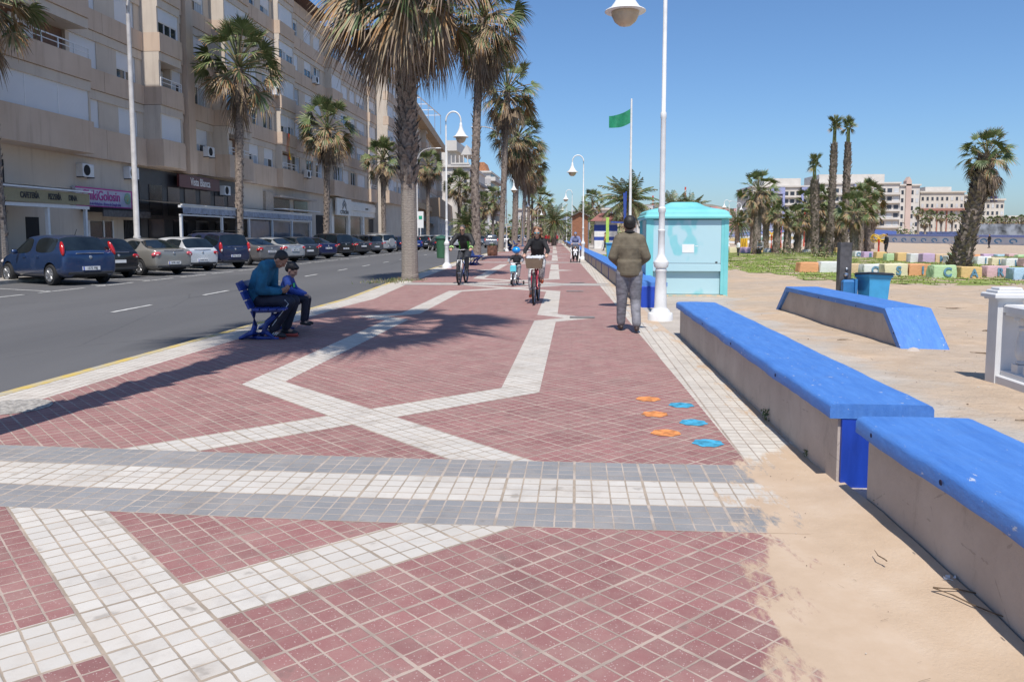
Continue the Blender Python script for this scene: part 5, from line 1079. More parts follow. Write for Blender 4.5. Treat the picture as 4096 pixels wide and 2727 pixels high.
# ------------------------------------------------------------------ distant buildings
m_w1 = mat('render_white', (.60, .56, .51), .85, .06, .3); m_w2 = mat('render_cream', (.58, .53, .46), .85, .06, .3); m_w3 = mat('render_pink', (.55, .42, .36), .85, .06, .3); m_bl2 = mat('render_lilac', (.30, .33, .55), .8, .05); m_terra = mat('terracotta', (.45, .20, .10), .85, .2, 3)
m_fw = mat('far_window', (.05, .06, .08), .3, .3, .5); m_fs = mat('far_shutter', (.52, .53, .54), .6, .05)
def block_b(lab, xl, xr, ytop, Y, depth, nf, ncol, wall, name='apartment_building', zb=0, ws=.6, balc=True, gf=1.2, skip=None, win_h=.5, roofm=None, rot=0):
    a = AT(xl, ytop, Y); b_ = AT(xr, ytop, Y); W = b_.x-a.x; H = a.z; t_ = thing(name, lab, 'building', (a.x, Y, zb), rot)
    mb = MB(); mb.box(0, W, 0, depth, 0, H-zb); mb.build('wall', wall, t_)
    fh = (H-zb-.8)/(nf+gf-1); cw = W/ncol; n = 0
    for f in range(nf):
        z = .8*0+fh*(gf-1)+f*fh+fh*.25
        for c_ in range(ncol):
            if skip and skip(f, c_): continue
            mb = MB(); x0 = cw*(c_+.5-ws/2); mm = rf.choice((0, 0, 1)); mb.box(x0, x0+cw*ws, -.06, .05, z, z+fh*win_h, mm)
            mb.box(x0-.08, x0, -.1, .02, z-.05, z+fh*win_h+.05, 2); mb.box(x0+cw*ws, x0+cw*ws+.08, -.1, .02, z-.05, z+fh*win_h+.05, 2); mb.build('window', [m_fw, m_fs, wall], t_)
        if balc and f: mb = MB(); mb.box(-.2, W+.2, -.9, 0, z-fh*.28, z-fh*.02); mb.build('balcony_band', wall, t_)
    mb = MB(); mb.box(-.3, W+.3, -.5, depth+.3, H-zb, H-zb+.5); mb.build('roof', roofm or wall, t_)
    return t_, W, H-zb, fh
tE, W, H, fh = block_b('tall white apartment building at the end of the street behind the lamp', 1745, 1878, 668, 176, 30, 4, 4, m_w1, balc=False, ws=.35, gf=1.6, skip=lambda f, c_: c_ in (0, 2))
mb = MB(); mb.box(0, W*.55, 2, 14, H+.5, H+3.6); mb.box(W*.3, W*.62, 0, 14, H+3.6, H+5.8); mb.box(W*.45, W, -.6, .2, H+.5, H+.9); mb.build('penthouse', m_w1, tE)
mb = MB()
for i in range(7): mb.box(W*.45+i*.9, W*.45+i*.9+.2, -.5, 0, H+.9, H+2.5)
mb.prism([(W*.75, H+2.6), (W*1.06, H+2.6), (W*.92, H+4.8)], -.6, 10, 0, 'y'); mb.build('roof_terrace', m_w1, tE)
mb = MB()
for f in range(5): mb.box(W, W+.1, 3+0, 6, 2+f*fh*.9, 3.5+f*fh*.9); mb.box(W, W+.1, 10, 14, 2+f*fh*.9, 3.5+f*fh*.9); mb.box(W, W+1.1, 1, 28, 1+f*fh*.9, 1.5+f*fh*.9, 1)
mb.build('side_balconies', [m_fw, mat('shade_grey', (.3, .29, .3), .8, .1)], tE)
tF, W, H, fh = block_b('white and grey banded apartment building with terracotta cap, farther down the street', 1905, 1962, 690, 230, 26, 5, 3, m_w1, balc=False, ws=.3, skip=lambda f, c_: c_ != 2)
mb = MB()
for f in range(5): mb.box(-.05, W+.05, -.08, 0, 3+f*3.3, 4.4+f*3.3)
mb.build('grey_band', mat('grey_render', (.42, .39, .38), .85, .05), tF); mb = MB(); mb.prism([(0, H+.5), (W*.75, H+.5), (W*.55, H+3), (W*.2, H+3)], 0, 10, 0, 'y'); mb.build('roof_cap', m_terra, tF)
mb = MB()
for f in range(6): mb.box(W, W+1.4, 0, 26, 1.5+f*3.1, 2.6+f*3.1, 1); mb.box(W, W+.08, 1, 24, 2.6+f*3.1, 4.2+f*3.1, 0)
mb.build('side_balconies', [m_fw, m_w1], tF)
block_b('long low white building behind the palm trunks at the end of the promenade', 2070, 2165, 838, 260, 20, 2, 8, m_w1, balc=False); block_b('small white house with red awnings behind the palm row', 2160, 2230, 880, 240, 20, 1, 4, m_w2, balc=False)
block_b('grey bunker-like long building on the slope behind the far lamps', 2290, 2360, 845, 300, 20, 1, 6, mat('grey_far', (.32, .32, .33), .9, .1), balc=False)
block_b('white house right of the solitary fan palm', 2380, 2440, 838, 230, 15, 3, 4, m_w2, balc=False)
block_b('orange building behind the date palm', 2405, 2468, 875, 150, 10, 1, 4, mat('render_orange', (.62, .26, .07), .8, .1), balc=False, ws=.25); block_b('sand coloured wall building right of the orange one', 2462, 2500, 868, 149, 10, 1, 2, mat('render_sand', (.46, .38, .24), .8, .1), balc=False, ws=.05)
# seafront hotel block group
YH = 265
tG, W, H, fh = block_b('left wing of the long seafront apartment building with lilac frames', 3012, 3280, 748, YH, 25, 6, 11, m_w1, ws=.7, zb=0, gf=1.5)
mb = MB()
for i in (3, 8): x = W*i/11; mb.box(x-.3, x+.4, -1.3, .0, 3, H-.2); mb.box(x+3.4, x+4.1, -1.3, 0, 3, H-.2); mb.box(x-.3, x+4.1, -1.35, 0, H-2.2, H-.2)
mb.build('lilac_frame', m_bl2, tG); mb = MB(); mb.box(W*.2, W*.75, 3, 20, H+.5, H+3); mb.build('penthouse', m_w1, tG)
tG, W, H, fh = block_b('middle wing of the long seafront apartment building with dark balconies', 3281, 3600, 735, YH-3, 25, 6, 12, m_w1, ws=.72, gf=1.5)
mb = MB(); mb.box(W*.02, W*.85, 3, 20, H+.5, H+3.2); mb.build('penthouse', m_w1, tG); mb = MB(); mb.box(W*.42, W*.58, -1.25, 0, H-2.4, H-.2); mb.box(W*.42, W*.45, -1.25, 0, 3, H-2.4); mb.build('lilac_frame', m_bl2, tG)
tG, W, H, fh = block_b('pink stair tower with white corner at the right end of the long building', 3601, 3680, 742, YH-3, 25, 6, 4, m_w1, ws=.5, balc=False, gf=1.5, skip=lambda f, c_: c_ in (1,)); mb = MB(); mb.box(W*.28, W*.55, -.5, 2, 0, H+1.5); mb.prism([(W*.28, H+1.5), (W*.55, H+1.5), (W*.42, H+2.8)], -.5, 2, 0, 'y'); mb.build('stair_tower', m_w3, tG)
tG, W, H, fh = block_b('cream apartment building with terracotta bands and arched windows', 3682, 3858, 770, YH, 22, 6, 9, m_w2, ws=.45, balc=False, gf=1.5)
mb = MB(); mb.box(-.3, W+.3, -.9, 0, H*.62, H*.62+.7); mb.box(W*.38, W*.41, -.25, 0, 0, H*.62); mb.box(W*.6, W*.63, -.25, 0, 0, H*.62); mb.build('terracotta_band', mat('band_brown', (.33, .15, .11), .8, .1), tG); mb = MB(); mb.box(W*.2, W*.8, 3, 15, H+.5, H+2); mb.build('penthouse', m_w1, tG)
tG, W, H, fh = block_b('narrower cream building behind the leaning palm', 3859, 3925, 783, YH+5, 20, 5, 4, m_w2, ws=.45, balc=False, gf=1.4)
tG, W, H, fh = block_b('rightmost cream building with a dark solar panel on its roof', 3926, 4018, 800, YH+5, 20, 5, 5, m_w2, ws=.5, balc=False, gf=1.4); mb = MB(); mb.box(W*.38, W*.68, -.2, .0, H-.5, H+1.3); mb.build('solar_panel', mat('solar_blue', (.02, .035, .16), .3, .1), tG)
block_b('low white seafront pavilion at the right edge', 4019, 4200, 868, YH, 15, 2, 7, m_w1, balc=False)
# mural wall and ramp
m_mur = mat('mural_white', (.66, .68, .70), .8, .08, .4); m_mb = mat('mural_blue', (.10, .32, .55), .8, .2); m_my = mat('mural_ochre', (.55, .43, .22), .8, .2); m_mg = mat('mural_green', (.28, .45, .38), .8, .2)
def mural(lab, xa, Ya, xb, Yb, ta, tb, motifs):
    a = AT(xa, ta, Ya); b_ = AT(xb, tb, Yb); d = Vector((b_.x-a.x, b_.y-a.y, 0)); ang = math.atan2(d.y, d.x); Lw = d.length; t_ = thing('mural_wall', lab, 'wall', (a.x, a.y, 0), ang); mb = MB(); mb.prism([(0, -.3), (Lw, -.3), (Lw, b_.z), (0, a.z)], 0, .5, 0, 'y'); mb.build('wall_body', m_mur, t_)
    mb = MB(); mb.prism([(0, a.z), (Lw, b_.z), (Lw, b_.z+.35), (0, a.z+.35)], -.15, .6, 0, 'y'); mb.build('coping', mat('lilac_coping', (.26, .32, .6), .7, .1), t_); return t_, Lw, a.z, b_.z
t_, Lw, za, zb_ = mural('left mural wall with blue and ochre fish under the sloping ramp', 2905, 150, 3210, 150, 945, 922, 0); r_ = random.Random(8)
for k in range(16):
    mb = MB(); u = Lw*(k+.5)/16; z = (.9 if k % 2 else 2.0)*(.75+.4*k/16); s = .75
    mb.prism([(u+s*1.2*math.cos(R(q*40)), z+s*.42*math.sin(R(q*40))) for q in range(9)], -.03, .0, 0, 'y'); mb.prism([(u-s*.9, z), (u-s*1.6, z+.35), (u-s*1.6, z-.35)], -.03, 0, 0, 'y'); mb.build('painted_fish', [m_mb, m_my, m_mb, m_mg][k % 4], t_)
t_, Lw, za, zb_ = mural('long right mural wall with blue wave scrolls beyond the sand', 3555, 165, 4140, 118, 942, 950, 0)
for k in range(11):
    mb = MB(); u = Lw*(k+.7)/12; z = .58
    for q in range(12): a1, a2 = R(q*30), R(q*30+28); mb.prism([(u+1.0*math.cos(a1), z+.36*math.sin(a1)), (u+1.0*math.cos(a2), z+.36*math.sin(a2)), (u+.7*math.cos(a2), z+.2*math.sin(a2)), (u+.7*math.cos(a1), z+.2*math.sin(a1))], -.04, 0, 0, 'y') if not 8 < q < 11 else None
    mb.build('painted_wave', m_mb, t_)
a, b_ = AT(3200, 915, 160), AT(3565, 945, 175); t_ = thing('ramp', 'sloping concrete ramp bridge with blue railing between the two mural walls', 'ramp', (0, 0, 0)); mb = MB(); mb.beam(a+Vector((0, 0, -.5)), b_+Vector((0, 0, -.5)), 5, 1.1); mb.build('deck', mat('ramp_concrete', (.35, .32, .29), .9, .1), t_)
mb = MB(); mb.beam(a+Vector((0, -2.5, .6)), b_+Vector((0, -2.5, .6)), .15, 1.0); mb.build('railing', mat('rail_blue', (.10, .16, .45), .6, .1), t_); mb = MB(); mb.box(a.x+2, a.x+4, 161, 164, 0, 2.4); mb.box(a.x+10, a.x+12, 163, 166, 0, 2.0); mb.build('pillar', m_w2, t_)
a, b_ = AT(2905, 930, 152), AT(3210, 908, 152); t_ = thing('ramp_railing', 'white and blue railing along the top of the left mural wall', 'railing', (0, 0, 0)); mb = MB(); mb.beam(a+Vector((0, 0, .7)), b_+Vector((0, 0, .7)), .1, .12); mb.beam(a, b_, .1, .25)
for k in range(16): p = a.lerp(b_, k/15); mb.box(p.x-.06, p.x+.06, p.y-.06, p.y+.06, p.z, p.z+.7)
mb.build('rails', mat('rail_pale', (.5, .53, .62), .6, .1), t_)
a = AT(3670, 905, 195); b_ = AT(3860, 905, 195); mb = MB(); mb.box(a.x, b_.x, 195, 195.2, 1.0, 2.3); tag(mb.build('blue_fence', mat('fence_blue', (.07, .10, .22), .7, .3, 1)), 'dark blue fence on the seafront wall before the cream building', 'fence')
a = AT(3900, 905, 200); b_ = AT(4200, 905, 200); mb = MB(); mb.box(a.x, b_.x, 203, 203.2, 1.2, 4.2); tag(mb.build('glass_pavilion', mat('far_dark_glass', (.22, .24, .27), .4, .5, .5)), 'dark glazed shopfronts under the rightmost buildings', 'shop front')
# hills and hillside town
def hill(name, pts, Y, dep, m):
    V = []; F = []; n = len(pts)
    for (x, y) in pts: p = AT(x, y, Y); V += [(p.x, Y-dep, -1), (p.x, Y, p.z), (p.x, Y+dep*2, -1)]
    for i in range(n-1): F += [(3*i, 3*i+3, 3*i+4, 3*i+1), (3*i+1, 3*i+4, 3*i+5, 3*i+2)]
    o = sheet(V, F, name, m); return o
hill('hills', [(1700, 938), (2000, 905), (2200, 880), (2330, 838), (2380, 826), (2440, 828), (2520, 845), (2700, 870), (3000, 900), (3400, 925), (3600, 938)], 1500, 500, mat('hill_blue', (.16, .18, .22), .9, .1, .01))
hill('hills', [(2380, 935), (2480, 848), (2560, 818), (2650, 812), (2790, 812), (2850, 817), (2900, 827), (2950, 838), (3010, 838), (3080, 860), (3170, 895), (3300, 925)], 620, 180, mat('hill_earth', (.22, .20, .15), .9, .2, .03))
cols = [(.62, .36, .33), (.62, .58, .54), (.50, .16, .12), (.60, .50, .42), (.36, .50, .42), (.60, .30, .20), (.64, .62, .60)]; HM = [mat('house_'+str(i), c_, .85, .05, .2) for i, c_ in enumerate(cols)]
for m_, n_ in zip(HM, ('pink', 'white', 'red', 'sand', 'green', 'orange', 'pale')): m_.name = 'house_'+n_
r_ = random.Random(19); prof = [(2550, 818), (2650, 810), (2790, 808), (2850, 813), (2900, 824), (2950, 834), (3010, 832), (3060, 845)]; hid = 0
for k in range(95):
    x = r_.uniform(2700, 3050) if k > 12 else r_.uniform(2540, 2600); top = poly(prof, x); v = r_.random(); y = top-6+v*62; Y = 560-v*150; p = AT(x, y, Y); w_ = r_.uniform(3, 6); h_ = r_.uniform(4, 8); c_ = r_.randrange(7)
    t_ = thing('hillside_house', 'small pastel box house among many on the far hillside town', 'house', (p.x, Y, p.z-h_), r_.uniform(-.4, .4), 'hillside town houses')
    mb = MB(); mb.box(-w_/2, w_/2, 0, 8, -6, h_); mb.box(-w_/2-.1, w_/2+.1, -.1, 8, h_, h_+.4); mb.build('wall', HM[c_], t_); mb = MB()
    for i in range(2):
        for j in range(2): mb.box(-w_*.3+i*w_*.4, -w_*.3+i*w_*.4+w_*.18, -.1, 0, h_*.15+j*h_*.42, h_*.35+j*h_*.42)
    mb.build('window', m_fw, t_)
for x, yt, lab in ((2742, 735, 'thin red and white antenna mast on the hilltop behind the kiosk'), (2612, 770, 'stubby mast behind the date palm left of the kiosk')):
    p = AT(x, yt, 560); z0 = AT(x, 830, 560).z; mb = MB()
    for i in range(8): mb.box(-.5, .5, -.5, .5, z0+(p.z-z0)*i/8-2, z0+(p.z-z0)*(i+1)/8-2.0, i % 2)
    o = mb.build('antenna_mast', [m_w1, mat('mast_red', (.5, .08, .06), .6, 0)]); o.location = (p.x, 560, 0); tag(o, lab, 'antenna')
# beach bar huts, board, gate
t_ = thing('wooden_hut', 'brown wooden hut with shallow gable roof behind the far lamp post', 'hut', (AT(2288, 900, 75).x, 75, 0)); W = AT(2352, 900, 75).x-AT(2288, 900, 75).x; zt = AT(2300, 858, 75).z
m_hut = mat('hut_brown', (.30, .13, .07), .8, .2, 3, stretch=(1, 1, 6)); mb = MB(); mb.prism([(0, 0), (W, 0), (W, zt-.2), (W/2, zt+.25), (0, zt-.2)], 0, 3, 0, 'y'); mb.build('wall', m_hut, t_)
mb = MB(); mb.prism([(-.2, zt-.25), (W/2, zt+.25), (W+.2, zt-.25), (W+.2, zt-.15), (W/2, zt+.40), (-.2, zt-.15)], -.25, 3.2, 0, 'y'); mb.build('roof', mat('hut_roof', (.12, .10, .09), .8, .1), t_)
t_ = thing('beach_bar', 'blue and white striped beach kiosk with brown hipped roof', 'kiosk', (AT(2378, 900, 88).x, 88, 0)); W = AT(2470, 900, 88).x-AT(2378, 900, 88).x
m_nb = mat('navy_paint', (.03, .07, .33), .6, .1)
for i, (z0, z1) in enumerate(((0, .9), (.9, 1.3), (1.3, 1.9), (1.9, 2.6))): mb = MB(); mb.box(0, W, 0, 3, z0, z1); mb.build('wall_band', m_nb if i % 2 else m_white_p, t_)
mb = MB(); mb.add([(-.5, -.6, 3.0), (W+.5, -.6, 3.0), (W+.5, 3.5, 3.0), (-.5, 3.5, 3.0), (W*.25, 1, 3.9), (W*.75, 1, 3.9), (W*.75, 2, 3.9), (W*.25, 2, 3.9)], [(0, 1, 5, 4), (1, 2, 6, 5), (2, 3, 7, 6), (3, 0, 4, 7), (4, 5, 6, 7), (3, 2, 1, 0)]); mb.build('roof', mat('bar_roof', (.28, .12, .10), .8, .1), t_); mb = MB(); mb.box(0.1, W-.1, -.02, 3, 2.6, 3.0); mb.build('hatch', m_fs, t_)
t_ = thing('info_board', 'large white information board above the brown hut', 'board', (AT(2319, 900, 78).x, 78.5, 0)); W = AT(2360, 900, 78).x-AT(2319, 900, 78).x; mb = MB(); mb.box(0, W, 0, .06, AT(2300, 918, 78).z, AT(2300, 888, 78).z); mb.build('panel', m_paper, t_); mb = MB(); mb.box(.1, .2, .02, .1, 0, 2.6); mb.box(W-.2, W-.1, .02, .1, 0, 2.6); mb.build('leg', m_frame, t_)
t_ = thing('height_marker', 'tall lime green board post near the striped beach kiosk', 'post', (AT(2430, 900, 70).x, 70, 0)); mb = MB(); mb.box(-.13, .13, -.03, .03, 0, 3.0); mb.build('panel', mat('lime_paint', (.42, .62, .12), .6, .1), t_)
t_ = thing('metal_gate', 'grey metal railing gate at the end of the promenade', 'gate', (AT(2228, 900, 150).x, 150, 0)); mb = MB(); W = AT(2292, 900, 150).x-AT(2228, 900, 150).x
for i in range(26): mb.box(W*i/26, W*i/26+.07, 0, .07, 0, 3.0)
mb.box(0, W, -.02, .09, 2.8, 2.9); mb.box(0, W, -.02, .09, .3, .4); mb.build('bars', m_galv, t_)
# blue umbrella-like sail sign behind the man's head
t_ = thing('sunshade', 'small blue folded sunshade frame behind the head of the walking man', 'sunshade', (AT(2503, 900, 55).x, 55, 0)); mb = MB(); mb.tube([(0, 0, 0), (0, 0, 4.4)], .06, 8); mb.beam((-1.0, 0, 2.35), (.05, 0, 2.3), .1, .1); mb.beam((-.05, 0, 2.3), (-.12, 0, 4.3), .12, .16); mb.build('frame', m_nb, t_); mb = MB(); mb.box(-.02, .2, -.2, .2, 1.2, 2.2); mb.build('life_buoy_case', mat('buoy_orange', (.75, .12, .06), .6, .1), t_)
# ------------------------------------------------------------------ cars
m_tyre = mat('tyre_rubber', (.018, .018, .02), .85, .15, 12); m_rim = mat('alloy_rim', (.50, .50, .51), .3, .05, metal=.8); m_cglass = mat('car_glass', (.012, .018, .022), .05, .3, 1.5, spec=.9); m_under = mat('car_underside', (.012, .012, .013), .8, .1)
m_tail = mat('tail_light_red', (.45, .012, .012), .15, .15, 20, coat=.6); m_clear = mat('tail_light_clear', (.7, .62, .58), .15, .05); m_plate = mat('number_plate', (.72, .72, .72), .4, .02); m_pl_b = mat('plate_blue', (.03, .08, .45), .4, 0); m_trim = mat('black_trim', (.02, .02, .022), .6, .1); m_pink = mat('tail_light_pale_red', (.62, .10, .12), .15, .1, coat=.5)
def paint(name, col, metal=.35):
    m, t, b = newmat('paint_'+name); b.inputs['Metallic'].default_value = metal; b.inputs['Roughness'].default_value = .32; b.inputs['Coat Weight'].default_value = .8; b.inputs['Coat Roughness'].default_value = .06
    o_ = coord(t); s = t.nodes.new('ShaderNodeSeparateXYZ'); L(t, o_, s.inputs[0]); low = t.nodes.new('ShaderNodeMapRange'); L(t, math_(t, 'ADD', s.outputs[2], math_(t, 'MULTIPLY', noise_(t, 4, 5, o_), .25)), low.inputs[0]); low.inputs[1].default_value = .62; low.inputs[2].default_value = .25
    c = mixc(t, math_(t, 'MULTIPLY', low.outputs[0], .35), col, (.22, .19, .155)); L(t, c, b.inputs['Base Color']); return m
def carshape(kind):
    # stations: y, zbottom, zbelt, halfwidth, zroof(None = no cabin), roof half width
    if kind == 'hatch': L_, S = 4.0, [(0, .34, .86, .72, None, 0), (.05, .25, .93, .80, None, 0), (.16, .22, .96, .84, 1.02, .70), (.55, .20, .94, .845, 1.44, .60), (1.0, .20, .93, .845, 1.49, .585), (1.72, .20, .91, .845, 1.50, .585), (1.84, .20, .91, .845, 1.50, .585), (2.35, .20, .90, .845, 1.46, .59), (3.08, .2, .89, .83, .97, .68), (3.45, .22, .84, .80, None, 0), (3.85, .24, .70, .72, None, 0), (4.0, .3, .55, .58, None, 0)]; wx, wr = (.72, 3.22), .31
    elif kind == 'sedan': L_, S = 4.55, [(0, .36, .88, .70, None, 0), (.06, .27, .97, .80, None, 0), (.2, .22, 1.0, .86, None, 0), (.62, .20, 1.01, .87, 1.05, .74), (1.25, .20, .95, .87, 1.39, .57), (1.6, .20, .93, .87, 1.44, .56), (2.15, .20, .92, .87, 1.46, .56), (2.27, .20, .92, .87, 1.46, .56), (2.75, .20, .90, .87, 1.41, .57), (3.45, .2, .89, .85, .96, .70), (3.95, .22, .83, .82, None, 0), (4.4, .25, .68, .72, None, 0), (4.55, .3, .55, .55, None, 0)]; wx, wr = (.98, 3.68), .32
    elif kind == 'suv': L_, S = 4.4, [(0, .42, .95, .78, None, 0), (.04, .32, 1.02, .86, 1.08, .76), (.22, .28, 1.03, .875, 1.62, .66), (.8, .26, 1.02, .88, 1.70, .64), (1.35, .26, 1.01, .88, 1.71, .64), (1.45, .26, 1.01, .88, 1.71, .64), (2.1, .26, 1.0, .88, 1.70, .64), (2.2, .26, 1.0, .88, 1.70, .64), (2.65, .26, 1.0, .88, 1.64, .65), (3.25, .28, .99, .86, 1.05, .74), (3.8, .3, .95, .84, None, 0), (4.25, .32, .8, .78, None, 0), (4.4, .4, .65, .62, None, 0)]; wx, wr = (.82, 3.55), .36
    else: L_, S = 4.3, [(0, .38, .92, .76, None, 0), (.05, .28, .98, .84, 1.04, .74), (.3, .24, 1.0, .86, 1.52, .63), (.8, .22, .98, .865, 1.60, .61), (1.4, .22, .97, .865, 1.62, .61), (1.5, .22, .97, .865, 1.62, .61), (2.1, .22, .95, .865, 1.60, .61), (2.2, .22, .95, .865, 1.60, .61), (2.6, .22, .94, .865, 1.52, .62), (3.35, .24, .93, .85, 1.0, .70), (3.8, .26, .85, .82, None, 0), (4.2, .28, .70, .74, None, 0), (4.3, .34, .55, .58, None, 0)]; wx, wr = (.76, 3.4), .33
    return L_, S, wx, wr
CARM = {}
px_first = lambda l: l.startswith('dark blue hatchback')
def carmesh(kind):
    L_, S, wx, wr = carshape(kind); V = []; F = []; Mi = []
    K = 10
    for (y, zb, zt, w_, zr, rw) in S:
        cab = zr is not None; zr_ = zr if cab else zt+.03; rw_ = rw if cab else w_*.8
        half_ = [(0, zb), (w_*.72, zb), (w_*.96, zb+.07), (w_, zb+.30*(zt-zb)), (w_*1.01, zb+.68*(zt-zb)), (w_*.975, zt-.015), ((w_*.945, zt+.02) if cab else (w_*.92, zt+.012)), ((rw_+.03, zr_-.07) if (cab and zr_-zt > .2) else (w_*.86 if not cab else rw_+.05, zt+.022 if not cab else zt+.03+.4*(zr_-zt-.0))), (rw_*.86, zr_-.01 if cab else zt+.03), (0, zr_+.015 if cab else zt+.045)]
        V += [(x, y, z) for x, z in half_]+[(-x, y, z) for x, z in half_[1:-1]][::-1]
    n = 2*K-2
    cabs = [i for i, s in enumerate(S) if s[4] is not None]; fc, lc = cabs[0], cabs[-1]
    for i in range(len(S)-1):
        for j in range(n):
            q = (j+1) % n; F.append((i*n+j, i*n+q, (i+1)*n+q, (i+1)*n+j)); mi = 0
            jj = j if j < K-1 else n-1-j      # mirrored ring index of the quad
            both = fc <= i and i+1 <= lc
            if jj == 0: mi = 2
            if both and jj == 6 and i > fc and i+1 < lc+1 and not (S[i+1][0]-S[i][0] < .14): mi = 1     # side windows, pillar gap left out
            if both and i == fc and jj >= 7: mi = 1                   # rear window
            if both and i+1 == lc and jj >= 7: mi = 1                 # windscreen
            Mi.append(mi)
    F.append(tuple(range(n-1, -1, -1))); Mi.append(0); F.append(tuple((len(S)-1)*n+j for j in range(n))); Mi.append(0)
    me = bpy.data.meshes.new('car'); me.from_pydata(V, [], F)
    dm = [bpy.data.materials.get('tmp'+str(i)) or bpy.data.materials.new('tmp'+str(i)) for i in range(3)]
    for m in dm: me.materials.append(m)
    me.polygons.foreach_set('material_index', Mi)
    bm = bmesh.new(); bm.from_mesh(me); bmesh.ops.recalc_face_normals(bm, faces=bm.faces)
    cl = bm.edges.layers.float.get('crease_edge') or bm.edges.layers.float.new('crease_edge')
    for e in bm.edges:
        fs = [f.material_index for f in e.link_faces]
        if len(set(fs)) > 1: e[cl] = .75
    bm.to_mesh(me); bm.free()
    ob = bpy.data.objects.new('c', me); C.objects.link(ob); sm = ob.modifiers.new('s', 'SUBSURF'); sm.levels = 2; sm.render_levels = 2
    cb = MB()
    for y in wx:
        for s in (-1, 1): cb.lathe([(wr+.065, -.30), (wr+.065, .30)], 28, (s*.86, y, wr+.0), 2, (1, 0, 0))
    cut = cb.build('cut', dm); bo = ob.modifiers.new('b', 'BOOLEAN'); bo.object = cut; bo.operation = 'DIFFERENCE'; bo.solver = 'EXACT'
    dg = bpy.context.evaluated_depsgraph_get(); dg.update(); m2 = bpy.data.meshes.new_from_object(ob.evaluated_get(dg)); bpy.data.objects.remove(ob); bpy.data.objects.remove(cut)
    out = []
    for keep in ((0, 2), (1,)):
        m3 = m2.copy(); bm = bmesh.new(); bm.from_mesh(m3); bmesh.ops.delete(bm, geom=[f for f in bm.faces if (f.material_index in (0, 2)) != (keep == (0, 2))], context='FACES')
        for f in bm.faces: f.smooth = True
        if keep == (1,):   # split rear, front, left and right panes
            panes = {'rear_window': [], 'windscreen': [], 'side_window': []}
            bm.to_mesh(m3); bm.free(); out.append(m3)
        else: bm.to_mesh(m3); bm.free(); m3.set_sharp_from_angle(angle=R(40)); out.append(m3)
    CARM[kind] = (out[0], out[1], L_, wx, wr, S)
def wheel(par, x, y, r, s):
    t_ = MB(); t_.lathe([(r*.62, -.10), (r*.93, -.105), (r, -.07), (r, .07), (r*.93, .105), (r*.66, .10)], 26, (x, y, r), 0, (1, 0, 0)); w_ = t_.build('wheel', m_tyre, par, smooth=50)
    mb = MB(); X = x+s*.104; mb.lathe([(r*.66, -.0), (r*.66, .012), (r*.58, .012), (r*.56, -.03)], 26, (X, y, r), 0, (s, 0, 0)); mb.lathe([(.055, -.01), (.05, .018)], 12, (X, y, r), 0, (s, 0, 0)); k = 8
    for i in range(k):
        a = 2*math.pi*i/k; d = Vector((0, math.cos(a), math.sin(a))); mb.beam(Vector((X, y, r))+d*.03, Vector((X, y, r))+d*r*.6, .028, .035)
    mb.lathe([(r*.6, -.06), (r*.6, -.05)], 20, (X, y, r), 1, (s, 0, 0)); mb.build('rim', [m_rim, m_under], w_, smooth=30)
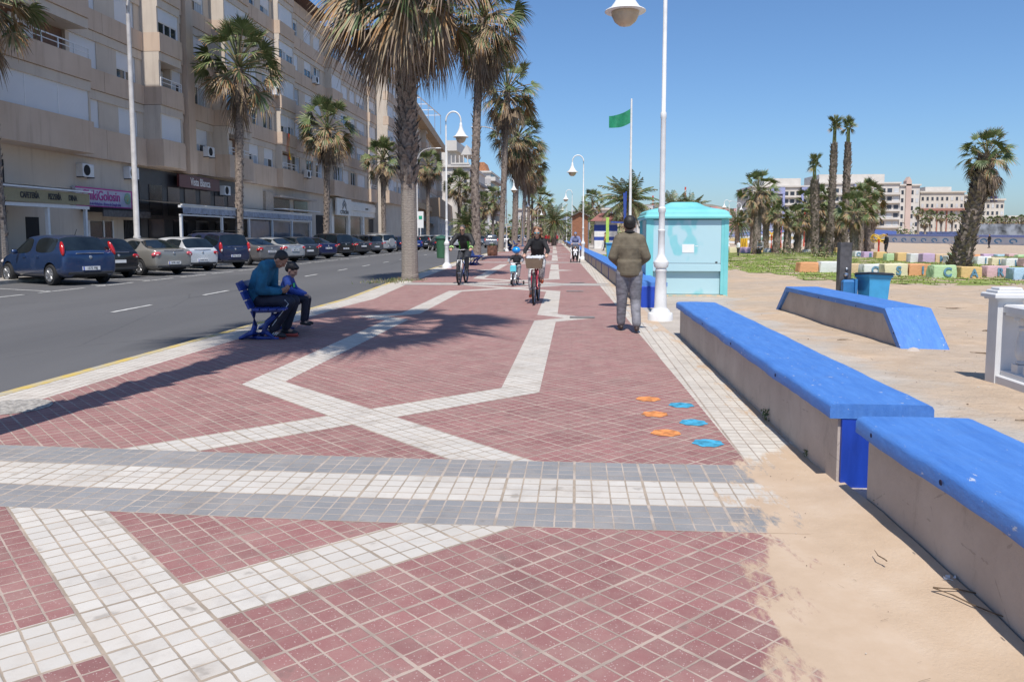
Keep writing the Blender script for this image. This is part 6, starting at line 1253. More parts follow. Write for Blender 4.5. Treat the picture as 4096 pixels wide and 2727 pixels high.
def car(label, kind, col, x, Y, rz, plate=None, lights='mid', lm=None, extra=None, name='parked_car', group='cars parked along the far pavement', metal=.35, z=-.116, sc_=(1, 1, 1)):
    if kind not in CARM: carmesh(kind)
    body, glass, L_, wx, wr, S = CARM[kind]; p = paint(col[0], col[1], metal); t_ = thing(name, label, 'car', (x, Y, z), rz, group); t_.scale = (1.06,)*3 if px_first(label) else sc_; lm = lm or m_tail
    b_ = body.copy(); b_.materials[0] = p; b_.materials[1] = m_cglass; b_.materials[2] = m_under; link('body', b_, t_)
    g_ = glass.copy(); g_.materials[0] = p; g_.materials[1] = m_cglass; g_.materials[2] = m_under; link('windows', g_, t_)
    hw = S[2][3] if kind != 'suv' else S[1][3]; zt = S[1][2]; zt2 = S[2][2]
    for y in wx:
        for s in (-1, 1): wheel(t_, s*(hw-.085), y, wr, s)
    y1 = S[1][0]
    for s in (-1, 1):
        mb = MB()
        if lights == 'high':   # tall lamps in the rear pillars
            mb.T = Matrix.Translation((s*(hw*.90), .16 if kind == 'hatch' else .10, zt+.16)) @ Matrix.Rotation(R(-28 if kind == 'hatch' else -12), 4, 'X') @ Matrix.Rotation(R(-s*9), 4, 'Y'); mb.ball((0, 0, 0), .06, .085, .24, 12)
        elif lights == 'tall':
            mb.T = Matrix.Translation((s*(hw*.91), .045, zt-.06)) @ Matrix.Rotation(R(-5), 4, 'X'); mb.ball((0, 0, .05), .085, .09, .25, 12); mb.ball((0, -.012, -.08), .06, .09, .09, 10, 1)
        else:
            mb.T = Matrix.Translation((s*(hw*.84), .085, zt-.13)) @ Matrix.Rotation(R(s*20), 4, 'Z') @ Matrix.Rotation(R(s*12), 4, 'Y'); mb.ball((0, 0, 0), .19, .09, .095, 14); mb.ball((-s*.02, -.015, -.03), .09, .085, .04, 10, 1)
        mb.build('tail_light', [lm, m_clear], t_, smooth=True)
        mb = MB(); mb.ball((s*(hw+.09), L_*.635, zt+.05), .10, .06, .075, 10); mb.tube([(s*(hw-.04), L_*.645, zt+.02), (s*(hw+.03), L_*.64, zt+.03)], .02, 6); mb.build('wing_mirror', p, t_, smooth=True)
        mb = MB(); mb.ball((s*hw*.66, L_-.22, .66), .20, .16, .09, 12); mb.build('headlight', m_clear, t_, smooth=True)
    pz = .62 if kind != 'sedan' else .72; pz = .50 if plate and plate[1] == 'low' else pz; py = -.02 if pz < .75 else 0
    mb = MB(); mb.box(-.26, .26, py-.012, py+.05, pz-.055, pz+.055); mb.box(-.26, -.22, py-.014, py-.0125, pz-.055, pz+.055, 1); pl = mb.build('number_plate', [m_plate, m_pl_b], t_)
    if plate and plate[0]: o = text_mesh(plate[0], .095, 'plate_number', m_ink, pl, .0, sx=.95, bold=.001); o.rotation_euler = (R(90), 0, 0); o.location = (.02, py-.016, pz)
    mb = MB(); mb.box(-hw*.80, hw*.80, -.015, .06, .32, .40, 0, .02); mb.build('bumper_insert', m_trim, t_)
    mb = MB(); mb.tube([(-hw*.5, .03, zt+.015), (0, .012, zt+.02), (hw*.5, .03, zt+.015)], .012, 6); mb.ball((0, .0, zt-.10), .05, .02, .05, 10); mb.build('emblem', m_rim, t_)
    for s in (-1, 1): mb = MB(); [mb.box(s*(hw+.005)-.012, s*(hw+.005)+.012, yy, yy+.16, zt-.12, zt-.09) for yy in (L_*.33, L_*.52)]; mb.build('door_handle', p, t_)
    if extra == 'rails':
        for s in (-1, 1): mb = MB(); zr = S[3][4]; mb.tube([(s*.6, .5, zr+.0), (s*.6, .6, zr+.07), (s*.6, 2.2, zr+.07), (s*.6, 2.35, zr)], .022, 6); mb.build('roof_rail', m_trim, t_)
    if extra == 'spare':
        mb = MB(); mb.lathe([(.05, 0), (.33, .02), (.36, .08), (.36, .2)], 26, (.05, .02, .95), 0, (0, -1, 0)); mb.build('spare_wheel_cover', p, t_, smooth=40)
        for s in (-1, 1): mb = MB(); mb.tube([(s*.6, .3, 1.70), (s*.6, .5, 1.77), (s*.6, 2.4, 1.77)], .02, 6); mb.build('roof_rail', m_rim, t_)
    mb = MB(); mb.tube([(0, .85, S[3][4] or 1.4), (0, .70, (S[3][4] or 1.4)+.22)], .008, 5); mb.build('aerial', m_trim, t_)
    # a hint of seats behind the glass
    return t_
def rearx(px, x): return -x
H0 = R(62)
def pc(px, X, Y=None): r = (px-2304)/3200; return (X, X/r) if Y is None else (r*Y, Y)
cars = [
 ('dark blue hatchback with tall red pillar lights, nearest parked car at the left', 'hatch', ('dark_blue', (.018, .045, .125)), 282, 24.3, ('1573 FBJ', 'low'), 'high', None, None),
 ('black car mostly hidden between the blue hatchback and the silver-brown saloon', 'hatch', ('black', (.012, .012, .014)), 405, 28.0, None, 'mid', None, None),
 ('silver brown saloon with rounded boot beside the dark blue hatchback', 'sedan', ('silver_brown', (.30, .285, .26)), 645, 30.3, ('5098 HBZ', 'low'), 'mid', m_pink, None),
 ('white hatchback between the silver brown saloon and the navy estate', 'hatch', ('white', (.70, .71, .72)), 768, 33.6, ('6438 HHZ', 'low'), 'mid', None, None),
 ('tall navy off-roader with roof rails and vertical tail lights', 'suv', ('navy', (.022, .032, .085)), 908, 36.3, ('7935 DWK', 'm'), 'tall', None, 'rails'),
 ('dark grey saloon right behind the seated man', 'sedan', ('grey', (.17, .165, .17)), 1062, 41.2, ('4210 CSN', 'm'), 'mid', None, None),
 ('bright silver saloon beside the dark grey one', 'sedan', ('silver', (.42, .43, .44)), 1160, 45.2, ('8806 DFV', 'm'), 'mid', None, None),
 ('dark slate hatchback between the silver saloon and the navy coupe', 'hatch', ('slate', (.05, .055, .065)), 1222, 48.6, None, 'mid', None, None),
 ('glossy navy coupe saloon with wide tail lights', 'sedan', ('deep_navy', (.012, .02, .09)), 1300, 52.4, ('3391 DJC', 'm'), 'mid', None, None),
 ('black off-roader beside the navy coupe', 'suv', ('jet_black', (.012, .012, .014)), 1372, 57.0, ('9021 GKL', 'm'), 'mid', None, None),
 ('dark grey saloon half hidden by the black off-roader', 'sedan', ('anthracite', (.035, .037, .045)), 1446, 62.0, None, 'mid', None, None),
 ('grey hatchback left of the silver van-like off-roader', 'mpv', ('mid_grey', (.10, .105, .12)), 1500, 66.5, None, 'mid', None, None),
 ('silver off-roader with spare wheel cover on its back door', 'suv', ('light_silver', (.44, .46, .48)), 1555, 71.5, None, 'mid', None, 'spare'),
 ('navy hatchback partly behind the biggest palm trunk', 'hatch', ('night_blue', (.015, .025, .07)), 1622, 77.0, None, 'mid', None, None),
 ('bright blue small car just right of the biggest palm trunk', 'hatch', ('bright_blue', (.02, .07, .35)), 1668, 83.0, None, 'mid', None, None),
 ('black hatchback with high red lights right of the curved lamp pole', 'hatch', ('ink', (.012, .013, .02)), 1700, 88.0, None, 'high', None, None),
 ('silver estate behind the black hatchback near the green bin', 'mpv', ('soft_silver', (.36, .38, .40)), 1740, 94.0, None, 'mid', None, None)]
for lab, kind, col, px, Y, pl, li, lm, ex in cars:
    r = (px-2304)/3200; X = r*Y; off = .0
    car(lab, kind, col, X, Y, H0-(.0 if Y < 50 else R(3)), pl, li, lm, ex)
for lab, kind, col, px, Y, rz in (('dark green saloon between the lamp post and the cycling man', 'sedan', ('dark_green', (.02, .045, .04)), 1772, 80, R(20)), ('white hatchback behind the cycling man', 'hatch', ('plain_white', (.7, .7, .7)), 1830, 98, R(55)), ('white estate parked beyond the cycling man', 'mpv', ('van_white', (.68, .68, .68)), 1790, 112, R(55)), ('blue grey car left of the silver people carrier', 'hatch', ('steel_blue', (.10, .15, .22)), 1925, 120, R(20)), ('white car right of the silver people carrier', 'mpv', ('chalk', (.7, .7, .7)), 2016, 125, R(8)), ('small dark car behind the palm row', 'hatch', ('dusk', (.03, .04, .07)), 2078, 165, R(5)), ('white van-like car far behind the palm row', 'mpv', ('milk', (.7, .7, .7)), 2110, 170, R(60))):
    r = (px-2304)/3200; car(lab, kind, col, r*Y, Y, rz, group='cars farther down the street')
car('silver grey people carrier with tall red lights driving away on the road', 'mpv', ('pewter', (.20, .21, .25)), (1966-2304)/3200*99, 99, R(5), None, 'tall', None, 'rails', name='moving_car', group='cars farther down the street')
# ------------------------------------------------------------------ people, bicycles, benches
def V3(*a): return Vector(a)
def capsule(mb, p0, r0, p1, r1, n=12):
    p0, p1 = Vector(p0), Vector(p1); d = p1-p0; l = d.length; prof = []
    for q in range(4): a = R(90-q*27); prof.append((r0*math.cos(a)+1e-4, -r0*math.sin(a)))
    prof.append((r0, 0)); prof.append(((r0+r1)/2, l/2)); prof.append((r1, l))
    for q in (1, 2, 3): a = R(q*30-2); prof.append((r1*math.cos(a)+1e-4, l+r1*math.sin(a)))
    mb.lathe(prof, n, p0, 0, d)
def chain(mb, pts, rs):
    for a, b_, r0, r1 in zip(pts, pts[1:], rs, rs[1:]): capsule(mb, a, r0, b_, r1)
def remesh(mb, name, m, parent, vox, smooth=3, wr=0, seed=0, keep=None):
    o = mb.build('tmp', m); rm = o.modifiers.new('r', 'REMESH'); rm.mode = 'VOXEL'; rm.voxel_size = vox; s = o.modifiers.new('s', 'SMOOTH'); s.iterations = smooth; s.factor = .5
    dg = bpy.context.evaluated_depsgraph_get(); dg.update(); me = bpy.data.meshes.new_from_object(o.evaluated_get(dg)); bpy.data.objects.remove(o)
    if wr:
        sd = Vector((seed, seed*2.3, 1))
        for v in me.vertices:
            p = v.co; f = noise.noise(Vector((p.x*8, p.y*8, p.z*9))+sd)+.5*noise.noise(Vector((p.x*24, p.y*24, p.z*24))+sd); rid = 1-abs(noise.noise(Vector((p.x*7+p.z*4, p.y*7, p.z*7-p.x*3))+sd))*2
            v.co = p+v.normal*(f*.5+rid*.5)*wr
    if keep:
        bm = bmesh.new(); bm.from_mesh(me); bmesh.ops.delete(bm, geom=[v for v in bm.verts if not keep(v.co)], context='VERTS'); bm.to_mesh(me); bm.free()
    me.polygons.foreach_set('use_smooth', [True]*len(me.polygons)); me.materials.clear()
    for x in (m if isinstance(m, (list, tuple)) else [m]): me.materials.append(x)
    me.name = name; return link(name, me, parent)
def torso(mb, J, ex=0, low=0):
    P = [J['pelvis'], J['waist'], J['chest'], (J['shL']+J['shR'])/2]; k = J['k']; b_ = J.get('bulk', 1)
    Rr = [(.150, .108), (.132, .10), (.158, .112), (.13, .075)]; side = (J['shR']-J['shL']).normalized()
    for i in range(3):
        n = 6
        for q in range(n+1):
            u = q/n; c = P[i].lerp(P[i+1], u); w_ = (Rr[i][0]*(1-u)+Rr[i+1][0]*u)*k*b_+ex; d_ = (Rr[i][1]*(1-u)+Rr[i+1][1]*u)*k*b_+ex; up = (P[i+1]-P[i]).normalized(); f = side.cross(up).normalized(); M = Matrix((side, f, up)).transposed(); mb.ball(c, w_, d_, .07*k+ex, 14, 0, M)
    capsule(mb, J['shL'], .058*k*b_+ex, J['shR'], .058*k*b_+ex)
    capsule(mb, J['shL'].lerp(J['neck'], .15), .05*k+ex, J['neck']-Vector((0, 0, .02*k)), .05*k+ex*.6); capsule(mb, J['shR'].lerp(J['neck'], .15), .05*k+ex, J['neck']-Vector((0, 0, .02*k)), .05*k+ex*.6)
def hand(mb, w_, d, n, k, curl=.6, thumb=1, grip=None):
    d = d.normalized(); n = (n-d*n.dot(d)).normalized(); s = d.cross(n).normalized(); M = Matrix((s, d, n)).transposed()
    mb.ball(w_+d*.048*k, .041*k, .050*k, .016*k, 10, 0, M); capsule(mb, w_-d*.02*k, .026*k, w_+d*.02*k, .024*k)
    for i, (off, ln) in enumerate(((-.030, .070), (-.010, .080), (.010, .075), (.029, .060))):
        b_ = w_+d*(.088-.004*abs(i-1.5))*k+s*off*k; a = curl*.7; dd = (d*math.cos(a)+n*math.sin(a)); m_ = b_+dd*ln*.5*k; a2 = curl*1.9; dd2 = (d*math.cos(a2)+n*math.sin(a2)); capsule(mb, b_, .0092*k, m_, .0088*k, 8); capsule(mb, m_, .0088*k, m_+dd2*ln*.5*k, .0075*k, 8)
    tb = w_+d*.03*k-s*.034*k*thumb; t1 = tb+(d*.6-s*.7*thumb+n*.3).normalized()*.035*k; capsule(mb, tb, .013*k, t1, .011*k, 8); capsule(mb, t1, .011*k, t1+(d*.8+n*.6).normalized()*.03*k, .009*k, 8)
def headm(J):
    return Matrix.Translation(J['head']) @ Matrix.Rotation(R(J.get('hyaw', 0)), 4, 'Z') @ Matrix.Rotation(R(-J.get('hpit', 0)), 4, 'X') @ Matrix.Scale(J['hk'], 4)
m_skin = mat('skin', (.46, .27, .19), .5, .12, 7); m_skin2 = mat('skin_tan', (.36, .20, .135), .5, .12, 7); m_blk = mat('hair_dark', (.018, .014, .012), .55, .3, 30, bmp=.6, bscale=60); m_eye = mat('eye_dark', (.02, .015, .012), .15, 0)
def person(lab, J, loc, rz, top, legs, shoes, hair, skin=m_skin, vox=.0105, hairkind='short', group=None, collar=None, glasses=None, toplow=None, topex=.022, legex=.014, sleeve=1.0, extra=None, name='person', calf=1.0, wr=.006):
    k = J['k']; J.setdefault('hk', k); t_ = thing(name, lab, 'person', loc, rz, group); H = headm(J)
    b_ = MB(); torso(b_, J); chain(b_, [J['neck']-Vector((0, 0, .03*k)), J['neck'].lerp(J['head'], .55)], [.055*k, .05*k])
    b_.T = H
    b_.ball((0, -.012, .028), .077, .096, .090, 16); b_.ball((0, .022, -.03), .064, .070, .082, 14); b_.ball((0, .048, -.085), .036, .036, .030, 12); b_.ball((0, .04, .01), .058, .052, .05, 12)
    b_.ball((0, .097, -.022), .013, .020, .024, 10); b_.ball((0, .086, .004), .010, .014, .03, 8); b_.ball((0, .078, -.062), .025, .014, .008, 10); b_.ball((0, .077, -.072), .022, .013, .008, 8)
    for s in (-1, 1): b_.ball((s*.078, -.004, -.018), .011, .020, .033, 10); b_.ball((s*.036, .062, -.035), .024, .022, .024, 8); b_.ball((s*.03, .078, .012), .022, .012, .008, 8)
    b_.T = None
    for s in 'LR':
        sg = 1 if s == 'R' else -1
        chain(b_, [J['sh'+s], J['el'+s], J['wr'+s]], [.052*k, .040*k, .027*k]); hd = J.get('hd'+s) or (J['wr'+s]-J['el'+s]); hand(b_, J['wr'+s], Vector(hd), Vector(J.get('hn'+s, (0, 0, -1))), k, J.get('curl', .7), sg)
        chain(b_, [J['hip'+s], J['kn'+s], J['an'+s]], [.080*k, .056*k, .036*k]); chain(b_, [J['an'+s], J['toe'+s]], [.036*k, .026*k]); chain(b_, [J['an'+s]-Vector((0, 0, .03*k)), J['toe'+s]], [.03*k, .026*k])
    remesh(b_, 'body', skin, t_, vox, 3)
    # upper garment
    g = MB(); torso(g, J, topex); lowp = toplow if toplow is not None else J['pelvis'].lerp(J['hipL'].lerp(J['hipR'], .5), .5); side = (J['shR']-J['shL']).normalized(); up = (J['waist']-J['pelvis']).normalized(); f = side.cross(up).normalized(); M = Matrix((side, f, up)).transposed(); Lp = Vector(lowp)
    for q in range(13): g.ball(J['waist'].lerp(Lp, q/12), .158*k*J.get('bulk', 1)+topex, .118*k*J.get('bulk', 1)+topex, .045*k, 16, 0, M)
    for s in 'LR':
        e = J['el'+s]; w2 = e.lerp(J['wr'+s], .93*sleeve) if sleeve >= .5 else e; chain(g, [J['sh'+s], e, w2], [(.058*k+topex)*J.get('arm', 1), (.046*k+topex*.95)*J.get('arm', 1), (.034*k+topex*.7)*J.get('arm', 1)])
    remesh(g, 'jacket' if collar else 'top', top, t_, vox*1.25, 3, wr*k, J['k']*7+len(lab))
    g = MB()
    for q in range(4): g.ball(J['pelvis'].lerp(J['hipL'].lerp(J['hipR'], .5), q/3*.9), .148*k*J.get('bulk', 1)+legex, .108*k*J.get('bulk', 1)+legex, .06*k, 14, 0, M)
    for s in 'LR': a_ = J['kn'+s].lerp(J['an'+s], .92*calf); chain(g, [J['hip'+s], J['hip'+s].lerp(J['kn'+s], .5), J['kn'+s], a_], [.088*k+legex, .078*k+legex, .060*k+legex, (.042*k if calf > .9 else .045*k)+legex*1.2])
    remesh(g, 'trousers', legs, t_, vox*1.25, 3, wr*k*.9, 3+len(lab))
    for s in 'LR':
        g = MB(); a_ = J['an'+s]; tt = J['toe'+s]; d = (tt-a_); d.z *= .0 if abs(d.z) < .12*k else .6; d.normalize(); h0 = a_-d*.045*k-Vector((0, 0, .045*k)); g.T = None
        capsule(g, h0, .034*k, tt-d*.02*k+Vector((0, 0, .01*k)), .036*k); capsule(g, a_-Vector((0, 0, .01*k)), .042*k, a_-Vector((0, 0, .045*k))+d*.03*k, .040*k); capsule(g, tt-d*.05*k+Vector((0, 0, .018*k)), .040*k, tt+Vector((0, 0, .006*k)), .032*k)
        remesh(g, 'shoe', shoes, t_, min(vox, .014), 2)
    h_ = MB(); h_.T = H
    if hairkind == 'short': h_.ball((0, -.024, .042), .084, .096, .088, 18); h_.ball((0, -.045, -.002), .074, .060, .062, 14); [h_.ball((s*.058, -.022, .018), .022, .048, .05, 10) for s in (-1, 1)]
    elif hairkind == 'curly':
        r_ = random.Random(3); h_.ball((0, -.03, .05), .090, .098, .085, 16)
        for q in range(120):
            a = r_.uniform(.0, 6.283); z = r_.uniform(-.17, .11); rr = .094+.022*(.11-z)/.28*2
            if math.sin(a) > (.35 if z < .07 else 1.1): continue
            h_.ball((math.cos(a)*rr*r_.uniform(.75, 1.1), math.sin(a)*rr*.95-.015, z), r_.uniform(.016, .03), n=8)
    elif hairkind == 'boy': h_.ball((0, -.02, .045), .088, .10, .085, 16); h_.ball((0, .05, .072), .062, .045, .035, 12); h_.ball((0, -.055, -.0), .076, .06, .07, 12)
    if hairkind != 'none': remesh(h_, 'hair', hair, t_, vox*.9, 2, .004*k, 5)
    for s in (-1, 1): e = MB(); e.T = H; e.ball((s*.031, .083, -.004), .013, .006, .006, 8); e.build('eye', m_eye, t_, smooth=True)
    if glasses:
        e = MB(); e.T = H
        for s in (-1, 1): e.ball((s*.033, .096, -.003), .031, .012, .021, 12); e.beam((s*.058, .085, 0), (s*.08, -.0, .0), .004, .008)
        e.beam((-.01, .098, .002), (.01, .098, .002), .005, .005); e.build('sunglasses', glasses, t_, smooth=True)
    if collar: e = MB(); c0 = J['neck'].lerp(J['head'], .12); u2 = (J['head']-J['neck']).normalized(); a1, b1 = basis(u2)[1:]; ring = [c0+(a1*math.cos(R(q*24))+b1*math.sin(R(q*24)))*.062*k for q in range(16)]; e.tube(ring, .024*k, 8); remesh(e, 'collar', collar, t_, vox, 2, .004)
    if extra: extra(t_, J, H)
    return t_
def J_(k=1.0, **kw): d = {'k': k}; d.update({a: (Vector(b_) if isinstance(b_, tuple) else b_) for a, b_ in kw.items()}); return d
# man walking away
m_olive, t, b = newmat('olive_jacket'); b.inputs['Roughness'].default_value = .8; o_ = coord(t); s = t.nodes.new('ShaderNodeSeparateXYZ'); L(t, o_, s.inputs[0])
c = ramp(t, noise_(t, 9, 5, mapping(t, o_, (1, 1, 1))), [(.3, (.105, .085, .055)), (.7, (.165, .135, .09))])
for zz in (1.285, .875): ln = math_(t, 'LESS_THAN', math_(t, 'ABSOLUTE', math_(t, 'SUBTRACT', s.outputs[2], zz)), .004); c = mixc(t, math_(t, 'MULTIPLY', ln, .6), c, (.05, .04, .025))
L(t, c, b.inputs['Base Color']); bump(t, b, noise_(t, 9, 5, o_), .5, .02)
m_gtr = mat('grey_trousers', (.21, .205, .225), .75, .2, 8, bmp=.6, bscale=14, bdist=.02, stretch=(1, 1, 1.8)); m_shoe = mat('brown_shoe', (.05, .03, .025), .5, .2); m_fur = mat('fur_collar', (.012, .012, .013), .95, .2, 40, bmp=.8)
Jw = J_(1.0, pelvis=(0, 0, .95), waist=(0, 0, 1.06), chest=(0, 0, 1.26), shL=(-.150, -.005, 1.385), shR=(.150, -.005, 1.385), neck=(0, .0, 1.475), head=(0, .02, 1.605), elL=(-.245, -.03, 1.13), elR=(.245, -.03, 1.13), wrL=(-.15, .15, 1.02), wrR=(.15, .15, 1.02), hdL=(.6, .5, -.3), hdR=(-.6, .5, -.3), hnL=(.3, -1, 0), hnR=(-.3, -1, 0), hipL=(-.095, 0, .88), hipR=(.095, 0, .88), knL=(-.10, .07, .48), knR=(.10, .03, .48), anL=(-.105, .16, .10), anR=(.11, -.17, .11), toeL=(-.12, .31, .035), toeR=(.125, -.03, .035), hk=1.12, bulk=1.0, hyaw=0)
person('man in olive jacket and grey trousers walking away from the camera by the white lamp', Jw, (.80, 12.12, 0), 0, m_olive, m_gtr, m_shoe, m_blk, skin=m_skin2, collar=m_fur, toplow=(0, 0, .86), topex=.030, legex=.020, wr=.006)
# seated man and boy
m_teal_s = mat('teal_sweater', (.012, .12, .22), .85, .25, 6, bmp=.5, bscale=90); m_navy_t = mat('navy_tracksuit', (.012, .013, .03), .7, .2, 6, bmp=.4, bscale=12); m_sn = mat('black_sneaker', (.025, .022, .025), .6, .2); m_boy = mat('boy_blue_top', (.02, .06, .30), .8, .25, 6, bmp=.5, bscale=25); m_redsole = mat('sole_red', (.50, .08, .06), .6, .1); m_stripe = mat('stripe_white', (.75, .75, .76), .6, 0)
def ex_seated(t_, J, H):
    e = MB(); e.T = Matrix.Translation((0, .385, .70)) @ Matrix.Rotation(R(-40), 4, 'X'); e.box(-.075, .0, -.006, .006, -.06, .07, 0, .004); e.build('phone', m_ink, t_)
    for s in (1, -1):   # stripe down the side of the trousers
        P = [J['pelvis']+Vector((s*.165, .0, .02)), J['pelvis']+Vector((s*.15, .06, -.035)), J['pelvis']+Vector((s*.15, .12, .0)), J['knR' if s > 0 else 'knL']+Vector((s*.078, -.03, .03)), J['knR' if s > 0 else 'knL']+Vector((s*.079, .015, -.02)), J['anR' if s > 0 else 'anL']+Vector((s*.064, .02, .08))]
        e = MB(); e.tube(P, .0045, 6); e.build('piping', m_stripe, t_)
        a_ = J['anR' if s > 0 else 'anL']; e = MB(); e.tube([a_+Vector((s*.0, -.075, -.086)), a_+Vector((s*.0, .05, -.088)), a_+Vector((0, .18, -.084))], [.033, .036, .030], 10); e.build('sole', m_redsole, t_)
        e = MB()
        for q in range(3): e.beam(a_+Vector((s*.043, .0+.03*q, -.06)), a_+Vector((s*.034, .035+.03*q, -.02)), .012, .006)
        e.build('shoe_stripes', m_stripe, t_)
Js = J_(1.0, pelvis=(0, -.01, .53), waist=(0, -.055, .67), chest=(0, .02, .88), shL=(-.175, .12, 1.02), shR=(.175, .12, 1.02), neck=(0, .19, 1.07), head=(0, .30, 1.11), elL=(-.22, .10, .68), elR=(.22, .07, .69), wrL=(-.07, .32, .665), wrR=(.09, .31, .665), hnL=(.8, -.2, .5), hnR=(-.8, -.2, .5), hdL=(.3, .6, .3), hdR=(-.3, .6, .3), hipL=(-.095, .02, .53), hipR=(.095, .02, .53), knL=(-.11, .44, .52), knR=(.11, .44, .52), anL=(-.13, .30, .115), anR=(.13, .20, .115), toeL=(-.14, .46, .04), toeR=(.15, .37, .04), hpit=50, hyaw=-8, bulk=1.0)
person('man in teal sweater and navy tracksuit trousers bending forward on the blue bench', Js, (-4.45, 11.0, 0), R(-88), m_teal_s, m_navy_t, m_sn, m_blk, skin=m_skin2, toplow=(0, -.02, .50), topex=.026, legex=.022, extra=ex_seated, wr=.007, glasses=None)
def ex_boy(t_, J, H):
    e = MB(); r_ = random.Random(6)
    for q in range(9): e.beam(Vector((r_.uniform(-.05, .05), .128, .70+r_.uniform(-.03, .05))), Vector((r_.uniform(-.05, .05), .132, .70+r_.uniform(-.05, .05))), .014, .012)
    o = e.build('print', mat('print_green', (.05, .45, .20), .7, .2), t_)
Jb = J_(.68, pelvis=(0, 0, .50), waist=(0, .0, .58), chest=(0, .02, .70), shL=(-.115, .04, .795), shR=(.115, .04, .795), neck=(0, .055, .83), head=(0, .10, .935), elL=(-.145, .10, .64), elR=(.145, .10, .64), wrL=(-.07, .28, .565), wrR=(.07, .28, .565), hipL=(-.06, .01, .50), hipR=(.06, .01, .50), knL=(-.08, .31, .50), knR=(.08, .31, .50), anL=(-.08, .27, .17), anR=(.08, .27, .17), toeL=(-.08, .37, .12), toeR=(.08, .37, .12), hk=.92, hpit=28, hyaw=-10, curl=.4)
person('small boy in blue top with green print sitting beside the man on the bench', Jb, (-4.34, 11.68, 0), R(-84), m_boy, m_navy_t, m_sn, m_blk, hairkind='boy', toplow=(0, 0, .49), topex=.018, legex=.014, extra=ex_boy, vox=.0085)
# bench
m_bw = mat('bench_blue', (.018, .045, .24), .45, .2, 8, bmp=.2, bscale=30)
def bench(lab, loc, rz):
    t_ = thing('bench', lab, 'bench', loc, rz, 'blue slatted benches along the kerb')   # sitter faces +x, bench runs along y
    for y in (-.62, .62):
        mb = MB(); mb.beam((-.12, y, .40), (-.30, y, .82), .05, .05); mb.beam((-.16, y, .40), (.30, y, .41), .05, .055)
        mb.tube([(-.14, y, .40), (-.12, y, .20), (-.15, y, .10), (-.34, y, .015)], [.045, .038, .045, .02], 8); mb.tube([(.27, y, .40), (.16, y, .33), (.05, y, .24), (.0, y, .12), (.14, y, .015)], [.03, .04, .042, .042, .02], 8); mb.tube([(-.15, y, .08), (.0, y, .08)], .05, 8); mb.tube([(-.34, y, .012), (-.1, y, .03), (.2, y, .012)], [.02, .03, .015], 8); mb.build('leg', m_bw, t_, smooth=40)
    for i in range(4): mb = MB(); x = -.10+.115*i; mb.box(x, x+.098, -.9, .9, .428, .455, 0, .006); mb.build('seat_slat', m_bw, t_)
    for i in range(3): mb = MB(); mb.T = Matrix.Translation((-.155-.055*i, 0, .50+.125*i)) @ Matrix.Rotation(R(-23), 4, 'Y'); mb.box(-.015, .015, -.9, .9, -.055, .065, 0, .006); mb.build('back_slat', m_bw, t_)
    return t_
bn = bench('blue slatted bench with cast legs carrying the seated man and boy', (-4.45, 11.42, 0), R(10))
dup(bn, (-4.95, 39.2, 0), 0, 'empty blue slatted bench behind the cycling man'); dup(bn, (-6.55, 77.5, 0), 0, 'blue slatted bench with a far seated person under the palms'); dup(bn, (-7.2, 96, 0), 0, 'empty blue slatted bench by the palm row, right of the far sitter')
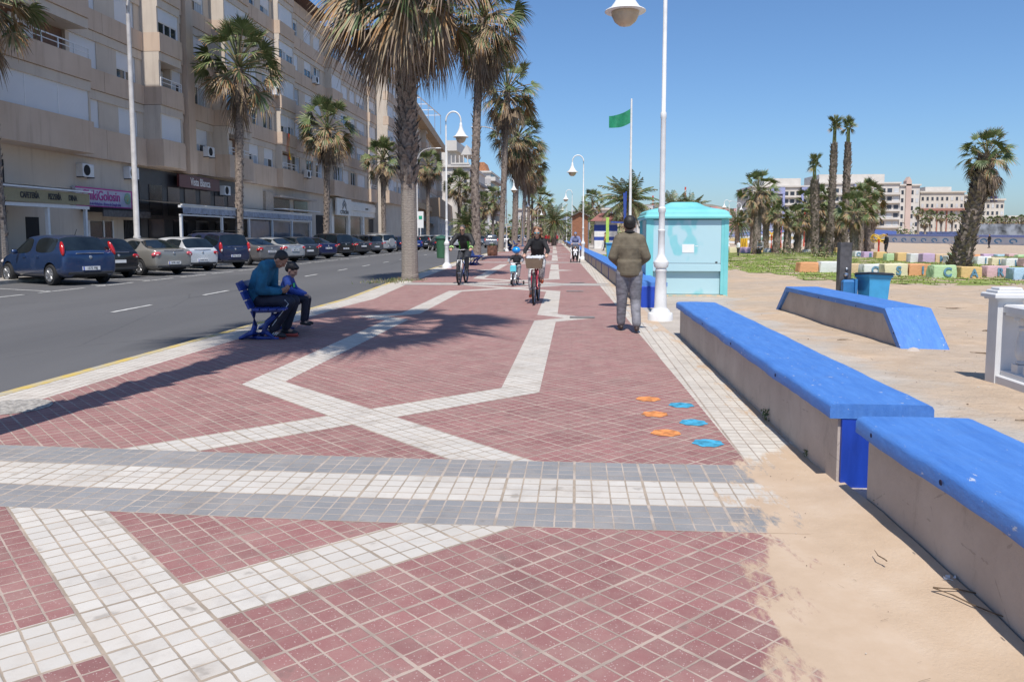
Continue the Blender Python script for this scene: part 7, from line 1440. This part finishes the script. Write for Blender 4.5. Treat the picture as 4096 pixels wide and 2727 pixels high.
# bicycles
m_tyr = mat('cycle_tyre', (.02, .02, .022), .8, .1); m_spoke = mat('spoke_steel', (.45, .45, .46), .35, .05, metal=.8)
def bike(lab, loc, rz, col, wr_=.33, wb=1.05, hb=(.80, 1.03), sd=(.13, .90), hw=.27, fork=None, basket=None, train=False, tw=.022):
    t_ = thing('bicycle', lab, 'bicycle', loc, rz); fm = mat('cycle_paint', col, .3, .05, metal=.2, coat=.6); ff = fork or fm; k = wr_/.33
    for y in (0, wb):
        mb = MB(); c_ = Vector((0, y, wr_)); n = 36; mb.tube([c_+Vector((0, math.cos(2*math.pi*q/n), math.sin(2*math.pi*q/n)))*(wr_-tw) for q in range(n+1)], tw, 8, 0, caps=False); w_ = mb.build('wheel', m_tyr, t_, smooth=True)
        mb = MB(); mb.tube([c_+Vector((0, math.cos(2*math.pi*q/n), math.sin(2*math.pi*q/n)))*(wr_-tw*2.1) for q in range(n+1)], .009, 6, 0, caps=False)
        for q in range(24): a = 2*math.pi*q/24; mb.tube([c_+Vector((.02*(1 if q % 2 else -1), math.cos(a+.3)*.02, math.sin(a+.3)*.02)), c_+Vector((0, math.cos(a), math.sin(a)))*(wr_-tw*2)], .0014, 3, 0, caps=False)
        mb.lathe([(.02, -.04), (.02, .04)], 10, c_, 0, (1, 0, 0)); mb.build('spokes', m_spoke, w_)
    bb_ = Vector((0, wb*.41, wr_*.85)); st = Vector((0, sd[0]+.03, sd[1]-.12)); hd = Vector((0, wb-.26*k, wr_*2+.06*k)); hl = Vector((0, wb-.20*k, wr_*1.65)); top = Vector((0, hb[0]+.0, hb[1]-.02))
    mb = MB(); mb.tube([bb_, st], .017, 8); mb.tube([hl, bb_+Vector((0, .0, .03))], .019, 8); mb.tube([hd, bb_.lerp(st, .55)], .016, 8); mb.tube([hd+Vector((0, 0, .04)), hl-Vector((0, 0, .04))], .022, 8)
    for s in (-1, 1): mb.tube([(s*.05, 0, wr_), bb_+Vector((s*.03, 0, 0))], .009, 6); mb.tube([(s*.05, 0, wr_), st-Vector((0, 0, .06))], .008, 6)
    mb.build('frame', fm, t_, smooth=50)
    mb = MB()
    for s in (-1, 1): mb.tube([(s*.055, wb, wr_), (s*.058, wb-.04, wr_*1.6), (s*.055, wb-.09*k, wr_*2+.03)], [.013, .02, .018], 8)
    mb.tube([(-.06, wb-.09*k, wr_*2+.03), (.06, wb-.09*k, wr_*2+.03)], .02, 8); mb.build('fork', ff, t_, smooth=50)
    mb = MB(); mb.tube([hd, top], .013, 8); mb.tube([(-hw, hb[0]-.06, hb[1]), (-.12*k, hb[0], hb[1]), (0, hb[0]+.01, hb[1]-.01), (.12*k, hb[0], hb[1]), (hw, hb[0]-.06, hb[1])], .011, 8)
    for s in (-1, 1): mb.tube([(s*hw*.98, hb[0]-.065, hb[1]), (s*hw*.70, hb[0]-.045, hb[1])], .017, 8, 1)
    mb.build('handlebar', [m_spoke, m_trim], t_, smooth=50)
    mb = MB(); mb.ball((0, sd[0]-.02, sd[1]), .085*k**.5, .12, .035, 12); mb.ball((0, sd[0]+.1, sd[1]), .03, .08, .025, 8); mb.build('saddle', m_trim, t_, smooth=True); mb = MB(); mb.tube([st, (0, sd[0], sd[1])], .012, 6); mb.build('seat_post', m_spoke, t_)
    mb = MB(); mb.lathe([(.09*k, 0), (.09*k, .006)], 20, bb_+Vector((.045, 0, 0)), 0, (1, 0, 0)); ca = .15*k
    cr = J_crank; mb.tube([bb_+Vector((.06, 0, 0)), bb_+Vector((.07, -cr[0]*ca, -cr[1]*ca))], .009, 6); mb.tube([bb_+Vector((-.06, 0, 0)), bb_+Vector((-.07, cr[0]*ca, cr[1]*ca))], .009, 6)
    mb.build('crank', m_spoke, t_); 
    for s in (1, -1): mb = MB(); p = bb_+Vector((s*.11, -s*cr[0]*ca, -s*cr[1]*ca)); mb.box(p.x-.045, p.x+.045, p.y-.04, p.y+.04, p.z-.01, p.z+.01); mb.build('pedal', m_trim, t_)
    if train:
        for s in (-1, 1): mb = MB(); mb.tube([(s*.05, 0, wr_), (s*.17, -.02, .08)], .008, 6, 1); mb.lathe([(.06, -.012), (.06, .012)], 16, (s*.19, -.02, .06), 0, (1, 0, 0)); mb.build('training_wheel', [m_tyr, m_spoke], t_)
    if basket: basket(t_, hb, wb)
    return t_
def wicker(t_, hb, wb):
    m_w, t, b = newmat('wicker'); b.inputs['Roughness'].default_value = .8; o_ = coord(t); ck = t.nodes.new('ShaderNodeTexBrick'); ck.inputs['Scale'].default_value = 1; ck.inputs['Brick Width'].default_value = .045; ck.inputs['Row Height'].default_value = .022; ck.inputs['Mortar Size'].default_value = .006; ck.inputs['Color1'].default_value = (.40, .29, .20, 1); ck.inputs['Color2'].default_value = (.30, .21, .14, 1); ck.inputs['Mortar'].default_value = (.07, .045, .03, 1)
    L(t, mapping(t, o_, (1, 1, 1), (R(90), 0, 0)), ck.inputs['Vector']); L(t, ck.outputs[0], b.inputs['Base Color']); y = hb[0]+.20
    mb = MB(); V = []; F = []
    for z, k in ((.76, .84), (.86, .94), (.955, 1.0), (.975, 1.04), (.975, .94), (.80, .8)): V += [(-.185*k, y-.13*k, z), (.185*k, y-.13*k, z), (.185*k, y+.13*k, z), (-.185*k, y+.13*k, z)]
    for i in range(5): F += [(i*4+j, i*4+(j+1) % 4, i*4+4+(j+1) % 4, i*4+4+j) for j in range(4)]
    F += [(3, 2, 1, 0), (20, 21, 22, 23)]; mb.add(V, F); mb.build('basket', m_w, t_)
    g = MB(); r_ = random.Random(2)
    for q in range(30): g.ball((r_.uniform(-.15, .15), y+r_.uniform(-.1, .1), .965+r_.uniform(0, .025)), r_.uniform(.03, .05), n=8)
    for q in range(8): g.ball((-.13+q*.02-.06, y-.12+.04*math.sin(q), 1.0+.01*math.sin(q*2)), .03, n=8)
    remesh(g, 'scarf', mat('scarf_grey', (.55, .56, .58), .9, .15, 12), t_, .012, 2, .006)
J_crank = (.1, 1)
m_bsw = mat('black_sweater', (.012, .012, .014), .8, .2, 8, bmp=.4, bscale=40); m_leg, t, b = newmat('patterned_leggings'); b.inputs['Roughness'].default_value = .8; o_ = coord(t)
L(t, ramp(t, noise_(t, 26, 4, mapping(t, o_, (1, 1, 2.6)), .7), [(.40, (.14, .14, .145)), (.56, (.58, .56, .55))]), b.inputs['Base Color'])
m_osh = mat('orange_shoe', (.75, .13, .045), .6, .15); m_brh = mat('hair_brown', (.26, .13, .07), .55, .35, 25, bmp=.5); m_mir = mat('mirror_lens', (.12, .35, .40), .08, .1, metal=.7); m_dlens = mat('dark_lens', (.02, .03, .02), .1, 0)
bw = bike('red city bicycle with wicker basket, front wheel towards the camera', (-.83, 17.75, 0), R(178), (.42, .02, .045), .345, 1.06, (.80, 1.0), (.13, .84), .25, None, wicker)
Jf = J_(.95, pelvis=(0, .13, .92), waist=(0, .16, 1.02), chest=(0, .24, 1.19), shL=(-.145, .28, 1.315), shR=(.145, .28, 1.315), neck=(0, .31, 1.375), head=(0, .345, 1.51), elL=(-.25, .44, 1.13), elR=(.25, .44, 1.13), wrL=(-.235, .70, 1.045), wrR=(.235, .70, 1.045), hdL=(0, 1, -.25), hdR=(0, 1, -.25), curl=1.25, hipL=(-.09, .15, .88), hipR=(.09, .15, .88), knL=(-.13, .56, .78), knR=(.12, .46, .55), anL=(-.12, .46, .50), anR=(.12, .42, .20), toeL=(-.13, .58, .44), toeR=(.13, .54, .13), bulk=.95, hpit=4, arm=.74)
person('woman with curly brown hair in black sweater and patterned leggings riding the red bicycle', Jf, (-.83, 17.75, 0), R(178), m_bsw, m_leg, m_osh, m_brh, hairkind='curly', glasses=m_mir, topex=.018, legex=.010, calf=.78, toplow=(0, .13, .87))
J_crank = (.25, 1)
bm_ = bike('dark mountain bicycle with white suspension fork', (-3.36, 24.35, 0), R(177), (.02, .05, .20), .345, 1.06, (.82, 1.03), (.10, .93), .31, m_white_p, None, False, .03)
m_bj, t, b = newmat('black_green_jacket'); b.inputs['Roughness'].default_value = .7; o_ = coord(t); s = t.nodes.new('ShaderNodeSeparateXYZ'); L(t, o_, s.inputs[0])
f1 = math_(t, 'MULTIPLY', math_(t, 'GREATER_THAN', math_(t, 'ABSOLUTE', s.outputs[0]), .115), math_(t, 'MULTIPLY', math_(t, 'LESS_THAN', math_(t, 'ABSOLUTE', s.outputs[0]), .205), math_(t, 'LESS_THAN', s.outputs[2], 1.27)))
L(t, mixc(t, f1, (.014, .014, .015), (.05, .32, .03)), b.inputs['Base Color']); m_hv = mat('lime_cuff', (.45, .72, .25), .7, .05); m_dkt = mat('charcoal_trousers', (.03, .032, .04), .7, .2, 8, bmp=.5, bscale=14); m_ghair = mat('hair_greying', (.10, .09, .085), .6, .4, 25)
def ex_cuffs(t_, J, H):
    for s in 'LR': e = MB(); a_, b2 = J['el'+s], J['wr'+s]; e.tube([a_.lerp(b2, .80), a_.lerp(b2, .95)], [.064, .060], 14); e.build('cuff', m_hv, t_, smooth=True)
Jm = J_(1.04, pelvis=(0, .10, 1.0), waist=(0, .17, 1.12), chest=(0, .32, 1.29), shL=(-.20, .40, 1.43), shR=(.20, .40, 1.43), neck=(0, .46, 1.48), head=(0, .53, 1.63), elL=(-.33, .55, 1.22), elR=(.33, .55, 1.22), wrL=(-.29, .74, 1.07), wrR=(.29, .74, 1.07), hdL=(0, 1, -.4), hdR=(0, 1, -.4), curl=1.2, hipL=(-.10, .12, .95), hipR=(.10, .12, .95), knL=(-.14, .60, .80), knR=(.13, .47, .56), anL=(-.12, .48, .46), anR=(.12, .40, .18), toeL=(-.13, .60, .41), toeR=(.13, .54, .13), hpit=12)
person('man in black and green jacket and dark glasses riding a mountain bicycle', Jm, (-3.36, 24.35, 0), R(177), m_bj, m_dkt, m_sn, m_ghair, glasses=m_dlens, topex=.020, legex=.016, extra=ex_cuffs, toplow=(0, .10, .93), vox=.012)
J_crank = (1, .25)
def kbasket(t_, hb, wb):
    mb = MB(); mb.box(-.085, .085, hb[0]+.10, hb[0]+.20, hb[1]-.24, hb[1]-.07, 0, .02); mb.build('basket', mat('turquoise_plastic', (.12, .55, .62), .5, .1), t_); mb = MB(); mb.ball((0, hb[0]+.15, hb[1]-.05), .07, .04, .05, 8); mb.ball((.05, hb[0]+.15, hb[1]-.03), .03, n=8); mb.build('toy', mat('toy_white', (.7, .66, .66), .8, .3, 20), t_)
bike('small white child bicycle with training wheels and turquoise basket', (-1.72, 23.55, 0), R(174), (.65, .68, .70), .19, .68, (.50, .66), (.05, .52), .20, None, kbasket, True, .018)
m_kv = mat('kid_vest', (.015, .015, .02), .8, .2); m_gs = mat('grey_sweat', (.28, .28, .29), .85, .15)
def ex_helmet(t_, J, H):
    h_ = MB(); h_.T = H; h_.ball((0, -.01, .06), .135, .155, .115, 18); o = remesh(h_, 'helmet', mat('helmet_blue', (.01, .28, .75), .25, .05, coat=.5), t_, .008, 2, 0, 0, None)
    e = MB()
    for s in 'LR': chain(e, [J['sh'+s], J['el'+s], J['wr'+s].lerp(J['el'+s], .08)], [.052, .044, .036])
    remesh(e, 'sleeves', m_gs, t_, .009, 2, .003)
Jk = J_(.62, pelvis=(0, .05, .56), waist=(0, .07, .63), chest=(0, .10, .73), shL=(-.11, .12, .82), shR=(.11, .12, .82), neck=(0, .13, .86), head=(0, .145, .965), elL=(-.20, .24, .74), elR=(.20, .24, .74), wrL=(-.19, .42, .68), wrR=(.19, .42, .68), hdL=(0, 1, -.2), hdR=(0, 1, -.2), curl=1.2, hipL=(-.06, .06, .54), hipR=(.06, .06, .54), knL=(-.12, .36, .52), knR=(.11, .24, .36), anL=(-.10, .36, .27), anR=(.10, .20, .16), toeL=(-.10, .46, .23), toeR=(.10, .30, .12), hk=.88, hyaw=50, bulk=1.0)
person('small child with bright blue helmet and black vest on the bicycle with training wheels', Jk, (-1.72, 23.55, 0), R(174), m_kv, m_gs, mat('navy_shoe', (.03, .035, .08), .6, .1), m_blk, hairkind='none', topex=.022, legex=.016, sleeve=.4, extra=ex_helmet, toplow=(0, .05, .54), vox=.010)
# stroller and its pusher
Jp = J_(.97, pelvis=(0, -.02, .93), waist=(0, .02, 1.03), chest=(0, .10, 1.2), shL=(-.17, .15, 1.33), shR=(.17, .15, 1.33), neck=(0, .19, 1.38), head=(0, .24, 1.50), elL=(-.25, .22, 1.12), elR=(.25, .22, 1.12), wrL=(-.20, .46, 1.02), wrR=(.20, .46, 1.02), hipL=(-.09, 0, .88), hipR=(.09, 0, .88), knL=(-.1, .12, .48), knR=(.1, .02, .48), anL=(-.1, .1, .1), anR=(.1, -.2, .12), toeL=(-.1, .24, .04), toeR=(.1, -.08, .05), hpit=20)
person('person in patterned blue vest and cap pushing a stroller', Jp, (-.03, 44.1, 0), R(180), mat('vest_blue', (.10, .13, .28), .8, .6, 18, col2=(.3, .3, .36)), m_dkt, m_sn, mat('cap_blue', (.12, .2, .35), .7, .1), glasses=m_dlens, vox=.012, topex=.025, sleeve=1.0)
t_ = thing('stroller', 'black and white baby stroller with hood pushed along the promenade', 'stroller', (-.03, 43.5, 0), R(180))
for x in (-.24, .24):
    for y in (-.25, .35):
        mb = MB(); mb.lathe([(.10, -.03), (.10, .03)], 14, (x, y, .1), 0, (1, 0, 0)); mb.build('wheel', m_tyr, t_)
mb = MB()
for s in (-1, 1): mb.tube([(s*.24, -.25, .12), (s*.2, .05, .5), (s*.2, .15, .6)], .018, 6); mb.tube([(s*.24, .35, .12), (s*.21, .1, .5), (s*.22, -.35, 1.02)], .018, 6)
mb.tube([(-.22, -.35, 1.02), (.22, -.35, 1.02)], .02, 6); mb.build('frame', m_frame, t_)
mb = MB(); mb.ball((0, .0, .50), .2, .13, .22, 12); mb.build('seat', mat('stroller_black', (.02, .02, .022), .8, .1), t_, smooth=True); mb = MB(); mb.ball((0, -.06, .80), .22, .2, .14, 14); mb.build('hood', mat('hood_grey', (.10, .10, .11), .8, .3), t_, smooth=True)
Jt = J_(.42, pelvis=(0, 0, .5), waist=(0, 0, .55), chest=(0, .0, .62), shL=(-.07, 0, .67), shR=(.07, 0, .67), neck=(0, 0, .70), head=(0, .02, .76), elL=(-.10, .04, .6), elR=(.10, .04, .6), wrL=(-.05, .1, .58), wrR=(.05, .1, .58), hipL=(-.04, 0, .49), hipR=(.04, 0, .49), knL=(-.06, .15, .49), knR=(.06, .15, .49), anL=(-.06, .17, .35), anR=(.06, .17, .35), toeL=(-.06, .22, .33), toeR=(.06, .22, .33), hk=.7)
person('toddler in pale clothes sitting in the stroller', Jt, (-.03, 43.36, .02), R(180), m_stripe, m_stripe, m_sn, m_blk, vox=.012, topex=.015, legex=.01)
# far figures
def stand(lab, x, yb, Y, hgt, top, legs, rz=0, hair=m_blk, group=None):
    k = hgt/1.74; d = {a: (v*k if isinstance(v, Vector) and a not in ('hdL', 'hdR', 'hnL', 'hnR') else v) for a, v in Jw.items()}; d['k'] = k; d['hk'] = k; d['elL'] = Vector((-.22, 0, 1.14))*k; d['elR'] = Vector((.22, 0, 1.14))*k; d['wrL'] = Vector((-.2, .12, .95))*k; d['wrR'] = Vector((.22, .1, .93))*k
    X = (x-2304)/3200*Y; return person(lab, d, (X, Y, 0), rz, top, legs, m_sn, hair, vox=.032, group=group)
stand('standing person with orange bag strap near the lime green post', 2420, 0, 76, 1.75, mat('mustard_top', (.45, .27, .10), .8, .3, 12), m_dkt, R(90))
stand('child in white shirt standing before the pink block near the kiosk', 2938, 0, 57, 1.1, m_stripe, m_dkt, R(120))
for i, (x, Y, cl_, l_) in enumerate([(2185, 135, (.45, .02, .03), 'person in red at the left of the far group'), (2198, 132, (.6, .03, .03), 'person in bright red and white in the far group'), (2214, 136, (.02, .02, .02), 'person in black in the far group'), (2228, 130, (.35, .03, .04), 'person in dark red at the right of the far group')]): stand(l_, x, 0, Y, 1.7, mat('far_top', cl_, .8, .1), m_dkt, R(180), group='far group walking on the promenade')
stand('far walker on the open sand right of the palm cluster', 3498, 0, 60, 1.6, m_bsw, m_dkt, R(100)); stand('tiny walker on the sand before the right mural wall', 3483+395, 0, 95, 1.6, m_bsw, m_navy_t, R(100))
def sit(lab, loc, rz, top, legs, z=0): d = dict(Js); person(lab, d, loc, rz, top, legs, m_sn, m_blk, vox=.032)
sit('far person in black jacket sitting on a bench under the palms', (-6.6, 77.2, 0), R(-88), m_bsw, mat('jeans', (.03, .08, .18), .8, .2)); sit('far person in grey sitting on the block edge behind the lawn', ((3016-2304)/3200*62, 61.4, -.1), R(150), m_gs, m_dkt)
